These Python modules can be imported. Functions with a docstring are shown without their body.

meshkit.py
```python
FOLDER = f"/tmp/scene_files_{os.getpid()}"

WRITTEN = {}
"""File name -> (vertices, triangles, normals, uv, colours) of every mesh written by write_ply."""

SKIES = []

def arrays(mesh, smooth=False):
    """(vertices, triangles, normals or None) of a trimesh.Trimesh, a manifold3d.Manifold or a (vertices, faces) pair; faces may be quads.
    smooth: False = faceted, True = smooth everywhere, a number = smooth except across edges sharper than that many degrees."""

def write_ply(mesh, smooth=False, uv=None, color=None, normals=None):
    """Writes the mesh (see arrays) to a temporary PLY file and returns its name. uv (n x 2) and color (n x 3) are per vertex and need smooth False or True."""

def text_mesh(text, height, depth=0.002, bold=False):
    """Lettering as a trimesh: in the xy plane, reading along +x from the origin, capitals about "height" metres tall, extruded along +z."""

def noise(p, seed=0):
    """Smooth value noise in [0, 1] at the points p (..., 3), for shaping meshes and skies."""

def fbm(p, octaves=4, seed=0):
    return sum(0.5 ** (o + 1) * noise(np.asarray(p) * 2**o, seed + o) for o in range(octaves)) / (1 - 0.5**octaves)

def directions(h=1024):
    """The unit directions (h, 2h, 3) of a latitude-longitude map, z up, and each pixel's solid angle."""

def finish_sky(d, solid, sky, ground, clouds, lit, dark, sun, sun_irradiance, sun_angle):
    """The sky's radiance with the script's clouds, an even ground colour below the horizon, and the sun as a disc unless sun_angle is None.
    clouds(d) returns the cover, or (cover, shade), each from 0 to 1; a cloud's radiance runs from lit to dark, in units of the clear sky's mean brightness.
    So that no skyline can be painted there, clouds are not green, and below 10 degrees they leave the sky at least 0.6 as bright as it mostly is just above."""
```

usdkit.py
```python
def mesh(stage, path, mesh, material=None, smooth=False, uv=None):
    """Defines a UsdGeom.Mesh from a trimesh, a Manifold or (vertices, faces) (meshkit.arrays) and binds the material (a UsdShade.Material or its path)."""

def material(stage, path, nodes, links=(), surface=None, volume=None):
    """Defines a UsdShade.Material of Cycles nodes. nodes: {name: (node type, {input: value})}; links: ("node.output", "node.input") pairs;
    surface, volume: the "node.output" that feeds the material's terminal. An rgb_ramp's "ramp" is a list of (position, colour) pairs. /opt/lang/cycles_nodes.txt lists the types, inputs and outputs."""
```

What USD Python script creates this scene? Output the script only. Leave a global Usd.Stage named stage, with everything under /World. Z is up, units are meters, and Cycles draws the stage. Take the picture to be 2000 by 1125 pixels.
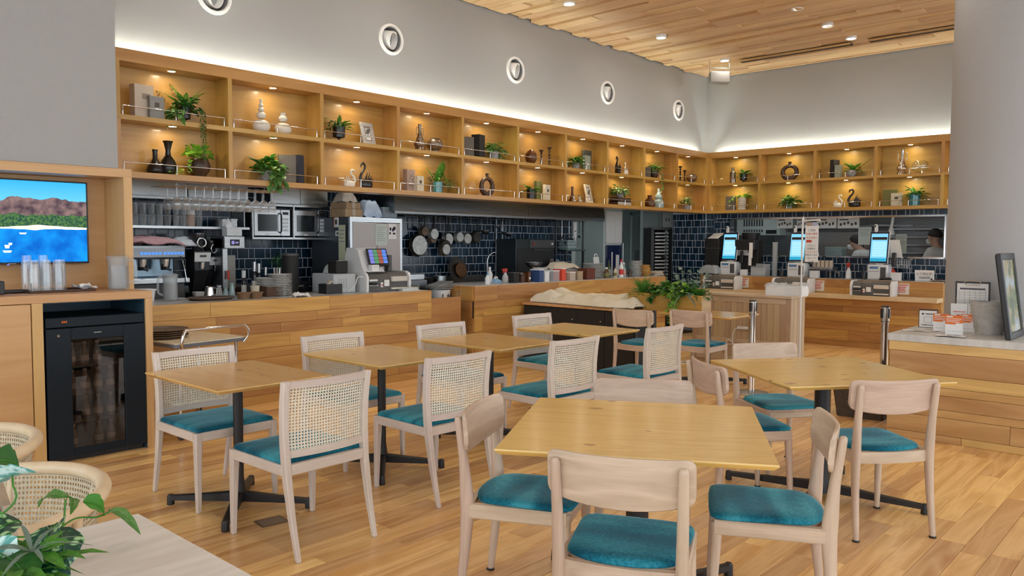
import math, random, glob
import numpy as np, trimesh
from pxr import Usd, UsdGeom, UsdLux, UsdShade, Gf, Sdf, Vt
import usdkit, meshkit
stage = Usd.Stage.CreateInMemory()
UsdGeom.SetStageUpAxis(stage, 'Z'); UsdGeom.SetStageMetersPerUnit(stage, 1.0)
UsdGeom.Xform.Define(stage, '/World')
# ---------------------------------------------------------------- camera, daylight, exposure
PI = math.pi
yaw, pit, rol = (math.radians(a) for a in (42.104, -3.262, 0.275))
Fw = np.array([math.cos(yaw)*math.cos(pit), math.sin(yaw)*math.cos(pit), math.sin(pit)])
r0 = np.array([math.sin(yaw), -math.cos(yaw), 0.0]); u0 = np.cross(r0, Fw)
Rt = math.cos(rol)*r0+math.sin(rol)*u0; Up = -math.sin(rol)*r0+math.cos(rol)*u0
cam = UsdGeom.Camera.Define(stage, '/World/camera')
cam.CreateHorizontalApertureAttr(36.0); cam.CreateVerticalApertureAttr(20.25)
cam.CreateFocalLengthAttr(36.0*1548.93/2000); cam.CreateClippingRangeAttr((0.05, 200.0))
cam.CreateExposureAttr(0.55)
m = np.eye(4); m[0, :3], m[1, :3], m[2, :3], m[3, :3] = Rt, Up, -Fw, (0, 0, 1.5)
cam.AddTransformOp().Set(Gf.Matrix4d(m.tolist()))
sky = UsdLux.DomeLight.Define(stage, '/World/daylight_sky')      # overcast daylight through the glazed fronts behind the camera
sky.CreateIntensityAttr(0.62); sky.CreateColorAttr(Gf.Vec3f(0.86, 0.94, 1.0))
# lamps: emission of the real fittings
DOWNLIGHT, CUBBY, COVE, KITCHEN = 185.0, 100.0, 44.0, 4.2
# ---------------------------------------------------------------- helpers
used = {}
def uniq(parent, name):
    k = (parent, name); n = used.get(k, 0); used[k] = n+1
    return name if n == 0 else '%s_%03d' % (name, n)
def path(parent): return '/World' if parent is None else str(parent.GetPath()) if hasattr(parent, 'GetPath') else parent
def obj(name, mesh, mat, parent=None, smooth=False, label=None, cat=None, group=None, kind=None):
    pp = path(parent); nm = uniq(pp, name)
    p = usdkit.mesh(stage, pp+'/'+nm, mesh, mat, smooth).GetPrim()
    return tag(p, label, cat, group, kind)
def tag(p, label=None, cat=None, group=None, kind=None):
    for k, v in (('label', label), ('category', cat), ('group', group), ('kind', kind)):
        if v: p.SetCustomDataByKey(k, v)
    return p
def struct(name, mesh, mat, parent=None, smooth=False, label=None):
    return obj(name, mesh, mat, parent, smooth, label=label, kind='structure' if parent is None else None)
def thing(name, label, cat, loc=(0, 0, 0), rz=0.0, group=None, kind=None):
    x = UsdGeom.Xform.Define(stage, '/World/'+uniq('/World', name))
    x.AddTranslateOp().Set(Gf.Vec3d(*map(float, loc)))
    if rz: x.AddRotateZOp().Set(float(rz))
    return tag(x.GetPrim(), label, cat, group, kind)
def dup(src, label, loc, rz=0.0, group=None, cat=None):
    base = src.GetName().rstrip('0123456789').rstrip('_')
    c = src.GetCustomData()
    r = thing(base, label, cat or c['category'], loc, rz, group or c.get('group'))
    r.GetReferences().AddInternalReference(src.GetPath()); r.SetInstanceable(True)
    return r
def cat_(*ms):
    vs, fs, n = [], [], 0
    for q in ms:
        if hasattr(q, 'vertices'): v, f = np.asarray(q.vertices), np.asarray(q.faces)
        else: v, f = q
        f = np.asarray(f)
        if f.shape[1] == 4: f = np.vstack([f[:, [0, 1, 2]], f[:, [0, 2, 3]]])
        vs.append(v); fs.append(f+n); n += len(v)
    return np.vstack(vs), np.vstack(fs)
def mv(mesh, t=(0, 0, 0), rz=0, rx=0, ry=0, s=1):
    v, f = mesh if isinstance(mesh, tuple) else (np.asarray(mesh.vertices), np.asarray(mesh.faces))
    v = np.asarray(v, float)*s
    for a, i, j in ((rx, 1, 2), (ry, 2, 0), (rz, 0, 1)):
        if a:
            a = math.radians(a); c, d = math.cos(a), math.sin(a); w = v.copy()
            w[:, i] = c*v[:, i]-d*v[:, j]; w[:, j] = d*v[:, i]+c*v[:, j]; v = w
    return v+np.asarray(t, float), f
def box(x0, x1, y0, y1, z0, z1):
    v = np.array([[x, y, z] for x in (x0, x1) for y in (y0, y1) for z in (z0, z1)], float)
    f = np.array([[0, 1, 3, 2], [4, 6, 7, 5], [0, 4, 5, 1], [2, 3, 7, 6], [0, 2, 6, 4], [1, 5, 7, 3]])
    return v, np.vstack([f[:, [0, 1, 2]], f[:, [0, 2, 3]]])
def hull(pts):
    h = trimesh.convex.convex_hull(np.asarray(pts, float)); return np.asarray(h.vertices), np.asarray(h.faces)
def rb(x0, x1, y0, y1, z0, z1, c=0.004):
    c = min(c, (x1-x0)*.45, (y1-y0)*.45, (z1-z0)*.45); P = []
    for sx, x in ((1, x0), (-1, x1)):
        for sy, y in ((1, y0), (-1, y1)):
            for sz, z in ((1, z0), (-1, z1)):
                P += [(x, y+sy*c, z+sz*c), (x+sx*c, y, z+sz*c), (x+sx*c, y+sy*c, z)]
    return hull(P)
def cb(cx, cy, z0, w, d, h, c=0.004): return rb(cx-w/2, cx+w/2, cy-d/2, cy+d/2, z0, z0+h, c)
def lathe(prof, n=24, t=(0, 0, 0)):
    """prof: (r, z) from bottom to top; r=0 ends are closed."""
    v, f, rings = [], [], []
    for r, z in prof:
        if r < 1e-6: rings.append([len(v)]); v.append((0, 0, z))
        else:
            rings.append(list(range(len(v), len(v)+n)))
            v += [(r*math.cos(2*PI*k/n), r*math.sin(2*PI*k/n), z) for k in range(n)]
    for a, b in zip(rings, rings[1:]):
        for k in range(n):
            k2 = (k+1) % n
            if len(a) == 1 and len(b) == 1: continue
            if len(a) == 1: f.append((a[0], b[k2], b[k]))
            elif len(b) == 1: f.append((a[k], a[k2], b[0]))
            else: f += [(a[k], a[k2], b[k2]), (a[k], b[k2], b[k])]
    return np.array(v, float)+np.asarray(t, float), np.array(f)
def cyl(r, z0, z1, n=20, t=(0, 0, 0)): return lathe([(0, z0), (r, z0), (r, z1), (0, z1)], n, t)
def tube(pts, r, n=8, closed=False):
    pts = np.asarray(pts, float); N = len(pts); r = np.broadcast_to(np.asarray(r, float), N)
    if closed: T = np.roll(pts, -1, 0)-np.roll(pts, 1, 0)
    else: T = np.gradient(pts, axis=0)
    T = T/np.maximum(np.linalg.norm(T, axis=1, keepdims=True), 1e-9)
    a = np.array([0, 0, 1.0]) if abs(T[0, 2]) < .9 else np.array([1.0, 0, 0])
    u = np.cross(T[0], a); u /= np.linalg.norm(u); v, f = [], []
    for i in range(N):
        u = u-T[i]*(u@T[i]); u /= np.linalg.norm(u); w = np.cross(T[i], u)
        for k in range(n):
            an = 2*PI*k/n; v.append(pts[i]+r[i]*(math.cos(an)*u+math.sin(an)*w))
    for i in range(N if closed else N-1):
        for k in range(n):
            a0, a1 = i*n+k, i*n+(k+1) % n; j = (i+1) % N; b0, b1 = j*n+k, j*n+(k+1) % n
            f += [(a0, a1, b1), (a0, b1, b0)]
    if not closed:
        v += [pts[0], pts[-1]]; c0, c1 = len(v)-2, len(v)-1
        for k in range(n): f += [(c0, (k+1) % n, k), (c1, (N-1)*n+k, (N-1)*n+(k+1) % n)]
    return np.array(v), np.array(f)
def rod(a, b, r, n=10): return tube([a, b], r, n)
def spline(P, n=24, closed=False):
    P = np.asarray(P, float)
    if closed: P = np.vstack([P[-1], P, P[0], P[1]])
    else: P = np.vstack([2*P[0]-P[1], P, 2*P[-1]-P[-2]])
    out = []; segs = len(P)-3
    for i in range(segs):
        p0, p1, p2, p3 = P[i:i+4]; k = max(2, n//segs)
        for t in np.linspace(0, 1, k, endpoint=False):
            out.append(.5*((2*p1)+(p2-p0)*t+(2*p0-5*p1+4*p2-p3)*t*t+(3*p1-p0-3*p2+p3)*t**3))
    if not closed: out.append(P[-2])
    return np.array(out)
def prism(poly, z0, z1):
    """extruded 2-D outline (any simple polygon)"""
    from shapely.geometry import Polygon
    m_ = trimesh.creation.extrude_polygon(poly if hasattr(poly, 'exterior') else Polygon(poly), z1-z0, engine='earcut')
    return np.asarray(m_.vertices)+[0, 0, z0], np.asarray(m_.faces)
def loft(rings, caps=True):
    n = len(rings[0]); v = np.vstack(rings); f = []
    for i in range(len(rings)-1):
        for k in range(n):
            a, b = i*n+k, i*n+(k+1) % n; c, d = a+n, b+n
            f += [(a, b, d), (a, d, c)]
    if caps:
        v = np.vstack([v, rings[0].mean(0), rings[-1].mean(0)]); c0, c1 = len(v)-2, len(v)-1; L = (len(rings)-1)*n
        for k in range(n): f += [(c0, (k+1) % n, k), (c1, L+k, L+(k+1) % n)]
    return v, np.array(f)
def rect_ring(cx, cy, z, hx, hy, ch=.3):
    c = min(hx, hy)*ch; P = [(hx, hy-c), (hx-c, hy), (-hx+c, hy), (-hx, hy-c), (-hx, -hy+c), (-hx+c, -hy), (hx-c, -hy), (hx, -hy+c)]
    return np.array([(cx+a, cy+b, z) for a, b in P])
def oval_ring(cx, cy, z, rx, ry, n=14): return np.array([(cx+rx*math.cos(2*PI*k/n), cy+ry*math.sin(2*PI*k/n), z) for k in range(n)])
def pillow(outline, levels):
    """levels: (scale about the centroid, z)"""
    o = np.asarray(outline, float); c = o.mean(0)
    return loft([np.c_[c+(o-c)*s, np.full(len(o), z)] for s, z in levels])
def rrect(w, d, r, n=5, cx=0, cy=0):
    P = []
    for sx, sy, a0 in ((1, 1, 0), (-1, 1, 90), (-1, -1, 180), (1, -1, 270)):
        for k in range(n):
            a = math.radians(a0+90*k/(n-1)); P.append((cx+sx*(w/2-r)+r*math.cos(a), cy+sy*(d/2-r)+r*math.sin(a)))
    return np.array(P)
def sheet(fn, nu, nv, thick=0.0):
    """grid surface fn(u, v) -> point, optionally doubled to a thickness along z"""
    g = np.array([[fn(u, v) for v in np.linspace(0, 1, nv)] for u in np.linspace(0, 1, nu)], float).reshape(-1, 3); f = []
    for i in range(nu-1):
        for j in range(nv-1):
            a = i*nv+j; f += [(a, a+nv, a+nv+1), (a, a+nv+1, a+1)]
    f = np.array(f)
    if not thick: return g, f
    e = []
    b = [i*nv for i in range(nu)]+[(nu-1)*nv+j for j in range(1, nv)]+[i*nv+nv-1 for i in range(nu-2, -1, -1)]+[j for j in range(nv-2, 0, -1)]
    N = len(g)
    for p, q in zip(b, b[1:]+b[:1]): e += [(p, q, q+N), (p, q+N, p+N)]
    return np.vstack([g, g-[0, 0, thick]]), np.vstack([f, f[:, ::-1]+N, np.array(e)])
_fonts = {}
def text(s, height, depth=.0012, cjk=False, bold=False):
    """lettering in the xy plane, centred on the origin, capitals about height tall"""
    try:
        from PIL import Image, ImageDraw, ImageFont
        from shapely import box as sbox, union_all, affinity
        key = 'Noto Sans CJK Regular' if cjk else 'Inter'
        if key not in _fonts: _fonts[key] = ImageFont.truetype(glob.glob('/opt/blender-*/*/datafiles/fonts/%s.woff2' % key)[0], 40)
        ft = _fonts[key]; x0, y0, x1, y1 = ft.getbbox(s, anchor='ls', stroke_width=1*bold)
        im = Image.new('L', (x1-x0+6, y1-y0+6)); ImageDraw.Draw(im).text((3-x0, 3-y0), s, 255, ft, anchor='ls', stroke_width=1*bold)
        on = np.pad(np.asarray(im) > 120, ((0, 0), (1, 1))).astype(np.int8)
        rows, st = np.nonzero(np.diff(on, axis=1) == 1); en = np.nonzero(np.diff(on, axis=1) == -1)[1]
        sh = union_all(sbox(st, -rows-1, en, -rows)).simplify(.6); k = height/29.0
        sh = affinity.affine_transform(sh, [k, 0, 0, k, 0, 0]); a, b, c, d = sh.bounds
        sh = affinity.translate(sh, -(a+c)/2, -(b+d)/2)
        return cat_(*[prism(g, 0, depth) for g in getattr(sh, 'geoms', [sh])])
    except Exception: return box(-.4*height, .4*height, -.05*height, .05*height, 0, depth)
def stand_up(mesh, face='-y'):
    """xy-plane lettering -> upright, facing -y or -x, or +y"""
    v, f = mesh; v = np.asarray(v)
    if face == '-y': return np.c_[v[:, 0], -v[:, 2], v[:, 1]], f
    if face == '-x': return np.c_[-v[:, 2], -v[:, 0], v[:, 1]], f
    if face == '+y': return np.c_[-v[:, 0], v[:, 2], v[:, 1]], f
# ---------------------------------------------------------------- materials
def mat(name, nodes, links=(), surface='p.BSDF'): return usdkit.material(stage, '/World/Looks/'+name, nodes, links, surface)
def plain(name, col, rough=.5, metal=0.0, bumpy=0, bscale=60, **kw):
    n = {'p': ('principled_bsdf', dict(base_color=col, roughness=rough, metallic=metal, **kw))}; l = []
    if bumpy:
        n['t'] = ('texture_coordinate', {}); n['n'] = ('noise_texture', {'scale': bscale, 'detail': 3.0}); n['b'] = ('bump', {'strength': bumpy, 'distance': .004})
        l = [('t.object', 'n.vector'), ('n.fac', 'b.height'), ('b.normal', 'p.normal')]
    return mat(name, n, l)
def mottled(name, c1, c2, scale=8, rough=.5, stretch=(1, 1, 1), bumpy=0.0, detail=4.0, lo=.35, hi=.65, metal=0.0, **kw):
    n = {'t': ('texture_coordinate', {}), 'm': ('mapping', {'scale': stretch}), 'n': ('noise_texture', {'scale': scale, 'detail': detail}),
         'r': ('rgb_ramp', {'ramp': [(lo, c1), (hi, c2)]}), 'p': ('principled_bsdf', dict(roughness=rough, metallic=metal, **kw))}
    l = [('t.object', 'm.vector'), ('m.vector', 'n.vector'), ('n.fac', 'r.fac'), ('r.color', 'p.base_color')]
    if bumpy:
        n['b'] = ('bump', {'strength': bumpy, 'distance': .003}); l += [('n.fac', 'b.height'), ('b.normal', 'p.normal')]
    return mat(name, n, l)
def wood(name, light, dark, axis=0, grain=1.0, rough=.38, vary=.12, knots=0.0, knotcol=(.08, .035, .012), fine=.25, coat=0.0, hue=.012, contrast=1.0, wander=1.0):
    """grain runs along the axis of the object's own coordinates; tone varies from piece to piece"""
    s1 = [9.0*grain]*3; s1[axis] = .9*grain; s2 = [70.0*grain]*3; s2[axis] = 2.2*grain
    n = {'t': ('texture_coordinate', {}), 'o': ('object_info', {}), 'g': ('geometry', {}), 'ad': ('math', {'math_type': 'add'}), 'fr': ('math', {'math_type': 'fraction'}),
         'w': ('white_noise_texture', {'dimensions': '1D'}), 'of': ('vector_math', {'math_type': 'scale', 'scale': 13.0}), 'av': ('vector_math', {'math_type': 'add'}),
         'm1': ('mapping', {'scale': s1}), 'm2': ('mapping', {'scale': s2}),
         'n1': ('noise_texture', {'scale': 1.0, 'detail': 3.0, 'roughness': .5, 'distortion': .8*wander}),
         'rg': ('math', {'math_type': 'multiply', 'value2': 6.0}), 'rs': ('math', {'math_type': 'pingpong', 'value2': 1.0}),
         'n2': ('noise_texture', {'scale': 1.0, 'detail': 4.0, 'roughness': .6}),
         'mf': ('mix_float', {'fac': fine}),
         'r': ('rgb_ramp', {'ramp': [(.5-.5*contrast if contrast < 1 else 0, dark), (.55, tuple(.5*(a+b) for a, b in zip(light, dark))), (1.0, light)]}),
         'mr': ('map_range', {'to_min': 1-vary, 'to_max': 1+vary*.8}), 'mh': ('map_range', {'to_min': .5-hue, 'to_max': .5+hue}),
         'h': ('hsv', {}), 'p': ('principled_bsdf', {'roughness': rough, 'coat_weight': coat, 'coat_roughness': .15})}
    l = [('o.random', 'ad.value1'), ('g.random_per_island', 'ad.value2'), ('ad.value', 'w.w'), ('w.color', 'of.vector1'), ('t.object', 'av.vector1'), ('of.vector', 'av.vector2'),
         ('av.vector', 'm1.vector'), ('av.vector', 'm2.vector'), ('m1.vector', 'n1.vector'), ('m2.vector', 'n2.vector'), ('n1.fac', 'rg.value1'), ('rg.value', 'rs.value1'),
         ('rs.value', 'mf.a'), ('n2.fac', 'mf.b'), ('mf.result', 'r.fac'), ('w.value', 'mr.value'), ('w.value', 'fr.value1'), ('w.value', 'mh.value'), ('mr.result', 'h.value'), ('mh.result', 'h.hue'), ('r.color', 'h.color')]
    if knots:
        n['mk'] = ('mapping', {'scale': [5.0 if i == axis else 8.0 for i in range(3)]}); n['v'] = ('voronoi_texture', {'scale': 1.0, 'randomness': 1.0})
        n['nk'] = ('noise_texture', {'scale': 9.0, 'detail': 3.0}); n['a2'] = ('math', {'math_type': 'multiply_add', 'value2': .5})
        n['rk'] = ('rgb_ramp', {'ramp': [(0, (1, 1, 1)), (.17+.06*knots, (.8, .8, .8)), (.25+.1*knots, (0, 0, 0))]}); n['x'] = ('mix', {'color2': knotcol})
        n['kk'] = ('math', {'math_type': 'multiply', 'value2': .75})
        l += [('av.vector', 'mk.vector'), ('mk.vector', 'v.vector'), ('t.object', 'nk.vector'), ('nk.fac', 'a2.value1'), ('v.distance', 'a2.value3'), ('a2.value', 'sub.value1'), ('sub.value', 'rk.fac'), ('rk.color', 'kk.value1'), ('kk.value', 'x.fac'), ('h.color', 'x.color1'), ('x.color', 'p.base_color')]
        n['sub'] = ('math', {'math_type': 'subtract', 'value2': .25})
    else: l.append(('h.color', 'p.base_color'))
    return mat(name, n, l)
def glow(name, col, strength): return mat(name, {'e': ('emission', {'color': col, 'strength': strength})}, (), 'e.emission')
def clear_glass(name, tint=(1, 1, 1), rough=0.0, mixfac=.10, top=.42):
    """thin glass: see-through with a fresnel gloss"""
    return mat(name, {'t': ('transparent_bsdf', {'color': tint}), 'g': ('glossy_bsdf', {'color': (1, 1, 1), 'roughness': rough}), 'f': ('layer_weight', {'blend': .28}),
                      'mr': ('map_range', {'to_min': mixfac*.4, 'to_max': top}), 'x': ('mix_closure', {})},
               [('f.facing', 'mr.value'), ('mr.result', 'x.fac'), ('t.BSDF', 'x.closure1'), ('g.BSDF', 'x.closure2')], 'x.closure')
def leafmat(name, c1, c2, scale=30, rough=.45, vein=None):
    n = {'t': ('texture_coordinate', {}), 'g': ('geometry', {}), 'n': ('noise_texture', {'scale': scale, 'detail': 2.0}), 'ad': ('math', {'math_type': 'multiply_add', 'value2': .5, 'value3': -.05}),
         'r': ('rgb_ramp', {'ramp': [(.2, c1), (.75, c2)]}), 'a2': ('math', {'math_type': 'multiply_add', 'value2': .45}),
         'p': ('principled_bsdf', {'roughness': rough}), 'tr': ('translucent_bsdf', {}), 'x': ('mix_closure', {'fac': .2})}
    l = [('t.object', 'n.vector'), ('n.fac', 'ad.value1'), ('g.random_per_island', 'a2.value1'), ('ad.value', 'a2.value3'), ('a2.value', 'r.fac'), ('r.color', 'p.base_color'), ('r.color', 'tr.color'), ('p.BSDF', 'x.closure1'), ('tr.BSDF', 'x.closure2')]
    return mat(name, n, l, 'x.closure')
M = {}
M['wall'] = mottled('wall_paint', (.355, .355, .35), (.38, .38, .375), 220, .75, bumpy=.25)
M['pillar'] = mottled('pillar_paint', (.385, .39, .40), (.415, .42, .43), 200, .75, bumpy=.25)
M['shelf'] = wood('shelf_oak', (.52, .295, .07), (.40, .205, .038), 0, .55, .40, .06, coat=.25, contrast=.8)
M['shelf_y'] = wood('shelf_oak_along_y', (.52, .295, .07), (.40, .205, .038), 1, .55, .40, .06, coat=.25)
M['shelf_z'] = wood('shelf_oak_upright', (.52, .295, .07), (.40, .205, .038), 2, .55, .40, .06, coat=.25)
M['cabinet'] = wood('cabinet_oak', (.64, .40, .175), (.54, .31, .115), 0, .5, .4, .07)
M['cabinet_z'] = wood('cabinet_oak_upright', (.64, .40, .175), (.54, .31, .115), 2, .5, .4, .05)
M['counter'] = wood('counter_cedar', (.60, .335, .10), (.42, .20, .052), 0, .7, .38, .2, hue=.01, coat=.1)
M['counter_y'] = wood('counter_cedar_along_y', (.56, .295, .082), (.38, .17, .042), 1, .7, .38, .2, hue=.01, coat=.1)
M['island'] = wood('island_cedar', (.66, .42, .17), (.48, .265, .09), 1, .7, .38, .18, hue=.01, coat=.12)
M['floor'] = wood('floor_larch', (.97, .655, .30), (.66, .345, .11), 0, .9, .30, .24, hue=.009, coat=.2)
M['ceil'] = wood('ceiling_cedar', (.76, .53, .30), (.62, .40, .20), 1, .6, .5, .12, hue=.008)
M['table'] = wood('table_oak_veneer', (.78, .525, .17), (.66, .41, .115), 1, .6, .25, .04, knots=-1.15, knotcol=(.28, .14, .045), coat=.2, wander=3.5, fine=.35)
M['ash'] = wood('limed_ash', (.73, .645, .585), (.57, .475, .415), 2, .9, .45, .04, fine=.55)
M['ash_x'] = wood('limed_ash_along_x', (.73, .645, .585), (.57, .475, .415), 0, .9, .45, .04, fine=.55)
M['ash_y'] = wood('limed_ash_along_y', (.73, .645, .585), (.57, .475, .415), 1, .9, .45, .04, fine=.55)
M['beech'] = wood('pale_beech', (.70, .545, .425), (.42, .30, .215), 2, 1.1, .42, .05, fine=.55)
M['beech_x'] = wood('pale_beech_along_x', (.70, .545, .425), (.42, .30, .215), 0, 1.1, .42, .05, fine=.55)
M['beech_y'] = wood('pale_beech_along_y', (.70, .545, .425), (.42, .30, .215), 1, 1.1, .42, .05, fine=.55)
M['cane'] = mottled('woven_cane', (.72, .66, .53), (.80, .745, .62), 60, .6)
M['rattan'] = mottled('steamed_rattan', (.68, .52, .33), (.75, .60, .41), 12, .42)
M['velvet'] = mat('teal_velvet', {'t': ('texture_coordinate', {}), 'o': ('object_info', {}), 'of': ('vector_math', {'math_type': 'add'}), 'os': ('math', {'math_type': 'multiply', 'value2': 40.0}), 'm': ('mapping', {'scale': (1.2, 5.0, 2)}), 'n': ('noise_texture', {'scale': 1.5, 'detail': .6, 'distortion': .4}),
    'n2': ('noise_texture', {'scale': 90.0, 'detail': 2.0}), 'mx': ('mix_float', {'fac': .25}), 'r': ('rgb_ramp', {'ramp': [(.38, (.004, .075, .125)), (.5, (.012, .17, .245)), (.62, (.05, .31, .40))]}),
    'p': ('principled_bsdf', {'roughness': .85, 'sheen_weight': .45, 'sheen_roughness': .35, 'sheen_tint': (.45, .8, .9), 'specular_ior_level': .15})},
    [('o.random', 'os.value1'), ('t.object', 'of.vector1'), ('os.value', 'of.vector2'), ('of.vector', 'm.vector'), ('m.vector', 'n.vector'), ('t.object', 'n2.vector'), ('n.fac', 'mx.a'), ('n2.fac', 'mx.b'), ('mx.result', 'r.fac'), ('r.color', 'p.base_color')])
M['black'] = plain('black_powder_coat', (.012, .012, .014), .42)
M['blackm'] = plain('matt_black', (.010, .0095, .009), .65)
M['steel'] = mottled('brushed_steel', (.36, .37, .38), (.46, .47, .48), 3, .30, (1, 1, 40), metal=1.0)
M['steel_d'] = mottled('dull_steel', (.17, .18, .19), (.25, .26, .27), 3, .38, (1, 1, 30), metal=1.0)
M['chrome'] = plain('polished_chrome', (.75, .76, .78), .08, 1.0)
M['white'] = plain('white_plastic', (.72, .73, .74), .4)
M['whitep'] = plain('white_enamel', (.78, .78, .77), .35)
M['paper'] = plain('white_paper', (.78, .78, .78), .7)
M['grey'] = plain('grey_plastic', (.32, .33, .34), .45)
M['dgrey'] = plain('dark_grey_plastic', (.07, .07, .075), .45)
M['ink'] = plain('black_ink', (.02, .02, .02), .7)
M['red'] = plain('red_print', (.55, .05, .03), .6)
M['glass'] = clear_glass('clear_glass', (.97, .985, .98)); M['glass_thin'] = clear_glass('thin_stemware_glass', (.99, .995, .995), .0, .03, .22)
# ================================================================ the room
rng = random.Random(7)
CEIL = 4.32
def planks(parent, base, mats, u0, u1, v0, v1, width, lens, put, gap=.002, seed=1, keep=300, near=None, depth=None, stuffname='far_'):
    """rows of boards along u; put(u0, u1, v0, v1, k) -> mesh. The largest in the picture become parts, the rest one joined part."""
    r = random.Random(seed); P = []; v = v0; k = 0
    while v < v1-1e-6:
        w = width if not isinstance(width, (list, tuple)) else r.choice(width); w = min(w, v1-v)
        if v1-v-w < .03: w = v1-v
        u = u0-r.random()*lens[1]
        while u < u1:
            L = r.uniform(*lens); a, b = max(u, u0), min(u+L, u1)
            if b-a > .02: P.append((a+gap/2, b-gap/2, v+gap/2, v+w-gap/2, r.random()))
            u += L
        v += w
    P.sort(key=near or (lambda p: 0)); 
    for p in P[:keep]: obj(base, put(*p), mats[int(p[4]*97) % len(mats)], parent)
    rest = P[keep:]
    if rest: obj(stuffname+base, cat_(*[put(*p) for p in rest]), mats[0], parent, kind='stuff')
    return len(P)
# floor: larch boards along x on a dark sub-floor
floor = thing('floor', 'larch strip floor in mixed honey tones', 'floor'); tag(floor, kind='structure')
obj('subfloor', box(-6, 16, -7, 9.5, -.2, -.012), plain('subfloor_dark', (.10, .055, .02), .8), floor)
def inview(x, y, z):
    d = np.array([x, y, z-1.5]); w = d@Fw
    return w > .3 and abs(d@Rt/w) < .72 and abs(d@Up/w) < .44
def floor_near(p):
    x, y = (p[0]+p[1])/2, (p[2]+p[3])/2; ok = inview(x, y, 0) or inview(p[0], y, 0) or inview(p[1], y, 0)
    return math.hypot(x, y)+(0 if ok else 100)
planks(floor, 'floorboard', [M['floor']], -1.0, 12.2, -2.2, 6.7, .12, (.55, 1.35), lambda a, b, c, d, k: rb(a, b, c, d, -.014, -.0005+.0005*k, .0015), .0018, 3, 300, floor_near)
# ceiling: stepped cedar boards along y
ceiling = thing('ceiling', 'wood-clad ceiling of long boards set at slightly different depths', 'ceiling'); tag(ceiling, kind='structure')
obj('ceiling_deck', box(-4, 12.6, -6, 6.9, CEIL+.03, CEIL+.2), M['blackm'], ceiling)
def ceil_near(p):
    x, y = (p[2]+p[3])/2, (p[0]+p[1])/2; ok = any(inview(x, q, CEIL) for q in (p[0], y, p[1]))
    return math.hypot(x, y)+(0 if ok else 100)
planks(ceiling, 'ceiling_board', [M['ceil']], -3.0, 6.68, -1.0, 12.3, [.10, .14, .2, .2], (.7, 2.4), lambda a, b, c, d, k: box(c, d, a, b, CEIL-.001-.036*int(k*3.99)/3, CEIL+.03), .005, 11, 300, ceil_near)
# upper walls over the display shelves and the block over the television recess
from shapely.geometry import Polygon, Point
NZX = (3.50, 5.48, 7.455, 9.43, 11.40)
wl_ = Polygon([(2.30, 3.0), (12.45, 3.0), (12.45, CEIL+.05), (2.30, CEIL+.05)])
for x in NZX: wl_ = wl_.difference(Point(x, 3.65).buffer(.129, 32))
v_, f_ = prism(wl_, 0, .08); struct('wall_left', (np.c_[v_[:, 0], 6.70+v_[:, 2], v_[:, 1]], f_[:, ::-1]), M['wall'], label='pale grey wall above the long display shelf')
struct('wall_back', box(12.32, 12.40, -3.0, 6.75, 3.0, CEIL+.05), M['wall'], label='pale grey wall above the short display shelf at the back')
struct('wall_block', box(-3.0, 2.415, 6.10, 6.95, 2.034, CEIL+.05), M['wall'], label='plain grey wall block above the television recess')
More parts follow.
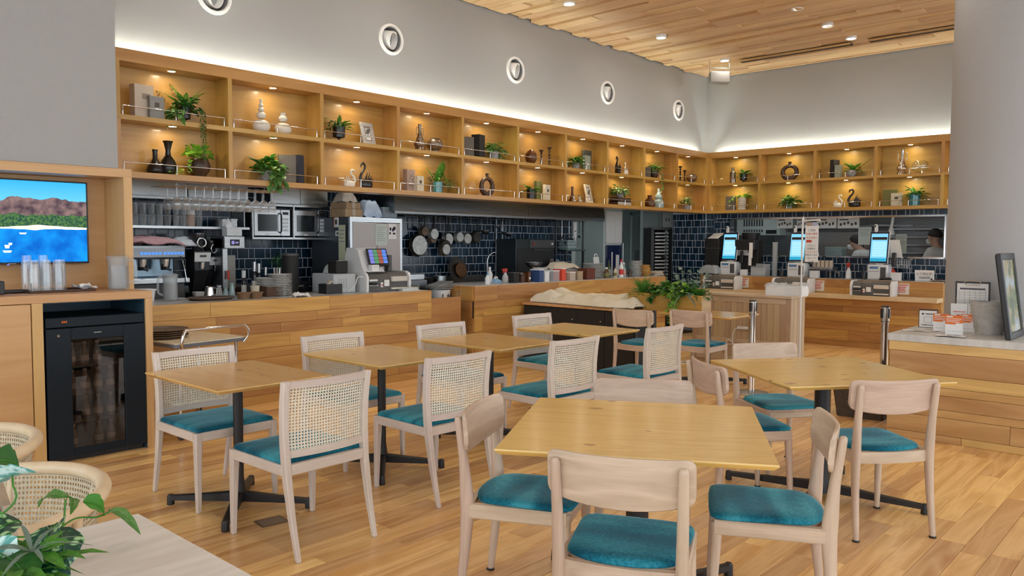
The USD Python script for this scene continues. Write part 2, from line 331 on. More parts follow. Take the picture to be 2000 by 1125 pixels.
# cold-air nozzles in the wall
def nozzle(x, label):
    t = thing('wall_air_nozzle', label, 'air vent', (x, 6.70, 3.65), 0, 'round air nozzles')
    rot = lambda q: mv(q, rx=90)
    obj('outer_ring', rot(lathe([(.128, -.03), (.128, .012), (.138, .024), (.158, .018), (.165, 0.0)], 40)), M['whitep'], t, 40)
    obj('throat', rot(lathe([(0, -.16), (.126, -.16), (.128, .004)], 40)), M['grey'], t, 40)
    sw = lambda q: mv(mv(q, rx=90), rz=26, rx=12, t=(.010, .0, -.008))
    obj('swivel_barrel', sw(lathe([(.092, -.10), (.096, .0), (.094, .02), (.088, .022), (.084, .016), (.082, -.10)], 40)), M['whitep'], t, 40)
    obj('dark_duct', sw(lathe([(0, -.07), (.083, -.07)], 30)), M['blackm'], t)
    obj('damper_plate', sw(prism([(.082*math.cos(a), .082*math.sin(a)) for a in np.linspace(-2.0, 1.75, 22)], -.045, -.04)), M['grey'], t); obj('damper_screw', sw(cyl(.008, -.04, -.034, 10, (.03, 0, 0))), M['black'], t)
    return t
for x, d in ((3.50, 'round white wall air nozzle nearest the left wall block, cut by the picture top'), (5.48, 'round white air nozzle second from the left, above the silver picture frame'), (7.455, 'middle of the five round white wall air nozzles'),
             (9.43, 'round white wall air nozzle second from the far corner'), (11.40, 'smallest round white air nozzle nearest the far corner')): nozzle(x, d)
# display shelves: 10 bays along y=6.58, 4 and a bit along x=12.20
DIV = [2.615+.9535*i for i in range(11)]; ZB, ZM, ZT = 2.01, 2.47, 3.028
WY0, WY1 = 6.58, 6.82
shA = thing('display_shelf', 'long two-row oak display shelf of square bays with chrome guard rails along the left wall', 'shelf')
obj('fascia', box(2.40, 12.2, WY0, WY0+.03, 2.93, ZT), M['shelf'], shA)
obj('top_board', box(2.40, 12.2, WY0+.03, WY1, 2.93, 2.95), M['shelf'], shA)
obj('middle_board', box(2.40, 12.2, WY0, WY1, ZM, ZM+.038), M['shelf'], shA)
obj('bottom_board', box(2.40, 12.2, WY0, WY1, ZB, ZB+.048), M['shelf'], shA)
obj('back_panel', box(2.40, 12.19, WY1, WY1+.02, ZB, 3.0), M['shelf'], shA)
for i, x in enumerate(DIV):
    obj('divider', box(x-.019, x+.019 if i < 10 else 12.20, WY0-.001, WY1, ZB+.048, ZM), M['shelf_z'], shA)
    obj('divider', box(x-.019, x+.019 if i < 10 else 12.20, WY0-.001, WY1, ZM+.038, 2.93), M['shelf_z'], shA)
def rail(p, q, z, n):
    a, b = np.array(p, float), np.array(q, float); h = np.array([0, 0, .075]); c = (a+b)/2; Z = np.array([0, 0, z])
    L = [rod(a+Z, a+Z+h, .005, 6), rod(b+Z, b+Z+h, .005, 6), rod(c+Z, c+Z+h, .004, 6), rod(a+Z+h, b+Z+h, .0045, 6)]
    return cat_(*L)
for z in (ZB+.048, ZM+.038):
    for i in range(10): obj('guard_rail', rail((DIV[i]+.045, WY0+.02, 0), (DIV[i+1]-.045, WY0+.02, 0), z, 0), M['chrome'], shA, True)
SX0, SX1 = 12.20, 12.44
DVB = [6.58-.0001, 5.666, 4.778, 3.889, 2.998, 2.10]
shB = thing('display_shelf', 'short two-row oak display shelf on the back wall over the order counter', 'shelf')
obj('fascia', box(SX0, SX0+.03, 2.1, WY0, 2.93, ZT), M['shelf_y'], shB)
obj('top_board', box(SX0+.03, SX1, 2.1, WY0, 2.93, 2.95), M['shelf_y'], shB)
obj('middle_board', box(SX0, SX1, 2.1, WY0, ZM, ZM+.038), M['shelf_y'], shB)
obj('bottom_board', box(SX0, SX1, 2.1, WY0, ZB, ZB+.048), M['shelf_y'], shB)
obj('back_panel', box(SX1, SX1+.02, 2.1, WY0, ZB, 3.0), M['shelf_y'], shB)
for i, y in enumerate(DVB):
    y0, y1 = (y-.05, y) if i == 0 else (y-.022, y+.022)
    obj('divider', box(SX0-.001, SX1, y0, y1, ZB+.048, ZM), M['shelf_z'], shB); obj('divider', box(SX0-.001, SX1, y0, y1, ZM+.038, 2.93), M['shelf_z'], shB)
for z in (ZB+.048, ZM+.038):
    for i in range(5): obj('guard_rail', rail((SX0+.02, DVB[i]-.07, 0), (SX0+.02, DVB[i+1]+.045, 0), z, 0), M['chrome'], shB, True)
# little recessed lamps, one in every bay
lamp_on = glow('shelf_lamp_lens', (1.0, .84, .56), CUBBY)
nth = ['first', 'second', 'third', 'fourth', 'fifth', 'sixth', 'seventh', 'eighth', 'ninth', 'tenth']
def bay_lamp(x, y, z, label):
    t = thing('shelf_spotlight', label, 'lamp', (x, y, z), 0, 'recessed shelf lamps')
    obj('bezel', lathe([(.030, .0), (.030, -.006), (.037, -.004), (.040, 0)], 20), M['chrome'], t, 40)
    obj('lens', lathe([(0, -.003), (.031, -.003)], 20), lamp_on, t)
for r_, (z, nm) in enumerate(((2.93, 'upper'), (2.47, 'lower'))):
    for i in range(10): bay_lamp((DIV[i]+DIV[i+1])/2, 6.665, z, 'recessed lamp, %s, %s row of the long shelf' % (nth[i]+' bay from the left' if i < 5 else nth[9-i]+' bay from the corner', nm))
    for i in range(5): bay_lamp(12.285, (DVB[i]+DVB[i+1])/2, z, 'recessed lamp, %s bay from the corner, %s row of the back shelf' % (nth[i], nm))
# cove light strips lying in the slot behind the shelf tops
cove = glow('cove_strip_light', (.86, 1.0, .96), COVE)
tag(obj('cove_light_strip', box(2.45, 12.05, 6.635, 6.655, 2.965, 2.975), cove), 'cool white light strip hidden behind the top of the long left shelf', 'light')
tag(obj('cove_light_strip', box(12.245, 12.265, 2.1, 6.45, 2.965, 2.975), cove), 'cool white light strip hidden behind the top of the back shelf', 'light')
# ceiling downlights (those in view and the rest of the grid over the tables)
dl_on = glow('downlight_lens', (1.0, .91, .79), DOWNLIGHT)
def downlight(x, y, label, group='ceiling downlights'):
    t = thing('ceiling_downlight', label, 'lamp', (x, y, CEIL-.040), 0, group)
    obj('trim_ring', lathe([(.052, .02), (.052, -.002), (.066, -.006), (.072, .0), (.072, .04)], 24), M['whitep'], t, 40)
    obj('lens', lathe([(0, .006), (.052, .006)], 20), dl_on, t)
seen = {(7.42, 5.83): 'lit round ceiling downlight cut by the top edge of the picture, leftmost', (9.44, 5.83): 'lit round ceiling downlight over the long shelf, left of the hanging speaker', (9.35, 3.92): 'lit round ceiling downlight at the top edge right of centre',
        (10.33, 3.93): 'faint round downlight between the brightest one and the air slot', (11.16, 3.92): 'lit round ceiling downlight beside the dark air slot', (11.24, 5.82): 'lit round ceiling downlight just above the hanging speaker box'}
for (x, y), lb in seen.items(): downlight(x, y, lb)
for y in (3.92, 2.0, .1, -1.8):
    for x in (1.4, 3.4, 5.4, 7.42, 9.4):
        if (x, y) != (9.4, 3.92): downlight(x, y, 'ceiling downlight outside the picture, %s, %s' % ({3.92: 'over the small tables', 2.0: 'over the large tables', .1: 'over the front aisle', -1.8: 'nearest the windows'}[y], {1.4: 'by the oak unit', 3.4: 'left of centre', 5.4: 'at the centre', 7.42: 'right of centre', 9.4: 'toward the order counter'}[x]), 'downlights out of view')
for x in (3.4, 5.4): downlight(x, 5.83, 'ceiling downlight above the picture by the bar, %s' % ('left one' if x < 4 else 'right one'), 'downlights out of view')
for y0, y1, w in ((4.03, 5.68, 'left'), (2.2, 3.79, 'right')):
    t = thing('ceiling_air_slot', 'long dark linear air slot in the wood ceiling, the %s one of two' % w, 'air vent', (11.5, 0, CEIL-.040), 0)
    obj('frame', cat_(box(-.07, -.05, y0, y1, -.004, .02), box(.05, .07, y0, y1, -.004, .02)), M['cabinet'], t); obj('slot', box(-.05, .05, y0, y1, -.001, .018), M['blackm'], t)
    for k in range(3): obj('blade', box(-.03+.03*k-.003, -.03+.03*k+.003, y0, y1, -.003, .012), plain('slot_blade_brown', (.12, .07, .03), .5) if k == 0 and w == 'left' else '/World/Looks/slot_blade_brown', t)
# hanging box near the corner
t = thing('hanging_speaker', 'small grey box hung by a wire bracket under the ceiling at the far corner', 'speaker', (11.235, 5.9, 4.03), -45)
obj('speaker_body', mv(rb(-.15, .15, -.06, .06, -.085, .085, .008), rx=-8), plain('speaker_grille', (.33, .32, .30), .6), t)
obj('hanger_bracket', cat_(rod((-.155, 0, -.05), (-.155, 0, .29), .004), rod((.155, 0, -.05), (.155, 0, .29), .004), rod((-.155, 0, .15), (.155, 0, .15), .004)), M['steel_d'], t)
# ================================================================ television recess and tall unit at the left
tv = thing('sideboard_unit', 'oak wall unit with a television recess above and a drinks cooler bay below', 'cabinet')
XR = 2.50
obj('recess_back', box(-1.6, 2.44, 6.43, 6.46, 1.14, 1.98), M['cabinet'], tv); obj('recess_top', box(-1.6, XR, 6.07, 6.46, 1.968, 2.03), M['cabinet'], tv)
obj('recess_side', box(2.44, XR, 6.07, 6.46, 1.14, 1.968), M['cabinet_z'], tv)
obj('worktop', rb(-1.6, XR, 5.764, 6.46, 1.088, 1.142, .003), M['cabinet'], tv)
obj('end_panel', box(2.45, XR, 5.764, 6.46, 0, 1.088), M['cabinet_z'], tv); obj('upright', box(1.72, 1.785, 5.764, 6.4, 0, 1.088), M['cabinet_z'], tv)
for k, (a, b) in enumerate(((.60, 1.715), (-.53, .595))): obj('door', rb(a, b, 5.766, 5.79, .13, 1.084, .003), M['cabinet'], tv)
obj('plinth', box(-1.6, 1.72, 5.80, 5.83, 0, .13), M['cabinet'], tv); obj('carcass', box(-1.6, 1.72, 5.80, 6.4, .13, 1.08), M['cabinet'], tv)
navy = plain('navy_laminate', (.022, .055, .085), .5)
obj('cooler_bay_lining', cat_(box(1.786, 2.449, 6.38, 6.40, 0, 1.086), box(1.786, 1.79, 5.78, 6.38, 0, 1.086), box(2.445, 2.449, 5.78, 6.38, 0, 1.086), box(1.79, 2.445, 5.78, 6.38, 1.082, 1.087)), navy, tv)
# ================================================================ bar counters
cA = thing('bar_counter', 'long low bar counter faced with mixed cedar planks behind the cane chairs', 'counter')
stone = mottled('counter_stone', (.40, .40, .39), (.52, .52, .51), 14, .28)
obj('worktop', rb(2.505, 5.945, 6.60, 7.28, .945, .966, .003), stone, cA)
obj('core', box(2.505, 5.945, 6.602, 7.26, .0, .945), M['blackm'], cA)
def facing(parent, x0, x1, z0, z1, put, seed, m, lens=(.5, 1.5), widths=(.09, .09, .135, .18)):
    r = random.Random(seed); z = z1
    while z > z0+.01:
        w = r.choice(widths); w = min(w, z-z0)
        if z-z0-w < .05: w = z-z0
        u = x0-r.random()*.6
        while u < x1:
            L = r.uniform(*lens); a, b = max(u, x0), min(u+L, x1)
            if b-a > .03: obj('plank', put(a+.001, b-.001, z-w+.001, z-.001, r.random()), m, parent)
            u += L
        z -= w
facing(cA, 2.505, 5.945, .085, .968, lambda a, b, c, d, k: rb(a, b, 6.579+.0015*k, 6.60, c, d, .0015), 5, M['counter'])
obj('skirting', box(2.505, 5.945, 6.585, 6.602, 0, .083), M['counter'], cA)
gate = thing('bar_gate', 'low wooden swing gate between the two cedar bar counters', 'gate')
obj('gate_panel', rb(5.96, 6.42, 6.60, 6.63, .09, .872, .003), M['counter'], gate); obj('gate_stile', rb(6.40, 6.425, 6.628, 6.66, .09, .872, .002), M['counter'], gate)
obj('latch', cat_(rod((6.375, 6.615, .872), (6.375, 6.615, .925), .006), rod((6.42, 6.615, .90), (6.42, 6.615, .94), .008)), M['chrome'], gate)
c2 = thing('bar_counter', 'second cedar plank bar counter beyond the gate, carrying plates and bottles', 'counter')
obj('worktop', rb(6.63, 10.9, 6.60, 7.28, .972, .99, .003), stone, c2); obj('core', box(6.632, 10.9, 6.602, 7.26, 0, .972), M['blackm'], c2)
facing(c2, 6.628, 10.9, .085, .985, lambda a, b, c, d, k: rb(a, b, 6.579+.0015*k, 6.60, c, d, .0015), 9, M['counter'])
obj('skirting', box(6.628, 10.9, 6.585, 6.602, 0, .083), M['counter'], c2)
facing(c2, 6.60, 7.28, 0, .985, lambda a, b, c, d, k: rb(6.612, 6.632, a, b, c, d, .0015), 21, M['counter_y'], (.3, .7), (.18, .2, .3))
# order counter along the back wall
cB = thing('order_counter', 'long cedar order counter with a pale ledge and three payment kiosks', 'counter')
YB0, YB1 = 2.876, 6.55
facing(cB, YB0+.12, YB1, .085, .73, lambda a, b, c, d, k: rb(11.90+.0015*k, 11.925, a, b, c, d, .0015), 13, M['counter_y'], (.5, 1.3), (.09, .135, .18))
obj('skirting', box(11.907, 11.925, YB0+.12, YB1, 0, .083), M['counter_y'], cB)
ledge = wood('pale_ledge_wood', (.68, .50, .32), (.56, .39, .23), 1, .7, .4, .05)
obj('ledge', rb(11.66, 11.96, YB0, YB1, .715, .775, .003), ledge, cB)
facing(cB, YB0, YB1, .775, .985, lambda a, b, c, d, k: rb(11.95+.0015*k, 11.975, a, b, c, d, .0015), 17, M['counter_y'], (.6, 1.2), (.09, .12))
obj('worktop', rb(11.955, 12.488, YB0, YB1, .972, .992, .003), M['steel'], cB); obj('core', cat_(box(11.926, 12.48, YB0+.01, YB1, 0, .714), box(11.976, 12.48, YB0+.01, YB1, .714, .972)), M['counter_y'], cB)
# ================================================================ navy tiles: glazed squares and halves with pale joints
tile = mottled('navy_glazed_tile', (.004, .017, .036), (.008, .032, .064), 3, .16)
grout = plain('pale_grout', (.46, .49, .54), .8)
def tiles(parent, u0, u1, z0, z1, put, seed, holes=(), keep=300, near=None, period=(.114, .052), row=.1145, gap=.010):
    out = []; z = z0; i = 0; r = random.Random(seed)
    while z < z1-.015:
        u = u0-(i*.047 % .166); k = 0
        while u < u1:
            w = period[k % 2]; a, b, c, d = max(u, u0), min(u+w, u1), z, min(z+row, z1)
            if b-a > .02 and not any(a < h[1]-.005 and b > h[0]+.005 and c < h[3]-.005 and d > h[2]+.005 for h in holes): out.append((a+gap/2, b-gap/2, c+gap/2, d-gap/2))
            u += w; k += 1
        z += row; i += 1
    out.sort(key=near or (lambda q: 0))
    for q in out[:keep]: obj('tile', put(*q), tile, parent)
    if out[keep:]: obj('far_tile', cat_(*[put(*q) for q in out[keep:]]), tile, parent, kind='stuff')
KY = 8.20
wk = thing('wall_kitchen', 'navy tiled kitchen wall with pale joints behind the bar', 'wall'); tag(wk, kind='structure')
obj('wall_core', box(2.2, 10.65, KY, KY+.1, 0, 2.75), grout, wk)
tiles(wk, 3.3, 10.65, .85, 2.2, lambda a, b, c, d: rb(a, b, KY-.007, KY+.001, c, d, .002), 1, period=(.135, .070), near=lambda q: (0 if 1.0 < q[2] < 1.9 and q[0] > 5.6 else 5)+abs(q[0]-7.3))
wt = thing('wall_tiled', 'navy tiled pier under the shelves at the far corner', 'wall'); tag(wt, kind='structure')
obj('wall_core', box(12.20, 12.60, 6.60, 7.24, 0, 2.60), grout, wt)
tiles(wt, 6.60, 7.24, .41, 2.01, lambda a, b, c, d: rb(12.193, 12.201, a, b, c, d, .002), 2, period=(.118, .052)); tiles(wt, 12.20, 12.49, .99, 2.01, lambda a, b, c, d: rb(a, b, 6.593, 6.601, c, d, .002), 6)
wb = thing('wall_serving', 'navy tiled back wall pierced by a wide serving hatch', 'wall'); tag(wb, kind='structure')
HY0, HY1, HZ0, HZ1 = 3.01, 6.30, 1.318, 1.918
obj('wall_core', cat_(box(12.50, 12.60, 2.1, 6.62, 0, HZ0), box(12.50, 12.60, 2.1, 6.62, HZ1, 2.2), box(12.50, 12.60, 2.1, HY0, HZ0, HZ1), box(12.50, 12.60, HY1, 6.62, HZ0, HZ1)), grout, wb)
for a, b, c, d, sd in ((2.6, 6.60, .974, HZ0-.018, 3), (2.6, 6.60, HZ1+.012, 2.012, 4), (HY1+.012, 6.60, HZ0-.018, HZ1+.012, 5)): tiles(wb, a, b, c, d, lambda a, b, c, d: rb(12.493, 12.501, a, b, c, d, .002), sd, period=(.128, .060))
obj('hatch_frame', cat_(box(12.478, 12.61, HY0, HY1, HZ1-.012, HZ1+.012), box(12.47, 12.64, HY0, HY1, HZ0-.018, HZ0+.004), box(12.478, 12.61, HY0-.012, HY0+.006, HZ0, HZ1), box(12.478, 12.61, HY1-.006, HY1+.012, HZ0, HZ1)), M['chrome'], wb)
# round column at the right
col = thing('column', 'large round grey column with a stone base ring at the right', 'column', (7.95, 1.33, 0)); tag(col, kind='structure')
obj('shaft', lathe([(.555, .86), (.555, CEIL+.1)], 72), M['pillar'], col, True)
bs = mottled('column_base_stone', (.55, .53, .49), (.66, .64, .60), 20, .5)
obj('base_ring', lathe([(.575, 0), (.575, .83), (.59, .845), (.59, .875), (.57, .89), (.555, .89)], 72), bs, col, 40)
# ================================================================ chairs
def cane_panel(w, h, nx, nz, fn, hole=.31, th=.0025):
    """woven cane: a sheet of real openings; fn(x, z) -> y of the bowed back"""
    V, F = [], []; dx, dz = w/nx, h/nz
    for i in range(nx):
        for j in range(nz):
            cx, cz = -w/2+(i+.5)*dx, (j+.5)*dz; o = len(V)
            sq = [(cx+a*dx/2, cz+b*dz/2) for a, b in ((1, 1), (-1, 1), (-1, -1), (1, -1))]
            oc = [(cx+dx*hole*math.cos(PI/4+k*PI/4), cz+dz*hole*math.sin(PI/4+k*PI/4)) for k in range(8)]
            V += sq+oc
            for q in range(4):
                a = o+q; b = o+(q+1) % 4; k0 = o+4+2*q; k1 = o+4+2*q+1; k2 = o+4+(2*q+2) % 8
                F += [(a, b, k1), (a, k1, k0), (b, k2, k1)]
    V = np.array(V); F = np.array(F); y = np.array([fn(x, z) for x, z in V])
    A = np.c_[V[:, 0], y+th/2, V[:, 1]]; B = np.c_[V[:, 0], y-th/2, V[:, 1]]
    return np.vstack([A, B]), np.vstack([F[:, ::-1], F+len(A)])
def rect_loft(sec, ch=.3): return loft([rect_ring(x, y, z, hx, hy, ch) for x, y, z, hx, hy in sec])
def interp(z, tab):
    zs = [t[0] for t in tab]; return [np.interp(z, zs, [t[k] for t in tab]) for k in range(1, len(tab[0]))]
def make_cane(label, loc, rz, group):
    t = thing('cane_back_chair', label, 'chair', loc, rz, group)
    prof = [(0, -.318), (.2, -.268), (.40, -.232), (.55, -.221), (.66, -.222), (.76, -.231), (.846, -.246)]
    yb = lambda z: float(np.interp(z, [p[0] for p in prof], [p[1] for p in prof]))
    xs = lambda z: float(np.interp(z, [0, .42, .846], [.225, .228, .239]))
    sg = lambda z: .012+.011*min(1, z/.42) if z < .42 else .023-.005*(z-.42)/.43
    for s in (-1, 1):
        obj('rear_leg', rect_loft([(s*xs(z), yb(z), z, (.0115+.006*min(1, z/.4)), sg(z)) for z in np.linspace(.004, .846, 22)]), M['ash'], t, 35)
    for s in (-1, 1):
        obj('front_leg', rect_loft([(s*.238, .246, .004, .0125, .0125), (s*.236, .242, .2, .0165, .0165), (s*.233, .238, .37, .020, .020), (s*.2325, .236, .445, .021, .021)]), M['ash'], t, 35)
    for s in (-1, 1):
        obj('foot_glide', cyl(.011, 0, .006, 12, (s*.238, .246, 0)), M['grey'], t); obj('foot_glide', cyl(.011, 0, .006, 12, (s*.225, -.318, 0)), M['grey'], t)
    obj('front_rail', rb(-.214, .214, .217, .257, .395, .446, .004), M['ash_x'], t)
    for s in (-1, 1): obj('side_rail', rb(min(s*.214, s*.252), max(s*.214, s*.252), -.225, .22, .395, .446, .004), M['ash_y'], t)
    obj('rear_rail', rb(-.212, .212, -.250, -.215, .395, .446, .004), M['ash_x'], t)
    obj('seat_pad', pillow(rrect(.478, .462, .022, 6, 0, .016), [(.96, .440), (1.0, .448), (.998, .454), (.985, .462), (.94, .469), (.75, .475), (.35, .478)]), M['velvet'], t, 60)
    bow = lambda x: -.026*(1-(x/.225)**2)
    def bowed(z0, z1, d0, d1, n=13):
        return loft([np.array([(x, yb(z0)+bow(x)+d0, z0), (x, yb(z0)+bow(x)-d1, z0), (x, yb((z0+z1)/2)+bow(x)-d1, (z0+z1)/2), (x, yb(z1)+bow(x)-d1, z1), (x, yb(z1)+bow(x)+d0, z1), (x, yb((z0+z1)/2)+bow(x)+d0, (z0+z1)/2)]) for x in np.linspace(-.225, .225, n)])
    obj('top_rail', bowed(.808, .844, .012, .012), M['ash_x'], t, 40); obj('lower_rail', bowed(.478, .512, .010, .012), M['ash_x'], t, 40)
    obj('cane_panel', mv(cane_panel(.424, .300, 27, 20, lambda x, z: yb(z+.510)+bow(x)), (0, 0, .510)), M['cane'], t, kind='stuff')
    return t
def board_back(w, curve, zt, ze, zc, thick, y0, n=17):
    """a curved chair-back board: straight top, smiling lower edge, rounded corners"""
    R = []
    for x in np.r_[-w, -w+.0006, -w+.003, -w+.007, -w+.013, -w+.021, np.linspace(-w+.032, w-.032, n-8), w-.021, w-.013, w-.007, w-.003, w-.0006, w]:
        u = abs(x)/w; e = max(0, 1-(1-u)*w/.03) if (1-u)*w < .03 else 0; rnd = .03*(1-math.sqrt(max(0, 1-e*e)))
        top = zt-rnd-.004*(1-u*u); bot = zc+(ze-zc)*u*u+rnd; y = y0-curve*(1-u*u); a = 1
        h = thick/2*a; c = min(.005, (top-bot)*.2); T = .09
        yy = lambda z: y-(z-bot)*T
        R.append(np.array([(x, yy(bot)+h*.5, bot), (x, yy(bot+c)+h, bot+c), (x, yy(top-c)+h, top-c), (x, yy(top)+h*.5, top), (x, yy(top)-h*.5, top), (x, yy(top-c)-h, top-c), (x, yy(bot+c)-h, bot+c), (x, yy(bot)-h*.5, bot)]))
    return loft(R)
def make_wood(label, loc, rz, group):
    t = thing('wooden_chair', label, 'chair', loc, rz, group)
    ty = lambda z: float(np.interp(z, [0, .25, .43, .62, .80], [-.236, -.207, -.197, -.212, -.238])); tx = lambda z: float(np.interp(z, [0, .43, .8], [.213, .203, .208]))
    rr = lambda z: (float(np.interp(z, [0, .42, .62, .775], [.0145, .0215, .019, .0165])), float(np.interp(z, [0, .30, .45, .60, .775], [.0145, .024, .031, .021, .0165])))
    for s in (-1, 1):
        zz = list(np.linspace(.008, .78, 16)); R = [oval_ring(s*tx(z), ty(z), z, *rr(z)) for z in zz]
        for k, q in ((.012, .85), (.018, .55)): R.append(oval_ring(s*tx(.78+k), ty(.78+k), .78+k, rr(.78)[0]*q, rr(.78)[1]*q))
        obj('rear_leg', loft(R), M['beech'], t, True)
    for s in (-1, 1):
        obj('front_leg', loft([oval_ring(s*.202, .224, .008, .0145, .0145), oval_ring(s*.197, .216, .2, .018, .018), oval_ring(s*.191, .206, .40, .022, .022), oval_ring(s*.191, .206, .435, .022, .022)]), M['beech'], t, True)
    for s in (-1, 1):
        for x, y in ((.202, .224), (.213, -.236)): obj('foot_glide', lathe([(0, 0), (.018, 0), (.019, .004), (.016, .009), (0, .009)], 16, (s*x, y, 0)), M['black'], t)
    sp = lambda s: loft([rect_ring(0, 0, 0, .019, .029)[:, [0, 2, 1]]*[1, 1, 1]+[s*.203, -.20, .418], rect_ring(0, 0, 0, .019, .029)[:, [0, 2, 1]]+[s*.195, .215, .418]])
    for s in (-1, 1): obj('side_rail', sp(s), M['beech_y'], t, 35)
    obj('front_rail', rb(-.18, .18, .196, .224, .389, .446, .006), M['beech_x'], t)
    arc = [np.array([(x, -.185-.022*(1-(x/.2)**2)+dy, z) for dy, z in ((.014, .389), (-.012, .389), (-.014, .418), (-.012, .447), (.014, .447), (.016, .418))]) for x in np.linspace(-.2, .2, 13)]
    obj('rear_rail', loft(arc), M['beech_x'], t, 40)
    out = []
    for a in np.linspace(0, PI, 14): out.append((-.198*math.cos(a)*1.0, -.09-.115*math.sin(a)**.8))
    P = [(x, y) for x, y in out][::1]; front = [(.212, .15), (.205, .205), (.18, .232), (.09, .238), (0, .238), (-.09, .238), (-.18, .232), (-.205, .205), (-.212, .15)]
    ol = np.array(P+front); 
    obj('seat_board', pillow(ol, [(.96, .425), (.98, .447)]), M['beech_y'], t)
    obj('seat_pad', pillow(ol, [(.95, .445), (.99, .448), (.995, .453), (.985, .460), (.95, .467), (.85, .472), (.6, .474), (.3, .470)]), M['velvet'], t, 70)
    obj('back_board', board_back(.243, .035, .820, .668, .640, .018, -.188), M['beech_x'], t, 50)
    return t
D = lambda a: a-90.0    # my chairs face +y at zero
g = 'cane-backed chairs at the row of small tables'
CN = [('pale cane-backed chair on the far side of the nearest small table, below the serving trolley', 2.272, 4.414, -89.4), ('pale cane-backed chair with its back to us at the nearest small table, left foreground', 2.251, 3.493, 90.6),
      ('pale cane-backed chair behind the second small table, against the long bar counter', 3.307, 4.467, -91.4), ('pale cane-backed chair with its back to us at the second small table', 3.234, 3.574, 88.5),
      ('pale cane-backed chair on the far side of the third small table, by the swing gate', 4.359, 4.471, -90.9), ('pale cane-backed chair with its back to us at the third small table', 4.337, 3.564, 88.4),
      ('pale cane-backed chair on the far side of the fourth small table, before the black cabinet', 5.501, 4.484, -91.2), ('pale cane-backed chair with its back to us at the fourth small table, seen nearly edge-on', 5.475, 3.545, 89.0)]
c0 = None
for lb, x, y, a in CN:
    if c0 is None: c0 = make_cane(lb, (x, y, 0), D(a), g)
    else: dup(c0, lb, (x, y, 0), D(a))
WD = [('curved-back beech chair nearest the camera, its back to us at the large front table', 2.301, 1.52, 24.0), ('curved-back beech chair at the left side of the large front table', 2.495, 2.158, -64.7),
      ('curved-back beech chair side-on at the right side of the large front table', 3.016, 1.329, 118.5), ('curved-back beech chair behind the large front table, only its backrest showing', 3.20, 2.045, 213.0),
      ('curved-back beech chair with its back to us at the right-hand table, before the stone-topped island', 4.40, 1.388, 50.6), ('curved-back beech chair between the two large tables, facing the right-hand one', 4.312, 2.093, -38.7),
      ('curved-back beech chair facing us behind the right-hand table, below the steel barrier post', 5.086, 2.189, 234.4), ('curved-back beech chair parked in front of the black cabinet, beside the far table', 7.11, 4.565, 1.5), ('curved-back beech chair at the far table in front of the plant box', 7.455, 4.088, 0.1)]
w0 = None
for lb, x, y, a in WD:
    if w0 is None: w0 = make_wood(lb, (x, y, 0), D(a), 'curved-back beech chairs at the larger tables')
    else: dup(w0, lb, (x, y, 0), D(a))
# ================================================================ tables
def make_table(label, loc, rz, sx, sy, base, colr, group, rb0=45.0, bolt=True):
    t = thing('pedestal_table', label, 'table', loc, rz, group)
    hx, hy = sx/2, sy/2; rg = lambda k, z: np.array([(-hx+k, -hy+k, z), (hx-k, -hy+k, z), (hx-k, hy-k, z), (-hx+k, hy-k, z)])
    obj('tabletop', loft([rg(.016, .734), rg(.003, .747), rg(0, .752), rg(.0015, .757)]), M['table'], t)
    obj('mounting_plate', rb(-.16, .16, -.16, .16, .727, .734, .002), M['black'], t)
    obj('column', lathe([(0, .03), (colr*1.35, .03), (colr*1.3, .10), (colr, .17), (colr, .73), (0, .73)], 28), M['black'], t, 40)
    a0 = math.atan2(sy, sx)
    for an in (a0, PI-a0, PI+a0, -a0):
        d = np.array([math.cos(an), math.sin(an)]); n = np.array([-d[1], d[0]])
        sec = lambda r, w, z0, z1: np.array([(*(d*r+n*w), z0), (*(d*r+n*w), z1), (*(d*r+n*w*.4), z1+.004), (*(d*r-n*w*.4), z1+.004), (*(d*r-n*w), z1), (*(d*r-n*w), z0)])
        arm = obj('base_arm', loft([sec(.01, .026, .035, .088), sec(base*.5, .022, .032, .068), sec(base, .017, .028, .052)]), M['black'], t, 30)
        obj('levelling_foot', lathe([(0, 0), (.019, 0), (.021, .004), (.019, .05), (.014, .058), (0, .058)], 16, (*(d*base), 0)), M['black'], t, 40)
    return t
t0 = make_table('nearest small oak-topped pedestal table with a black cross base, at left', (2.25, 4.112, 0), 0, .672, .835, .40, .027, 'small pedestal tables in a row')
for lb, x, y in (('second small oak-topped pedestal table of the row, behind two cane chairs', 3.305, 4.152), ('third small oak-topped pedestal table of the row', 4.346, 4.148), ('fourth small oak-topped pedestal table of the row, before the black cabinet', 5.475, 4.175),
                 ('far small oak-topped table under the plant box, beside the barrier post', 7.69, 4.11)): dup(t0, lb, (x, y, 0))
b0 = make_table('large square oak-topped pedestal table in the front centre with knots in the veneer', (2.728, 1.765, 0), 30.5, .985, .985, .56, .046, 'large square pedestal tables')
dup(b0, 'large square oak-topped pedestal table at the right before the island', (4.70, 1.757, 0), 52.3)
# floor socket lid under the first table
t = thing('floor_socket', 'flush metal floor socket lid in the boards behind the nearest cane chair', 'socket', (2.237,3.753,0.000), -8)
obj('lid_frame', rb(-.075, .075, -.06, .06, -.002, .004, .001), plain('socket_bronze', (.22, .15, .09), .4, .6), t); obj('lid', rb(-.062, .062, -.047, .047, .003, .006, .001), plain('socket_lid', (.33, .25, .18), .35, .5), t)
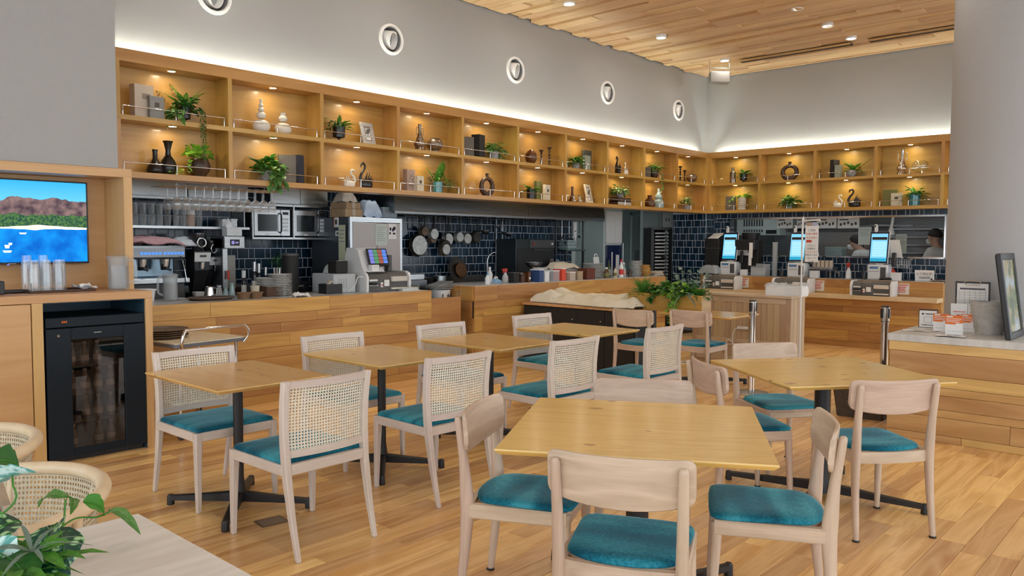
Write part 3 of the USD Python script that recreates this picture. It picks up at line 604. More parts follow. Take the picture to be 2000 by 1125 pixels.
# ================================================================ plants
def leaf_strip(L, w, droop, n=4, fold=.25, shape=None, twist=0.0):
    """one leaf along +x from the origin: two-sided strip with a folded midrib"""
    V = []; 
    for i in range(n+1):
        t = i/n; ww = w*(shape(t) if shape else math.sin(PI*min(1, .08+t*.92))**.8)/2; x = L*t; z = -droop*L*t*t
        V += [(x, ww, z+fold*ww), (x, 0, z), (x, -ww, z+fold*ww)]
    F = []
    for i in range(n):
        for j in range(2):
            a = 3*i+j; F += [(a, a+3, a+4), (a, a+4, a+1)]
    return np.array(V), np.array(F)
def orient(mesh, az, el, p, roll=0.0):
    return mv(mv(mv(mesh, rx=roll), ry=-el), rz=az, t=p)
def fronds(r, n, L, spread, up, p=(0, 0, 0), w=.012, pinna=.03, count=11, droop=.9):
    L, w, pinna = L*1.12, w*1.25, pinna*1.2
    """fern fronds: a curved rib with paired leaflets"""
    out = []
    for k in range(n):
        az = 360*k/n+r.uniform(-20, 20); el = r.uniform(*up); l = L*r.uniform(.7, 1.1); d = droop*r.uniform(.6, 1.2)
        P = []
        for t in np.linspace(0, 1, 7): P.append((l*t, 0, -d*l*.5*t*t))
        out.append(orient(tube(P, .0012, 3), az, el, p))
        for i in range(1, count+1):
            t = i/(count+.5); pl = pinna*math.sin(PI*(t*.85+.12)); lf = leaf_strip(pl, w, .2, 2)
            for s in (-1, 1): out.append(orient(mv(lf, rz=s*62, t=(l*t, 0, -d*l*.5*t*t)), az, el, p))
    return cat_(*out)
def bush(r, n, size, L, w, p=(0, 0, 0), el=(0, 80), droop=.5, shape=None, flat=1.0, az=None):
    out = []; L, w = L*1.15, w*1.3
    for k in range(n):
        a = r.uniform(0, 360) if az is None else r.uniform(*az); e = r.uniform(*el); d = r.uniform(.25, 1)*size
        q = np.array([math.cos(math.radians(a))*math.cos(math.radians(e))*d, math.sin(math.radians(a))*math.cos(math.radians(e))*d*flat, math.sin(math.radians(e))*d*.9])
        out.append(orient(leaf_strip(L*r.uniform(.7, 1.2), w*r.uniform(.8, 1.2), droop, 3, shape=shape), a+r.uniform(-50, 50), e*.6+r.uniform(-30, 25), q+p, r.uniform(-30, 30)))
        if k % 4 == 0: out.append(tube([p, q*.5+p+[0, 0, d*.12], q+p], .0012, 3))
    return cat_(*out)
def trail(r, pts, L, w, step=.02, shape=None):
    P = spline(pts, 40); out = [tube(P[::3], .0013, 4)]; acc = 0
    for a, b in zip(P, P[1:]):
        acc += np.linalg.norm(b-a)
        if acc > step: acc = 0; out.append(orient(leaf_strip(L*r.uniform(.7, 1.2), w, .4, 3, shape=shape), r.uniform(180, 360), r.uniform(-50, 10), b, r.uniform(-40, 40)))
    return cat_(*out)
round_leaf = lambda t: math.sin(PI*min(1, .02+t*.98))**.55
heart = lambda t: (math.sin(PI*(t**.7))**.7 if 0 < t < 1 else .05)
M['fern'] = leafmat('fern_green', (.06, .22, .02), (.26, .50, .08)); M['dark_leaf'] = leafmat('dark_leaf_green', (.025, .12, .02), (.11, .30, .05)); M['lime'] = leafmat('lime_leaf', (.22, .46, .04), (.48, .66, .13))
M['varieg'] = leafmat('variegated_leaf', (.10, .25, .05), (.60, .66, .42), 70); M['pale_leaf'] = leafmat('pale_cream_leaf', (.22, .32, .10), (.68, .68, .42), 40); M['grey_leaf'] = leafmat('eucalyptus_grey', (.16, .24, .19), (.34, .42, .36))
M['cer_black'] = plain('black_ceramic', (.012, .011, .011), .28); M['cer_brown'] = mottled('dark_brown_ceramic', (.035, .018, .010), (.075, .04, .02), 10, .38); M['cer_white'] = plain('white_ceramic', (.66, .63, .56), .22)
M['cer_grey'] = mottled('grey_concrete', (.26, .25, .24), (.40, .39, .37), 30, .7); M['bronze'] = mottled('aged_bronze', (.20, .15, .11), (.34, .28, .22), 8, .32, metal=.85); M['silver'] = mottled('hammered_silver', (.45, .42, .40), (.62, .60, .58), 14, .2, metal=1.0)
M['teal_glass'] = plain('teal_glass', (.05, .22, .24), .08, coat_weight=.5); M['amber'] = plain('amber_brown_glaze', (.11, .04, .012), .2); M['ivory'] = plain('ivory_card', (.60, .53, .40), .6); M['blueglass'] = plain('pale_blue_glass', (.42, .58, .60), .08, transmission_weight=.45)
COLS = {'beige': (.50, .42, .34), 'grey': (.25, .25, .24), 'taupe': (.16, .14, .115), 'navy': (.018, .02, .035), 'black': (.014, .012, .012), 'pink': (.42, .30, .24), 'cream': (.62, .55, .42), 'olive': (.17, .17, .05), 'darkolive': (.05, .048, .035), 'sage': (.30, .32, .25), 'brown': (.075, .035, .02), 'stone': (.36, .35, .32)}
for k, c in COLS.items(): M['bk_'+k] = plain('cloth_'+k, c, .65, bumpy=.2, bscale=300)
M['page'] = plain('page_edges', (.55, .50, .42), .8); M['soil'] = plain('potting_soil', (.03, .02, .013), .9)
# ================================================================ ornaments (origin at the base, front towards -y)
def book(label, loc, rz, w, h, d, col, tilt=0, motif=None, group='books and boxes on the display shelves', name='book', cat='book'):
    t = thing(name, label, cat, loc, rz, group); c = .004; m_ = M['bk_'+col]; R = lambda q: mv(q, rz=tilt)
    obj('cover', R(cat_(rb(-w/2, -w/2+c, -d/2, d/2, 0, h, .001), rb(w/2-c, w/2, -d/2, d/2, 0, h, .001), rb(-w/2, w/2, -d/2, -d/2+c, 0, h, .0012))), m_, t)
    obj('page_block', R(box(-w/2+c, w/2-c, -d/2+c, d/2-.006, .003, h-.004)), M['page'], t)
    if motif == 'square': obj('emblem', R(cat_(box(-w*.16, w*.16, -d/2-.0012, -d/2, h*.52, h*.72))), M['taupe_ink'], t)
    if motif == 'lines': obj('title_lines', R(cat_(*[box(-w*.1, w*.36, -d/2-.0012, -d/2, h*(.72-.035*k), h*(.735-.035*k)) for k in range(5)])), M['taupe_ink'], t)
    if motif == 'swirl': obj('printed_ornament', R(cat_(*[mv(tube([(w*.3*math.sin(a*2+k), 0, h*(.2+.14*k)+.02*math.cos(3*a)) for a in np.linspace(0, 3, 9)], .0018, 4), (0, -d/2, 0)) for k in range(5)])), M['taupe_ink'], t)
    return t
M['taupe_ink'] = plain('taupe_print', (.10, .085, .07), .7)
PROF = {
 'bottle': [(0, 0), (.20, 0), (.27, .06), (.29, .18), (.25, .34), (.14, .50), (.085, .62), (.08, .88), (.10, 1.0), (.07, 1.0), (.06, .9), (0, .88)],
 'flare': [(0, 0), (.20, 0), (.28, .10), (.30, .25), (.24, .42), (.10, .58), (.085, .72), (.15, .94), (.19, 1.0), (.15, 1.0), (.07, .75), (0, .72)],
 'handle': [(0, 0), (.20, 0), (.22, .02), (.17, .14), (.21, .20), (.23, .27), (.17, .36), (.14, .40), (.15, .44), (.09, .56), (.065, .70), (.06, .96), (.075, 1.0), (.05, 1.0), (0, .98)],
 'egg': [(0, 0), (.22, 0), (.36, .18), (.44, .45), (.40, .70), (.24, .90), (.12, .97), (.10, 1.0), (.07, .97), (0, .95)],
 'tallflare': [(0, 0), (.24, 0), (.26, .04), (.17, .22), (.08, .50), (.06, .85), (.075, 1.0), (.045, 1.0), (0, .95)],
 'tiny': [(0, 0), (.33, 0), (.40, .15), (.40, .3), (.15, .55), (.12, .9), (.2, 1.0), (.1, 1.0), (0, .9)],
 'jug': [(0, 0), (.38, 0), (.48, .15), (.50, .40), (.34, .65), (.20, .78), (.19, .92), (.24, 1.0), (.17, 1.0), (0, .9)],
 'cylbottle': [(0, 0), (.17, 0), (.18, .02), (.18, .68), (.16, .74), (.09, .78), (.09, .98), (.105, 1.0), (.06, 1.0), (0, .95)],
 'dgourd': [(0, 0), (.26, 0), (.28, .05), (.28, .22), (.24, .36), (.16, .44), (.19, .54), (.17, .66), (.09, .76), (.055, .86), (.06, 1.0), (.035, 1.0), (0, .9)],
}
def vase(label, loc, rz, h, kind, m_, wid=1.0, group='vases on the display shelves'):
    t = thing('vase', label, 'vase', loc, rz, group); P = PROF[kind]
    # body and neck split at the shoulder
    z = [p[1] for p in P]; k = max(3, next(i for i in range(len(z)) if z[i] >= .5))
    A = [(r*h*wid, q*h) for r, q in P[:k+1]]; B = [(r*h*wid, q*h) for r, q in P[k:]]
    obj('vase_body', lathe(A, 28), m_, t, 50); obj('vase_neck', lathe(B, 28), m_, t, 50)
    if kind == 'handle':
        for s in (-1, 1): obj('handle', tube(spline([(s*.06*h, 0, .86*h), (s*.15*h, 0, .87*h), (s*.17*h, 0, .74*h), (s*.155*h, 0, .60*h), (s*.07*h, 0, .60*h)], 20), .013*h, 6), m_, t, True)
    return t
def gourd(label, loc, rz, h, n, m_):
    t = thing('gourd_vase', label, 'vase', loc, rz, 'vases on the display shelves'); z = 0; R = [.29*h, .155*h, .105*h, .08*h] if n == 4 else [.40*h, .215*h]; cap = .055*h
    R = [q*(h-cap)/(sum(R)*1.62) for q in R] if True else R
    for r_ in R:
        P = [(r_*math.sin(a), z+r_*.81*(1-math.cos(a))) for a in np.linspace(.55, PI-.45, 12)]; P = [(0, P[0][1])]+P+[(0, P[-1][1])]
        obj('globe', mv(lathe(P, 24), (0, 0, -r_*.81*(1-math.cos(.55)) if z == 0 else 0)), m_, t, 60); z += 2*.81*r_*.93
    obj('lip', lathe([(0, z-.06*h), (R[-1]*.45, z-.06*h), (R[-1]*.5, z), (R[-1]*.7, h), (R[-1]*.45, h), (0, h-.01)], 20), m_, t, 40)
def roundpot(label, loc, rz, h, w, m_):
    t = thing('round_vase', label, 'vase', loc, rz, 'vases on the display shelves'); b = .16*h
    obj('vase_body', lathe([(0, b*.5)]+[(w/2*max(.12, math.sin(a)), b*.5+(h-b*.5)*(1-math.cos(a))/2) for a in np.linspace(.35, PI-.32, 16)]+[(w*.10, h*.93), (0, h*.92)], 30), m_, t, 60)
    obj('foot', lathe([(0, 0), (w*.27, 0), (w*.25, b), (w*.2, b*1.2), (0, b*1.2)], 24), m_, t, 40)
def ringvase(label, loc, rz, h, w, m_):
    t = thing('ring_vase', label, 'vase', loc, rz, 'vases on the display shelves'); hh = h*.80; r_ = w*.105
    P = [((w/2-r_)*math.cos(a), 0, hh/2+(hh/2-r_)*math.sin(a)) for a in np.linspace(0, 2*PI, 40, endpoint=False)]
    rr = [r_*(1.15-.15*math.sin(a)) for a in np.linspace(0, 2*PI, 40, endpoint=False)]
    obj('ring', tube(P, rr, 12, True), m_, t, True)
    obj('neck', mv(lathe([(0, 0), (r_*1.3, 0), (r_*.75, h*.06), (r_*.7, h*.17), (r_*1.0, h*.22), (r_*.6, h*.22), (0, h*.2)], 18), (0, 0, hh-r_*1.2)), m_, t, 50)
    obj('base', rb(-w*.2, w*.2, -r_*1.1, r_*1.1, 0, r_*.9, .003), m_, t)
def swan(label, loc, rz, h, w, m_, flip=1):
    t = thing('swan_figurine', label, 'figurine', loc, rz, 'swan figurines'); f = flip
    bod = [(0, 0), (.30, 0), (.42, .08), (.40, .26), (.22, .36), (0, .38)]
    b = lathe([(r*w, z*h) for r, z in bod], 24); v = b[0].copy(); v[:, 1] *= .62; v[:, 0] += f*.06*w
    obj('swan_body', (v, b[1]), m_, t, 60)
    N = spline([(-f*.22*w, 0, .18*h), (-f*.36*w, 0, .36*h), (-f*.28*w, 0, .56*h), (-f*.08*w, 0, .74*h), (-f*.04*w, 0, .88*h), (-f*.16*w, 0, .965*h), (-f*.28*w, 0, .92*h), (-f*.33*w, 0, .80*h)], 32)
    obj('neck', tube(N, np.interp(np.linspace(0, 1, len(N)), [0, .4, .85, 1], [.10*w, .065*w, .06*w, .02*w]), 10), m_, t, True)
    for k, (x, l) in enumerate(((.10, .62), (.24, .50), (.36, .36))):
        W = spline([(-f*.22*w+f*k*.09*w, 0, .12*h), (f*(x-.05)*w, 0, .30*h), (f*(x+.14)*w, 0, (l+.02)*h)], 14)
        for s in (-1, 1): obj('wing_feather', mv(tube(W, np.interp(np.linspace(0, 1, len(W)), [0, .5, 1], [.05*w, .075*w, .008*w]), 7), (0, s*.11*w, 0)), m_, t, True)
def candle(label, loc, rz, h, m_):
    t = thing('candle_holder', label, 'candle holder', loc, rz, 'turned candle holders'); w = .055
    obj('base', lathe([(0, 0), (w*.62, 0), (w*.6, .012), (w*.3, .03), (w*.2, .04), (0, .04)], 20), m_, t, 40)
    P = [(0, .038)]; n = 4
    for k in range(n): z = .04+(h-.075)*k/n; d = (h-.075)/n; P += [(w*.16, z), (w*.16, z+d*.3), (w*.36, z+d*.55), (w*.3, z+d*.72), (w*.15, z+d*.95)]
    P += [(w*.16, h-.035), (0, h-.035)]
    obj('turned_stem', lathe(P, 18), m_, t, 50); obj('drip_cup', lathe([(0, h-.036), (w*.2, h-.036), (w*.55, h-.012), (w*.55, h), (w*.42, h), (w*.3, h-.012), (0, h-.012)], 20), m_, t, 40)
def frame_(label, loc, rz, w, h, m_):
    t = thing('picture_frame', label, 'picture frame', loc, rz, 'picture frames on the display shelves'); b = w*.24; T = lambda q: mv(q, rx=-14)
    obj('moulding', T(cat_(rb(-w/2, w/2, -.012, .012, 0, b, .004), rb(-w/2, w/2, -.012, .012, h-b, h, .004), rb(-w/2, -w/2+b, -.012, .012, b, h-b, .004), rb(w/2-b, w/2, -.012, .012, b, h-b, .004))), m_, t)
    obj('inner_lip', T(cat_(box(-w/2+b, w/2-b, -.008, .004, b, b+.008), box(-w/2+b, w/2-b, -.008, .004, h-b-.008, h-b), box(-w/2+b, -w/2+b+.008, -.008, .004, b, h-b), box(w/2-b-.008, w/2-b, -.008, .004, b, h-b))), M['silver'], t)
    obj('print', T(box(-w/2+b, w/2-b, .002, .008, b, h-b)), M['paper'], t)
    obj('printed_lines', T(cat_(*[box(-w*.16, w*.16, .0008, .002, h*(.36+.07*k), h*(.38+.07*k)) for k in range(5)])), M['grey'], t)
    obj('easel_back', mv(hull([(-.02, .012, h*.7), (.02, .012, h*.7), (-.035, .075, 0), (.035, .075, 0), (-.02, .016, h*.7), (.035, .08, 0)]), rx=0), M['bk_taupe'], t)
def plant(label, loc, rz, pot, pm, fol, seed, name='potted_plant', extra=()):
    """pot: (kind, width, height); fol: list of (mesh builder, material key)"""
    t = thing(name, label, 'plant', loc, rz, 'potted plants on the display shelves'); k, w, h = pot; r = random.Random(seed)
    if k == 'cyl': P = [(0, 0), (w*.44, 0), (w*.5, h), (w*.45, h), (w*.44, h*.85), (0, h*.84)]
    if k == 'round': P = [(0, 0), (w*.3, 0)]+[(w/2*math.sin(a), h*(1-math.cos(a))/2/.86) for a in np.linspace(.75, PI-.85, 9)]+[(w*.3, h*.92), (0, h*.88)]
    if k == 'foot': P = [(0, 0), (w*.28, 0), (w*.24, h*.05), (w*.1, h*.12), (w*.1, h*.2), (w*.46, h*.28), (w*.5, h), (w*.45, h), (w*.44, h*.9), (0, h*.88)]
    if k == 'bowl': P = [(0, 0), (w*.25, 0), (w*.4, h*.25), (w*.5, h*.65), (w*.48, h), (w*.42, h), (w*.4, h*.85), (0, h*.8)]
    if k == 'ribbed': P = [(0, 0)]+[(w*(.5 if j % 2 else .42), h*j/12) for j in range(12)]+[(w*.48, h), (w*.42, h), (0, h*.9)]
    obj('pot', lathe(P, 28), pm, t, 50); obj('soil', lathe([(0, h*.86), (w*.425, h*.86), (w*.425, h*.9), (0, h*.9)], 16), M['soil'], t)
    for fn, mk in fol: obj('foliage', mv(fn(r), (0, 0, h*.9)), M[mk], t, kind='stuff')
YA, XB, ZL, ZU = 6.69, 12.315, 2.058, 2.508
def A(x, z): return (x, YA, z)
def B(y, z): return (XB, y, z)
# --- long shelf, upper row
book('tall beige book with a printed title, upper row, first bay from the left', A(2.848, ZU), 8, .165, .27, .075, 'beige', motif='lines')
book('small grey box-book with a square emblem, upper row, leftmost bay', (2.944, 6.655, ZU), 4, .125, .185, .06, 'grey', motif='square')
book('grey-brown wide book standing at the back of the second lower bay', A(4.212, ZL), -14, .19, .265, .05, 'taupe'); book('thin navy book right of the grey-brown one, second lower bay', A(4.302, ZL), 12, .075, .27, .13, 'navy')
book('rosy book with a swirling ornament, lower row under the bronze handled vase', A(5.715, ZL), 10, .135, .235, .06, 'pink', motif='swirl'); book('small cream box with a dark square, before the rosy ornament book', (5.825, 6.65, ZL), 4, .105, .17, .05, 'cream', motif='square', name='keepsake_box', cat='box')
book('grey-brown slanted slab behind the black book, upper row, fifth bay from the left', (6.692, 6.735, ZU), -30, .17, .24, .04, 'taupe'); book('thick black book, upper row, fifth bay from the left', A(6.791, ZU), 14, .13, .27, .11, 'black')  # left piece: slanted grey-brown slab made with the book builder
book('olive green book behind the cream box, sixth lower bay from the left', (7.933, 6.72, ZL), 6, .13, .245, .04, 'olive'); book('cream box with a dark square, beside the olive book, sixth lower bay', (8.025, 6.65, ZL), 4, .11, .20, .045, 'cream', motif='square', name='keepsake_box', cat='box')
book('tall dark olive book at the back of the seventh upper bay', (8.993, 6.73, ZU), 4, .19, .285, .04, 'darkolive'); book('shorter grey-green book before the dark olive one, seventh upper bay', (8.891, 6.655, ZU), 6, .15, .20, .04, 'sage')
t = thing('book_stack', 'two dark brown books lying under a pot, third lower bay from the corner', 'books', A(9.781, ZL))
for k, (w, z) in enumerate(((.36, 0), (.34, .055))):
    obj('cover', cat_(rb(-w/2, w/2, -.075, .07, z, z+.006, .001), rb(-w/2, w/2, -.075, .07, z+.045, z+.052, .001), rb(-w/2, -w/2+.005, -.075, .07, z, z+.052, .001)), M['bk_brown'], t); obj('page_block', box(-w/2+.004, w/2-.006, -.07, .066, z+.005, z+.046), M['bk_brown'] if k else M['page'], t)
book('little dark book at the left edge of the second upper bay from the corner', A(10.488, ZU), 20, .05, .16, .1, 'taupe')
vase('squat black bottle vase, lower row, leftmost bay', A(2.949, ZL), 0, .205, 'bottle', M['cer_black'], 1.15); vase('taller black vase with a flared mouth, lower row, leftmost bay', A(3.059, ZL), 0, .285, 'flare', M['cer_black'], .8)
gourd('tall white vase of four stacked globes, second upper bay', A(3.935, ZU), 0, .30, 4, M['cer_white']); gourd('short white double-gourd vase, second upper bay', A(4.163, ZU), 0, .205, 2, M['cer_white'])
frame_('silvery picture frame leaning in the third upper bay', A(5.182, ZU), 10, .185, .24, plain('pewter_frame', (.50, .50, .50), .4, .3)); frame_('cream picture frame leaning in the seventh lower bay', A(9.036, ZL), 10, .165, .27, M['ivory'])
swan('white swan figurine beside the black one, third lower bay', A(4.931, ZL), 0, .185, .165, M['cer_white'], -1); swan('black swan figurine with feathered wings, third lower bay', A(5.125, ZL), 0, .265, .18, M['cer_black'], 1)
vase('bronze vase with two slim handles, fourth upper bay', A(5.872, ZU), 0, .295, 'handle', M['bronze']); roundpot('round bronze vase beside the handled one, fourth upper bay', A(6.093, ZU), 0, .17, .185, M['bronze'])
ringvase('dark brown ring-shaped vase, fifth lower bay from the left', A(6.943, ZL), 0, .30, .24, M['cer_brown'])
vase('brown egg-shaped vase, sixth upper bay from the left', A(7.754, ZU), 0, .185, 'egg', M['amber'], .95)
candle('shorter dark turned candle holder next to the egg vase', A(7.958, ZU), 0, .20, M['cer_brown']); candle('taller dark turned candle holder, sixth upper bay', A(8.125, ZU), 0, .25, M['cer_brown'])
vase('tall slim brown vase behind two little flasks, seventh lower bay', (8.673, 6.73, ZL), 0, .215, 'tallflare', M['amber'], 1.1); vase('left of two tiny mirrored flasks', (8.595, 6.645, ZL), 0, .085, 'tiny', M['silver']); vase('right of two tiny mirrored flasks', (8.747, 6.66, ZL), 0, .10, 'tiny', M['silver'])
swan('black swan figurine facing away, third upper bay from the corner', A(9.692, ZU), 60, .265, .16, M['cer_black'], -1); swan('white swan figurine tucked beside the black one, third upper bay from the corner', A(9.904, ZU), 20, .185, .14, M['cer_white'], 1)
vase('brown glazed jug vase, second lower bay from the corner', A(10.574, ZL), 0, .185, 'jug', M['amber'], .95); vase('pale blue glass double-gourd vase, second lower bay from the corner', A(10.827, ZL), 0, .30, 'dgourd', M['blueglass'], 1.05)
candle('taller dark candle holder in the corner bay', A(11.478, ZU), 0, .25, M['cer_brown']); candle('shorter dark candle holder in the corner bay', A(11.617, ZU), 0, .195, M['cer_brown']); roundpot('round bronze vase in the corner bay, upper row', A(11.850, ZU), 0, .155, .19, M['bronze'])
# --- plants of the long shelf
plant('fern and mixed ivy in a black pot with a long trailing strand, leftmost upper bay', A(3.211, ZU), 0, ('foot', .10, .14), M['cer_black'], [
    (lambda r: fronds(r, 11, .21, 1, (25, 75)), 'fern'), (lambda r: bush(r, 60, .12, .05, .03, el=(-15, 60)), 'dark_leaf'), (lambda r: bush(r, 26, .11, .075, .03, (-.06, -.03, -.05), (-40, 20), az=(140, 260)), 'varieg'),
    (lambda r: cat_(*[trail(r, [(.04+.02*k, -.05, 0), (.075+.016*k, -.115, -.03), (.08+.014*k, -.125, -.15), (.075+.012*k, -.12, -.26-.07*k)], .022, .014, .011) for k in range(4)]), 'dark_leaf')], 1)
plant('round brown pot with fleshy light green leaves, leftmost lower bay', A(3.329, ZL), 0, ('round', .19, .16), M['cer_brown'], [
    (lambda r: bush(r, 60, .12, .05, .046, (0, 0, .01), el=(10, 80), shape=round_leaf, droop=.25), 'lime'), (lambda r: trail(r, [(-.06, -.03, 0), (-.12, -.06, -.02), (-.13, -.07, -.12)], .05, .042, .03, round_leaf), 'lime')], 2)
tag(obj('fallen_sprig', mv(bush(random.Random(77), 9, .06, .045, .032, el=(5, 40)), (3.089, 6.63, ZL+.012)), M['lime']), 'small light green sprig lying beside the tall black flared vase', 'leaves')
plant('trailing plant with striped leaves tumbling over the edge, second lower bay', A(3.982, ZL), 0, ('cyl', .10, .10), M['cer_grey'], [
    (lambda r: bush(r, 90, .15, .06, .04, (.01, -.02, .0), (0, 80)), 'fern'), (lambda r: fronds(r, 5, .17, 1, (30, 60), (-.05, 0, .05)), 'dark_leaf'), (lambda r: bush(r, 40, .12, .065, .042, (.02, -.07, -.05), (-70, 30), az=(200, 340)), 'varieg'), (lambda r: trail(r, [(.02, -.07, 0), (.04, -.12, -.08), (.06, -.125, -.15)], .05, .04, .028), 'varieg')], 3)
plant('feathery plant in a black footed pot, third upper bay', A(4.797, ZU), 0, ('foot', .13, .145), M['cer_black'], [(lambda r: fronds(r, 13, .17, 1, (5, 65), pinna=.026), 'fern'), (lambda r: bush(r, 46, .11, .03, .018, el=(0, 60)), 'dark_leaf')], 4)
plant('leafy spray leaning left in a teal glass vase, fourth lower bay', A(6.140, ZL), 0, ('cyl', .12, .125), M['teal_glass'], [(lambda r: fronds(r, 3, .24, 1, (48, 66), (-.03, 0, 0), pinna=.05, w=.02, droop=.2), 'fern'), (lambda r: fronds(r, 1, .22, 1, (60, 62), (-.05, 0, .02), pinna=.05, w=.02, droop=.1), 'fern'), (lambda r: bush(r, 60, .12, .04, .022, (.02, -.02, .02), (5, 75)), 'fern'), (lambda r: bush(r, 40, .11, .03, .024, (.1, -.03, -.01), (-25, 40)), 'pale_leaf')], 5)
plant('white-and-green leaved plant in a grey pot, fifth upper bay', A(7.066, ZU), 0, ('cyl', .115, .10), M['cer_grey'], [(lambda r: bush(r, 90, .13, .055, .032, el=(0, 75)), 'varieg'), (lambda r: bush(r, 26, .09, .045, .028, (.1, -.02, -.02), (-40, 25)), 'pale_leaf')], 6)
plant('small bright fern in a black pot, sixth lower bay', A(7.756, ZL), 0, ('cyl', .115, .135), M['cer_black'], [(lambda r: fronds(r, 12, .13, 1, (0, 55), pinna=.035, w=.016), 'fern')], 7)
plant('spiky bright green plant in a grey pot, seventh upper bay', A(8.699, ZU), 0, ('cyl', .12, .09), M['cer_grey'], [(lambda r: bush(r, 70, .06, .11, .02, el=(10, 80), droop=.6), 'fern')], 8)
plant('cream-leaved plant in a low bowl on the two stacked books', A(9.765, ZL+.108), 0, ('bowl', .13, .085), M['cer_grey'], [(lambda r: bush(r, 80, .13, .05, .034, el=(0, 70)), 'pale_leaf'), (lambda r: bush(r, 40, .14, .05, .03, el=(-20, 30)), 'fern')], 9)
plant('pale-leaved plant with a strand hanging into the bay below, second upper bay from the corner', A(10.676, ZU), 0, ('bowl', .15, .11), M['cer_brown'], [(lambda r: bush(r, 70, .14, .055, .026, el=(10, 80)), 'varieg'), (lambda r: bush(r, 20, .05, .16, .02, (.05, 0, .03), (30, 70), az=(-40, 40)), 'fern'), (lambda r: trail(r, [(.02, -.05, 0), (.05, -.115, -.04), (.055, -.12, -.18), (.05, -.12, -.30)], .04, .03, .02), 'varieg')], 10)
plant('little cream-flecked plant in a clay pot, corner bay, lower row', A(11.699, ZL), 0, ('cyl', .125, .075), M['cer_grey'], [(lambda r: bush(r, 80, .12, .045, .036, (0, 0, .02), (10, 85)), 'pale_leaf')], 11)
# --- back shelf
gB = -90
vase('slim dark bottle, first upper bay of the back shelf', B(6.188, ZU), gB, .255, 'cylbottle', M['bronze'], 1.05)
plant('bright fern in a dark footed pot, first upper bay of the back shelf', B(5.997, ZU), gB, ('foot', .125, .14), M['cer_black'], [(lambda r: fronds(r, 14, .15, 1, (0, 65), pinna=.03, w=.014), 'fern')], 12)
book('dark taupe book, first lower bay of the back shelf', B(6.214, ZL), gB, .165, .235, .05, 'taupe')
plant('lime leaves in a ribbed cream vase, first lower bay of the back shelf', B(6.013, ZL), gB, ('ribbed', .145, .205), M['cer_white'], [(lambda r: bush(r, 24, .12, .065, .05, (0, 0, .0), (15, 80), shape=heart), 'lime'), (lambda r: trail(r, [(0, 0, 0), (-.1, -.02, .05), (-.2, -.03, -.02)], .06, .05, .035, heart), 'lime')], 13)
ringvase('dark brown ring-shaped vase on the back shelf', B(5.218, ZU), gB, .32, .285, M['cer_brown'])
plant('mixed leafy plant in a grey pot, second lower bay of the back shelf', B(5.215, ZL), gB, ('cyl', .11, .07), M['cer_grey'], [(lambda r: bush(r, 90, .16, .06, .034, el=(-5, 80)), 'fern'), (lambda r: bush(r, 40, .16, .06, .03, el=(10, 60)), 'pale_leaf'), (lambda r: fronds(r, 4, .2, 1, (35, 60)), 'dark_leaf')], 14)
book('black book, third upper bay of the back shelf', (12.33, 4.521, ZU), gB-25, .07, .275, .12, 'black'); book('short grey-green book beside the black one, back shelf', (12.285, 4.448, ZU), gB-10, .095, .19, .06, 'sage')
plant('fern in a whitish concrete pot, third upper bay of the back shelf', B(4.265, ZU), gB, ('bowl', .15, .105), M['cer_grey'], [(lambda r: fronds(r, 13, .17, 1, (10, 60), (.02, 0, 0), pinna=.036, w=.016), 'fern'), (lambda r: fronds(r, 2, .27, 1, (40, 55), (.06, 0, 0), pinna=.03, droop=.3), 'fern')], 15)
swan('white swan figurine, third lower bay of the back shelf', B(4.448, ZL), gB, .195, .16, M['cer_white'], -1); swan('black swan figurine with feathered wings, back shelf', B(4.221, ZL), gB, .275, .215, M['cer_black'], 1)
vase('silver vase with two slim handles, fourth upper bay of the back shelf', B(3.554, ZU), gB, .36, 'handle', M['silver'], .95)
t = thing('glass_bowl', 'rounded clear glass bowl vase beside the silver handled vase', 'vase', B(3.315, ZU), gB)
obj('bowl_wall', lathe([(.06, .004), (.10, .05), (.115, .11), (.10, .165), (.085, .18), (.08, .18), (.095, .162), (.11, .11), (.095, .05), (.055, .01)], 28), M['glass'], t, True); obj('bowl_foot', lathe([(0, 0), (.062, 0), (.058, .006), (0, .006)], 24), M['glass'], t)
book('olive green book, fourth lower bay of the back shelf', (12.335, 3.711, ZL), gB, .195, .24, .04, 'olive'); book('cream box with a dark square before the olive book, back shelf', (12.27, 3.602, ZL), gB, .15, .185, .045, 'cream', motif='square', name='keepsake_box', cat='box')
plant('wide-spreading plant in a dark glass pot, fourth lower bay of the back shelf', B(3.375, ZL), gB, ('cyl', .16, .165), M['teal_glass'], [(lambda r: fronds(r, 12, .22, 1, (-5, 45), pinna=.04, w=.018), 'dark_leaf'), (lambda r: fronds(r, 3, .2, 1, (50, 80), pinna=.03), 'fern'), (lambda r: bush(r, 40, .12, .05, .03, el=(0, 60)), 'fern')], 16)
M['stem'] = mat('stemware_glass', {'t': ('transparent_bsdf', {'color': (.99, .99, .99)}), 'd': ('glossy_bsdf', {'color': (.95, .97, 1.0), 'roughness': .08}), 'd2': ('diffuse_bsdf', {'color': (.72, .78, .80)}), 'y': ('mix_closure', {'fac': .45}), 'f': ('layer_weight', {'blend': .35}), 'mr': ('map_range', {'to_min': .10, 'to_max': .75}), 'x': ('mix_closure', {})}, [('d.BSDF', 'y.closure1'), ('d2.BSDF', 'y.closure2'), ('f.facing', 'mr.value'), ('mr.result', 'x.fac'), ('t.BSDF', 'x.closure1'), ('y.closure', 'x.closure2')], 'x.closure')
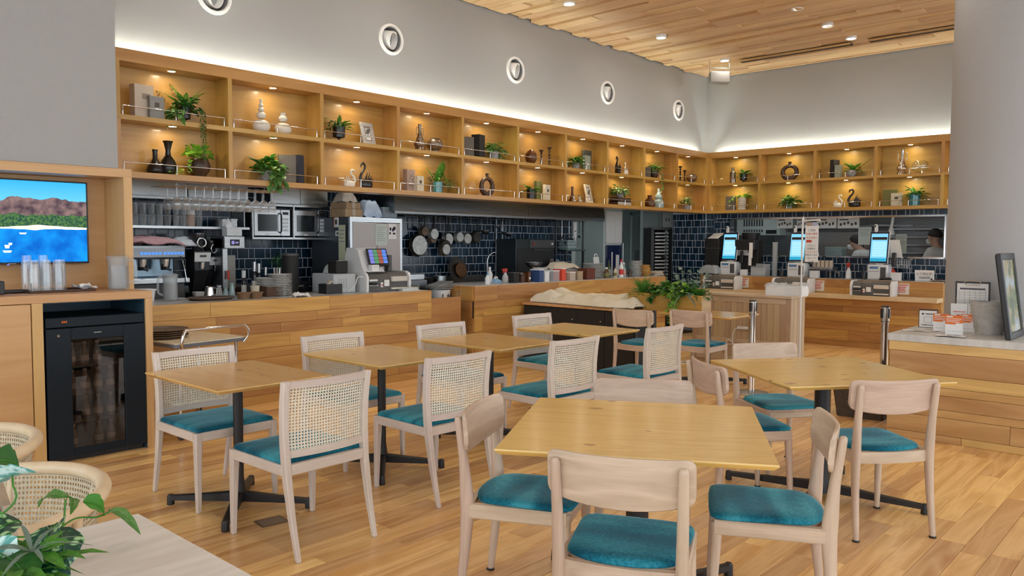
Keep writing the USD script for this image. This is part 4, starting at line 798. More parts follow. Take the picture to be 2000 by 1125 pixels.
# ================================================================ television, glasses, drinks cooler
t = thing('television', 'thin black flat television showing a blue lake below brown hills', 'television', (1.755, 6.36, 1.634))
obj('bezel', cat_(rb(-.535, .535, -.012, .012, -.302, -.288, .003), rb(-.535, .535, -.012, .012, .29, .30, .003), rb(-.535, -.525, -.012, .012, -.29, .29, .003), rb(.525, .535, -.012, .012, -.29, .29, .003), box(-.53, .53, -.004, .03, -.295, .295)), M['black'], t)
nn = {'t': ('texture_coordinate', {}), 's': ('separate_xyz', {}), 'e': ('emission', {'strength': .95})}; ll = [('t.object', 's.vector')]
def band(i, base, amp, sc, det, c):
    nn['q%d' % i] = ('math', {'math_type': 'multiply_add', 'value2': sc, 'value3': 7.3*i}); nn['n%d' % i] = ('noise_texture', {'dimensions': '1D', 'scale': 1.0, 'detail': det}); nn['h%d' % i] = ('math', {'math_type': 'multiply_add', 'value2': amp, 'value3': base})
    nn['m%d' % i] = ('math', {'math_type': 'less_than'}); nn['x%d' % i] = ('mix', {}); ll.extend([('s.x', 'q%d.value1' % i), ('q%d.value' % i, 'n%d.w' % i), ('n%d.fac' % i, 'h%d.value1' % i), ('s.z', 'm%d.value1' % i), ('h%d.value' % i, 'm%d.value2' % i), ('m%d.value' % i, 'x%d.fac' % i)])
    if isinstance(c, str): ll.append((c, 'x%d.color2' % i))
    else: nn['x%d' % i] = ('mix', {'color2': c})
    ll.append(('sky.color' if i == 0 else 'x%d.color' % (i-1), 'x%d.color1' % i))
nn['sv'] = ('map_range', {'from_min': .1, 'from_max': .29}); nn['sky'] = ('rgb_ramp', {'ramp': [(0, (.16, .58, .92)), (1, (.04, .40, .90))]}); ll += [('s.z', 'sv.value'), ('sv.result', 'sky.fac')]
nn['hn'] = ('noise_texture', {'scale': 16.0, 'detail': 6.0}); nn['hr'] = ('rgb_ramp', {'ramp': [(.35, (.07, .045, .06)), (.65, (.26, .17, .16))]}); nn['tn'] = ('noise_texture', {'scale': 60.0, 'detail': 4.0}); nn['tr'] = ('rgb_ramp', {'ramp': [(.35, (.012, .06, .05)), (.65, (.10, .20, .06))]})
nn['wn'] = ('noise_texture', {'scale': 7.0, 'detail': 3.0}); nn['wr'] = ('rgb_ramp', {'ramp': [(.35, (.005, .12, .52)), (.65, (.01, .28, .80))]})
ll += [('t.object', 'hn.vector'), ('hn.fac', 'hr.fac'), ('t.object', 'tn.vector'), ('tn.fac', 'tr.fac'), ('t.object', 'wn.vector'), ('wn.fac', 'wr.fac')]
band(0, .10, .12, 5, 3, 'hr.color'); band(1, .02, .06, 8, 4, 'tr.color'); band(2, -.045, .03, 4, 1, (.75, .72, .66)); band(3, -.07, .035, 4, 2, 'wr.color'); ll.append(('x3.color', 'e.color'))
obj('screen', box(-.525, .525, -.0045, -.004, -.288, .29), mat('television_picture', nn, ll, 'e.emission'), t)
bw = glow('screen_white', (.85, .9, .95), .9)
[obj('picture_boat', hull([(x-w/2, -.0052, z+h), (x+w/2, -.0052, z+h), (x-w*.35, -.0052, z), (x+w*.35, -.0052, z), (x-w/2, -.0046, z+h), (x+w/2, -.0046, z+h), (x-w*.35, -.0046, z), (x+w*.35, -.0046, z)]), bw, t) for x, z, w, h in ((.10, -.09, .05, .012), (-.16, -.13, .045, .014), (-.2, -.10, .018, .01), (.0, -.22, .06, .016), (.0, -.19, .035, .025), (.02, -.168, .025, .018))]; obj('maker_badge', box(.0, .05, -.0128, -.012, -.299, -.294), M['grey'], t); obj('standby_light', box(-.005, .008, -.012, -.008, -.308, -.302), glow('standby_blue', (.1, .15, 1), 2.0), t)
for k, (x, y, w, d, h, lb) in enumerate(((1.70, 6.13, .2, .12, .022, 'flat black box at the left end of the cabinet top'), (1.60, 6.02, .05, .12, .09, 'small upright black device at the left picture edge on the cabinet'))):
    t = thing('media_box', lb, 'electronics', (x, y, 1.142)); obj('casing', rb(-w/2, w/2, -d/2, d/2, .004, h, .004), M['black'], t); obj('rubber_feet', cat_(*[cyl(.008, 0, .006, 8, (a*w*.4, b*d*.4, 0)) for a in (-1, 1) for b in (-1, 1)]), M['dgrey'], t)
t = thing('serving_tray', 'dark brown rectangular tray carrying the stacked water glasses', 'tray', (1.985, 6.12, 1.142), 4)
obj('tray_base', rb(-.21, .21, -.13, .13, 0, .006, .002), M['bk_brown'], t); obj('tray_rim', cat_(rb(-.215, .215, -.135, -.125, 0, .018, .003), rb(-.215, .215, .125, .135, 0, .018, .003), rb(-.215, -.205, -.125, .125, 0, .018, .003), rb(.205, .215, -.125, .125, 0, .018, .003)), M['bk_brown'], t)
tg = None; gl = lathe([(.027, .002), (.0275, .012), (.036, .092)], 20)
for i, (x, y, n, nm) in enumerate(((-.165, .055, 6, 'back left'), (-.06, .06, 6, 'back middle'), (-.15, -.035, 5, 'front left'), (-.072, -.03, 5, 'front middle'), (.006, -.02, 5, 'right middle'), (.05, .055, 5, 'right-hand'))):
    for k in range(n):
        lb = 'clear upturned water glass, %s in the %s stack on the tray' % (['lowest', 'second', 'third', 'fourth', 'fifth', 'topmost'][k if k < n-1 else 5], nm); lc = (1.985+x, 6.12+y, 1.150+.094+k*.031)
        if tg is None:
            tg = thing('water_glass', lb, 'glass', lc, 0, 'water glasses stacked on the tray'); obj('tumbler', mv(gl, rx=180), M['stem'], tg, 40); obj('thick_base', mv(lathe([(0, .004), (.027, .004)], 20), rx=180), M['stem'], tg)
        else: dup(tg, lb, lc)
t = thing('napkin', 'crumpled white paper napkin at the end of the glass tray', 'napkin', (2.17, 6.12, 1.16), 20); obj('paper_fold', sheet(lambda u, v: (-.07+.14*u, -.05+.1*v, .012*math.sin(5*u+3*v)+.012*math.sin(9*v)+.012), 9, 7, .002), M['paper'], t)
frost = mat('frosted_acrylic', {'t': ('transparent_bsdf', {'color': (.93, .95, .96)}), 'd': ('principled_bsdf', {'base_color': (.72, .75, .78), 'roughness': .3}), 'x': ('mix_closure', {'fac': .32})}, [('t.BSDF', 'x.closure1'), ('d.BSDF', 'x.closure2')], 'x.closure')
frost2 = mat('clear_acrylic', {'t': ('transparent_bsdf', {'color': (.93, .94, .95)}), 'd': ('principled_bsdf', {'base_color': (.75, .77, .78), 'roughness': .2}), 'x': ('mix_closure', {'fac': .14})}, [('t.BSDF', 'x.closure1'), ('d.BSDF', 'x.closure2')], 'x.closure')
def pitcher(label, loc, rz, h=.25, r=.068, frost=frost):
    t = thing('water_pitcher', label, 'pitcher', loc, rz)
    obj('jug_body', lathe([(0, 0), (r*.92, 0), (r, .012), (r, h*.93), (r*.96, h*.93), (r*.96, .014), (0, .008)], 30), frost, t, 40); obj('lid', lathe([(0, h*.93), (r*1.02, h*.93), (r*1.03, h*.97), (r*.8, h), (0, h)], 30), frost, t, 40)
    obj('water', lathe([(0, .015), (r*.94, .015), (r*.94, h*.7), (0, h*.7)], 24), clear_glass('pitcher_water', (.9, .92, .93)) if 'wat' not in M else M['wat'], t); M['wat'] = '/World/Looks/pitcher_water'
    obj('handle', tube(spline([(r*.97, 0, h*.86), (r*1.55, 0, h*.84), (r*1.68, 0, h*.6), (r*1.62, 0, h*.3), (r*.97, 0, h*.2)], 22), .011, 8), frost, t, True)
    obj('spout', hull([(-r*.9, -.02, h*.92), (-r*.9, .02, h*.92), (-r*1.22, 0, h*.95), (-r*.93, 0, h*.78), (-r*.9, -.02, h*.96), (-r*.9, .02, h*.96)]), frost, t)
pitcher('clear lidded water pitcher half full, on the oak cabinet top by the recess side', (2.375, 6.034, 1.142), -35, .255, .07, frost2)
cool = thing('drinks_cooler', 'dark navy glass-door drinks cooler under the cabinet top', 'refrigerator', (1.80, 5.775, 0))
nb = plain('cooler_navy', (.006, .012, .019), .5, specular_ior_level=.25); W = .643
obj('top_cap', rb(0, W, .0, .56, .918, .985, .004), nb, cool); obj('side_wall', rb(0, .02, .03, .56, .035, .918, .002), nb, cool); obj('side_wall', rb(W-.02, W, .03, .56, .035, .918, .002), nb, cool); obj('back_wall', box(.02, W-.02, .54, .56, .035, .918), M['blackm'], cool)
obj('kick_plate', box(.01, W-.01, .04, .06, 0, .035), M['black'], cool); obj('bottom_panel', box(.02, W-.02, .06, .54, .035, .06), M['blackm'], cool)
d = obj('door', cat_(rb(0, .155, -.004, .03, .037, .912, .003), rb(.50, W, -.004, .03, .037, .912, .003), rb(.155, .50, .0, .03, .037, .09, .002), rb(.155, .50, .0, .03, .83, .912, .002)), nb, cool)
obj('door_glass', box(.155, .50, .006, .010, .09, .83), clear_glass('cooler_glass', (.62, .56, .52), .02, .05), d); obj('lock', mv(lathe([(0, 0), (.011, 0), (.009, .006), (0, .006)], 14), rx=90, t=(.075, -.004, .865)), M['chrome'], d)
obj('temperature_display', cat_(*[box(.10+.012*k, .108+.012*k, -.002, 0, .948, .962) for k in range(3)]), glow('display_orange', (1, .22, .05), .35), cool); obj('brand_strip', box(.30, .35, -.0015, .0, .868, .874), M['grey'], d)
for z in (.25, .44, .63): obj('wire_shelf', cat_(*[box(.03, W-.03, .09+.05*k, .096+.05*k, z, z+.004) for k in range(8)], box(.03, W-.03, .08, .084, z-.004, z+.008)), M['steel_d'], cool)
bt = None; bg = plain('cooler_bottle_glass', (.34, .36, .37), .12)
for r_, (z, row) in enumerate(((.635, 'top'), (.445, 'second'), (.255, 'third'), (.061, 'bottom'))):
    for k in range(4):
        if (r_*4+k) % 5 == 3: continue
        lb = 'small glass water bottle, %s from the left on the %s shelf inside the cooler' % (['first', 'second', 'third', 'last'][k], row); lc = (1.80+.20+.085*k, 5.775+.14, z)
        if bt is None:
            bt = thing('water_bottle', lb, 'bottle', lc, 0, 'bottles inside the drinks cooler'); obj('bottle_glass', lathe([(0, 0), (.026, 0), (.028, .01), (.028, .095), (.013, .13), (.012, .15), (0, .15)], 16), bg, bt, 40); obj('cap', cyl(.0135, .148, .165, 14), M['white'], bt); obj('paper_label', lathe([(.0284, .03), (.0284, .07)], 16), M['paper'], bt)
        else: dup(bt, lb, lc)
# ================================================================ serving trolley
TZ = .74
t = thing('serving_trolley', 'low serving trolley with a cream top and chrome push handle beside the oak unit', 'trolley', (2.93, 6.10, 0), 8)
cream = mottled('trolley_cream_laminate', (.68, .60, .44), (.72, .65, .50), 12, .35); rub = plain('trolley_grey_edge', (.14, .14, .16), .5)
obj('top_shelf', prism(rrect(.62, .62, .05), TZ-.008, TZ), cream, t); obj('edge_band', prism(rrect(.632, .632, .054), TZ-.034, TZ-.008), rub, t); obj('lower_shelf', prism(rrect(.60, .60, .05), .26, .285), cream, t)
for a in (-1, 1):
    for b in (-1, 1): obj('upright', rod((a*.25, b*.25, .10), (a*.25, b*.25, TZ-.03), .012), M['chrome'], t, True)
obj('push_handle', tube(spline([(-.26, -.30, TZ-.05), (-.285, -.335, TZ+.0), (-.26, -.335, TZ+.085), (-.2, -.335, TZ+.095), (.2, -.335, TZ+.095), (.28, -.335, TZ+.085), (.31, -.335, TZ+.02), (.28, -.30, TZ-.05)], 48), .0125, 10), M['chrome'], t, True)
for a in (-1, 1):
    for b in (-1, 1):
        f = obj('castor_fork', cat_(box(a*.25-.016, a*.25-.011, b*.25-.02, b*.25+.02, .05, .12), box(a*.25+.011, a*.25+.016, b*.25-.02, b*.25+.02, .05, .12), box(a*.25-.016, a*.25+.016, b*.25-.02, b*.25+.02, .115, .122)), M['chrome'], t)
        obj('wheel', mv(lathe([(0, -.01), (.046, -.01), (.05, -.005), (.05, .005), (.046, .01), (0, .01)], 24), ry=90, t=(a*.25, b*.25, .05)), M['dgrey'], f, 40)
t0_ = None
for k in range(4):
    lb = '%s brown round tray in the pile on the serving trolley' % ['lowest', 'second', 'third', 'topmost'][k]; lc = (2.77, 6.22, TZ+.001+.016*k)
    if t0_ is None: t0_ = thing('round_tray', lb, 'tray', lc, 0, 'round trays piled on the trolley'); obj('tray_dish', lathe([(0, 0), (.165, 0), (.195, .02), (.19, .022), (.163, .006), (0, .006)], 36), mottled('brown_tray', (.10, .065, .04), (.15, .10, .065), 20, .45), t0_, 40); obj('rolled_rim', mv(tube([(.193*math.cos(a), .193*math.sin(a), .021) for a in np.linspace(0, 2*PI, 36, endpoint=False)], .003, 5, True)), '/World/Looks/brown_tray', t0_)
    else: dup(t0_, lb, lc)
# ================================================================ lounge corner: two barrel chairs, pale table, leafy plant
tan_ = mottled('tan_cane', (.50, .41, .28), (.62, .53, .38), 60, .6)
def barrel(label, loc, rz):
    t = thing('barrel_chair', label, 'chair', loc, rz, 'rattan barrel chairs at the lower left')
    R0 = .37; an = np.radians(np.linspace(-128, 128, 44)); top = lambda a: .742-.05*(abs(a)/2.23)**2
    ry = lambda a: R0*(1.0 if abs(a) < 1.4 else 1+.06*(abs(a)-1.4))
    obj('rim', tube([(ry(a)*math.cos(a)*1.0, ry(a)*math.sin(a), top(a)) for a in an], .0225, 12), M['rattan'], t, True)
    # wrapped cane wall
    nx, nz = 120, 19; V, F = [], []
    P = lambda u, v: (lambda a, z: ((R0-.012-.055*(1-v)**1.5)*math.cos(a), (R0-.012-.055*(1-v)**1.5)*math.sin(a), z))(math.radians(-122+244*u), .40+(top(math.radians(-122+244*u))-.018-.40)*v)
    for i in range(nx):
        for j in range(nz):
            o = len(V); cu, cv = (i+.5)/nx, (j+.5)/nz
            V += [P(cu+a/nx/2, cv+b/nz/2) for a, b in ((1, 1), (-1, 1), (-1, -1), (1, -1))]+[P(cu+.30*math.cos(PI/4+k*PI/4)/nx, cv+.30*math.sin(PI/4+k*PI/4)/nz) for k in range(8)]
            for q in range(4):
                a = o+q; b = o+(q+1) % 4; k0 = o+4+2*q; k1 = k0+1; k2 = o+4+(2*q+2) % 8; F += [(a, b, k1), (a, k1, k0), (b, k2, k1)]
    V = np.array(V); obj('cane_wall', cat_((V, np.array(F)), (V*[.993, .993, 1], np.array(F)[:, ::-1])), tan_, t, kind='stuff')
    for a in (-110, -55, 0, 55, 110): q = math.radians(a); obj('bent_upright', tube([((R0-.07)*math.cos(q), (R0-.07)*math.sin(q), .02), ((R0-.06)*math.cos(q), (R0-.06)*math.sin(q), .4), ((R0)*math.cos(q), R0*math.sin(q), top(q)-.015)], .013, 8), M['rattan'], t, True)
    obj('seat_frame', tube([((R0-.06)*math.cos(a), (R0-.06)*math.sin(a), .39) for a in np.linspace(0, 2*PI, 36, endpoint=False)], .018, 8, True), M['rattan'], t, True)
    obj('seat_pad', lathe([(0, .39), (R0-.075, .39), (R0-.06, .42), (R0-.09, .455), (0, .465)], 32), mottled('lounge_seat_fabric', (.40, .36, .31), (.48, .44, .38), 60, .9) if 'lsf' not in M else M['lsf'], t, 50); M['lsf'] = '/World/Looks/lounge_seat_fabric'
barrel('rattan barrel chair with a cane back, nearer of the two at lower left', (.605, 2.695, 0), 0); barrel('rattan barrel chair with a cane back, farther of the two at the left picture edge', (.66, 3.49, 0), 0)
t = thing('lounge_table', 'pale stone-look table corner at the lower left of the picture', 'table', (.30, 1.62, 0))
pale = mottled('pale_stone_laminate', (.70, .67, .63), (.80, .78, .75), 5, .38, (1, 5, 1), detail=6)
obj('tabletop', rb(-.72, .598, -.70, .563, .722, .757, .003), pale, t); obj('column', lathe([(0, .02), (.04, .02), (.04, .72), (0, .72)], 24), M['black'], t, 40); obj('foot_plate', lathe([(0, 0), (.28, 0), (.28, .012), (.05, .03), (0, .03)], 40), M['black'], t, 40)
pt = thing('leafy_plant', 'variegated leafy plant in a brown wooden box on the pale table', 'plant', (.37, 1.90, .757))
bx = wood('weathered_box', (.44, .34, .24), (.34, .25, .17), 0, 1.0, .6, .05)
obj('box_side', cat_(hull([(-.42, .19, 0), (.205, .19, 0), (-.42, .19, .215), (.172, .17, .215), (-.42, .17, 0), (.19, .17, 0), (-.42, .155, .215), (.16, .155, .215)])), bx, pt)
obj('box_side', hull([(.205, .19, 0), (.16, -.08, 0), (.172, .17, .215), (.13, -.06, .2), (.19, .19, 0), (.145, -.08, 0), (.155, .17, .215), (.115, -.06, .2)]), bx, pt)
obj('box_floor', box(-.42, .15, -.08, .17, .0, .02), bx, pt); obj('soil', box(-.42, .13, -.06, .155, .14, .16), M['soil'], pt)
spot = mat('spotted_leaf', {'t': ('texture_coordinate', {}), 'v': ('voronoi_texture', {'scale': 75.0, 'randomness': .75}), 'n': ('noise_texture', {'scale': 30.0}), 'm': ('mapping', {'scale': (.6, 1.3, 1)}), 'r': ('rgb_ramp', {'ramp': [(.30, (.38, .58, .30)), (.40, (.06, .24, .08)), (.48, (.006, .055, .035))]}), 'p': ('principled_bsdf', {'roughness': .35}), 'tr': ('translucent_bsdf', {}), 'x': ('mix_closure', {'fac': .15})},
           [('t.object', 'm.vector'), ('m.vector', 'v.vector'), ('v.distance', 'r.fac'), ('r.color', 'p.base_color'), ('r.color', 'tr.color'), ('p.BSDF', 'x.closure1'), ('tr.BSDF', 'x.closure2')], 'x.closure')
pal = mottled('pale_teal_leaf', (.10, .36, .33), (.62, .82, .78), 38, .4, (1, 2.5, 1), lo=.42, hi=.56); mid = leafmat('mid_green_leaf', (.05, .25, .02), (.22, .50, .06), 25)
ORG = np.array([.37, 1.90, .757])
def bigleaf(base, tip, w, m_, curl=.25, roll=0, shape=heart):
    a, b = np.array(base)-ORG, np.array(tip)-ORG; d = b-a; L = np.linalg.norm(d); az = math.degrees(math.atan2(d[1], d[0])); el = math.degrees(math.asin(d[2]/L))
    nu, nv = 16, 9; V = []
    for k in range(nu):
        u = k/(nu-1); ww = w*shape(u)/2*(1+.06*math.sin(u*19))
        for m_i in range(nv):
            c = -1+2*m_i/(nv-1); V.append((L*u, ww*c, -curl*L*u*u+.12*L*math.sin(PI*u)+.30*abs(c)**1.4*ww+.05*ww*math.sin(u*30)*c*c))
    F = [f for k in range(nu-1) for m_i in range(nv-1) for a_ in (k*nv+m_i,) for f in ((a_, a_+nv, a_+nv+1), (a_, a_+nv+1, a_+1))]
    lf = obj('leaf', orient((np.array(V), np.array(F)), az, el, a, roll), m_, pt, True); mr_ = np.array([(L*u, 0, -curl*L*u*u+.12*L*math.sin(PI*u)+.0008) for u in np.linspace(0, .97, 12)])
    obj('midrib', orient(tube(mr_, np.linspace(.0017, .0006, 12), 5), az, el, a, roll), mid, lf, True)
def stalk(*P): obj('stem', tube(spline([np.array(p)-ORG for p in P], 20), .002, 6), mid, pt, True)
LV = [((0.433,1.750,1.019), (0.512,1.720,1.053), .085, pal, .1, -35), ((0.477,1.850,1.051), (0.527,1.850,1.035), .07, M['dark_leaf'], .3, 40), ((0.608,1.860,0.941), (0.531,1.800,0.969), .03, M['varieg'], .2, 40), ((0.608,1.860,0.941), (0.655,1.920,0.901), .03, M['varieg'], .3, 30),
      ((0.676,1.950,0.895), (0.743,1.970,0.849), .05, mid, .2, 50), ((0.741,1.970,0.855), (0.823,2.000,0.788), .028, M['varieg'], .25, -40), ((0.510,1.600,0.974), (0.455,1.520,0.932), .085, spot, .15, 30), ((0.512,1.620,0.962), (0.508,1.550,0.903), .075, spot, .25, -30),
      ((0.406,1.620,0.975), (0.464,1.640,0.988), .05, spot, .2, 35), ((0.435,1.500,0.953), (0.482,1.450,0.923), .06, spot, .2, 20), ((0.397,1.500,0.969), (0.411,1.420,0.953), .08, M['dark_leaf'], .3, 0), ((0.380,1.550,0.978), (0.403,1.470,0.954), .07, pal, .3, 20), ((0.430,1.680,0.997), (0.428,1.620,0.955), .05, mid, .3, 60)]
for a in LV: bigleaf(*a)
for k in range(10):
    a = np.array((0.428,1.470,0.977)); an = 2*PI*k/10+.2; obj('leaf', orient(leaf_strip(.085, .009, .5, 6), math.degrees(an), 25+8*(k % 3), a-ORG), M['grey_leaf'], pt)
obj('foliage', mv(bush(random.Random(5), 50, .07, .05, .018, el=(-10, 50)), np.array((0.406,1.470,0.941))-ORG), M['fern'], pt, kind='stuff')
stalk((.37, 1.8, .93), (0.555,1.780,0.893), (0.596,1.840,0.886), (0.610,1.860,0.937)); stalk((0.585,1.820,0.891), (0.652,1.920,0.870), (0.710,1.960,0.848), (0.742,1.970,0.850)); stalk((.36, 1.78, .9), (0.475,1.750,0.979), (0.480,1.750,1.024), (0.477,1.740,1.042)); stalk((.37, 1.72, .92), (0.505,1.620,0.933), (0.514,1.610,0.969))
# ================================================================ black cabinet with the cloth, plant box, dresser
KX, KYa, KYb, KZ = 7.42, 4.86, 6.52, .762
t = thing('black_cabinet', 'low black cabinet with a wood-edged top standing against the second bar counter', 'cabinet', (KX, KYa, 0)); L = KYb-KYa
obj('top_board', rb(-.015, .42, -.01, L, KZ-.03, KZ, .003), M['cabinet'], t); obj('carcass', box(.022, .40, .0, L, .06, KZ-.03), M['blackm'], t); obj('plinth', box(.04, .38, .01, L-.01, 0, .06), M['black'], t)
for k in range(4):
    a = .012+k*(L-.02)/4; d = obj('door', rb(.0, .02, a, a+(L-.02)/4-.006, .075, KZ-.04, .003), M['blackm'], t); obj('knob', mv(lathe([(0, 0), (.008, 0), (.011, .012), (.008, .018), (0, .019)], 12), ry=-90, t=(0, a+.04, .60)), M['chrome'], d)
obj('end_frame', cat_(box(-.004, .02, -.012, .0, 0, KZ-.03), box(.36, .42, -.012, 0, 0, KZ-.03)), M['black'], t)
for i, (px_, lb) in enumerate((((7.62, 6.32), 'left of two white bowls under the cream cloth'), ((7.60, 6.14), 'right of two white bowls under the cream cloth'))):
    t = thing('white_bowl', lb, 'bowl', (*px_, KZ), 0, 'bowls under the cloth'); obj('bowl_shell', lathe([(0, .004), (.05, 0), (.055, .012), (.085, .06), (.092, .075), (.086, .075), (.078, .06), (.05, .02), (0, .016)], 28), M['whitep'], t, 40); obj('foot_ring', lathe([(.042, 0), (.05, 0), (.05, .008)], 24), M['whitep'], t)
t = thing('dark_crate', 'dark crate end showing under the right of the cream cloth', 'crate', (7.64, 5.12, KZ)); obj('crate_walls', cat_(rb(-.14, .14, -.22, -.205, 0, .055, .003), rb(-.14, .14, .205, .22, 0, .055, .003), rb(-.14, -.125, -.205, .205, 0, .055, .003), rb(.125, .14, -.205, .205, 0, .055, .003)), M['blackm'], t); obj('crate_floor', box(-.125, .125, -.205, .205, 0, .01), M['blackm'], t)
clo = mottled('cream_cloth', (.62, .57, .46), (.68, .63, .52), 9, .85)
def clothf(u, v):
    y = 6.44-1.56*v+.03*math.sin(9*u+2*v); x = KX+.02+.40*u+.05*math.sin(6*v+1)*(1-u)*.6-.045*(v > .55)*(1-u)*math.sin(PI*min(1, (v-.55)/.4))
    e = min(1, u*3.2, (1-v)*9+.12, v*9+.12); n = meshkit.fbm(np.array([[u*3.0, v*9, 1.3]]), 4, 4)[0]-.5
    hump = .05+.035*math.exp(-((v-.13)/.08)**2)+.035*math.exp(-((v-.95)/.06)**2)+.055*u
    if v < .22 and u < .45: hump += .03
    return (x, y, KZ+.014+(hump+.015*math.sin(31*v+4*u)*math.sin(7*u+9*v))*max(0, e)**.6+.10*max(n+.12, -.05)*max(.12, e)*(.7+.3*math.sin(22*v+3*u)))
tag(obj('cloth', sheet(clothf, 34, 110, .006), clo, smooth=True), 'rumpled cream cloth thrown over the dishes on the black cabinet', 'cloth')
PX, PYa, PYb, PZ = 7.63, 4.16, 5.10, .758
pb = thing('plant_box', 'long oak plant box full of mixed greenery on the far table', 'planter', (PX, PYa, PZ)); L = PYb-PYa; H = .185
obj('box_side', rb(0, .018, 0, L, 0, H, .002), M['shelf_y'], pb); obj('box_side', rb(.19, .208, 0, L, 0, H, .002), M['shelf_y'], pb); obj('box_end', rb(.018, .19, 0, .018, 0, H, .002), M['shelf'], pb); obj('box_end', rb(.018, .19, L-.018, L, 0, H, .002), M['shelf'], pb); obj('soil', box(.018, .19, .018, L-.018, .02, H-.03), M['soil'], pb)
def boxplant(name, lb, y, mk, fn, x=.10): t = thing(name, lb, 'plant', (PX+x, PYa+y, PZ+H-.03), 0, 'plants in the oak plant box'); [obj(('foliage' if i == 0 else 'trailing_growth'), f(random.Random(int(y*1000)+i)), M[m_], t, kind='stuff') for i, (f, m_) in enumerate(zip(fn, mk))]
boxplant('fern_plant', 'large feathery fern at the left end of the oak plant box', L-.14, ['fern', 'fern'], [lambda r: fronds(r, 44, .20, 1, (5, 85), pinna=.034, w=.006, count=14), lambda r: fronds(r, 12, .24, 1, (-5, 30), (-.05, .02, .03), pinna=.034, w=.006, count=14)])
boxplant('dark_shrub', 'dull brown-green small-leaved plant in the oak plant box next to the fern', L-.34, ['dark_leaf', 'dark_leaf'], [lambda r: bush(r, 190, .15, .042, .026, el=(10, 80)), lambda r: bush(r, 24, .08, .045, .024, (-.11, 0, -.01), (-50, 20), az=(150, 210))])
boxplant('arrowhead_plant', 'white-veined arrowhead plant in the middle of the oak plant box', L-.50, ['varieg', 'fern'], [lambda r: bush(r, 95, .17, .07, .045, el=(10, 85), shape=heart), lambda r: bush(r, 95, .17, .065, .034, el=(5, 85))])
boxplant('pothos_plant', 'lime-green pothos trailing over the front of the oak plant box', L-.62, ['lime', 'lime'], [lambda r: bush(r, 90, .17, .055, .048, (-.02, 0, .01), (0, 80), shape=heart), lambda r: cat_(*[trail(r, [(-.06, .03*k, 0), (-.14, .03*k, -.02), (-.155, .03*k+.01, -.10-.05*k), (-.15, .03*k, -.17-.05*k)], .055, .045, .022, heart) for k in range(-1, 3)])])
boxplant('spider_plant', 'grey-green strap-leaved plant arching over the box right of the pothos', .24, ['grey_leaf', 'dark_leaf'], [lambda r: bush(r, 40, .05, .16, .014, (-.04, 0, .03), (10, 75), droop=1.1), lambda r: bush(r, 170, .15, .045, .02, el=(5, 80))])
boxplant('asparagus_fern', 'fine deep green fern at the right end of the oak plant box', .09, ['fern', 'dark_leaf'], [lambda r: fronds(r, 34, .16, 1, (0, 80), pinna=.028, w=.005, count=15), lambda r: bush(r, 160, .13, .035, .012, el=(0, 70))])
boxplant('eucalyptus_sprays', 'tall grey eucalyptus sprays with round leaves rising behind the plant box', .26, ['grey_leaf', 'grey_leaf'], [lambda r: cat_(*[trail(r, [(.04, .02*k, 0), (.06, .05*k-.02, .16), (.08+.01*k, .09*k-.05, .26+.03*(k % 3))], .05, .05, .03, round_leaf) for k in range(-2, 4)]), lambda r: cat_(*[trail(r, [(.02, -.02*k, 0), (.04, -.07*k, .12), (.03, -.12*k, .17)], .05, .05, .03, round_leaf) for k in range(0, 3)])], .12)
dx, dy0, dy1, dz = 9.10, 3.80, 5.09, .882
t = thing('oak_dresser', 'pale oak dresser with planked panel front behind the steel barrier post', 'cabinet', (dx, dy0, 0)); L = dy1-dy0
oak = wood('pale_rustic_oak', (.54, .40, .255), (.41, .29, .17), 2, .9, .5, .1, fine=.45); oaky = wood('pale_rustic_oak_along_y', (.60, .47, .32), (.48, .35, .22), 1, .9, .45, .08)
obj('top_board', rb(-.02, .435, -.015, L+.015, dz-.028, dz, .003), oaky, t); obj('carcass', box(.02, .42, .012, L, .05, dz-.028), M['bk_taupe'], t); obj('plinth', box(.02, .40, .02, L-.02, 0, .05), oaky, t)
for a in (0, L-.06, L*.36, L*.68): obj('stile', rb(.0, .022, a, a+.06, .05, dz-.03, .003), oak, t)
for z, h in ((.05, .06), (.28, .05), (dz-.10, .07)): obj('cross_rail', rb(.001, .02, .06, L-.06, z, z+h, .003), oaky, t)
for k in range(15): a = .06+(L-.12)*k/15; obj('panel_plank', rb(.008, .022, a+.001, a+(L-.12)/15-.001, .11, dz-.1, .002), oak, t)
for k in range(5): obj('side_plank', rb(.022+.079*k, .10+.079*k, .0, .013, .05, dz-.03, .003), oak, t)
t = thing('wall_socket', 'small white socket with a plug on the pale oak dresser front', 'socket', (dx-.002, 4.417, 0.471)); obj('socket_plate', rb(-.008, .0, -.09, .05, -.018, .018, .002), M['white'], t); obj('plug', rb(-.03, -.008, -.075, -.05, -.012, .012, .003), M['white'], t)
yq, zq = 4.417, 0.471
tag(obj('power_cord', cat_(tube(spline([(dx-.03, yq+.04, zq), (dx-.05, yq+.08, zq-.05), (dx-.05, yq+.09, zq-.18), (dx-.06, yq+.06, zq-.26), (dx-.05, yq+.02, zq-.2), (dx-.05, yq+.16, zq-.21), (dx-.05, yq+.14, zq-.15), (dx-.05, yq+.03, zq-.24), (dx-.06, yq-.03, zq-.36), (dx-.04, yq-.05, zq-.52)], 60), .0055, 6)), M['white'], smooth=True), 'white power cord looped in front of the pale oak dresser', 'cord')
t = thing('tissue_bag', 'white plastic-wrapped paper packet on the pale oak dresser', 'packet', (9.30, 3.941, dz), 4)
v_, f_ = rb(-.13, .13, -.24, .22, 0, .125, .02); 
obj('wrapped_block', pillow(rrect(.26, .44, .03, 5), [(1.0, 0), (1.03, .03), (1.02, .09), (.97, .12), (.5, .126)]), M['paper'], t, 50)
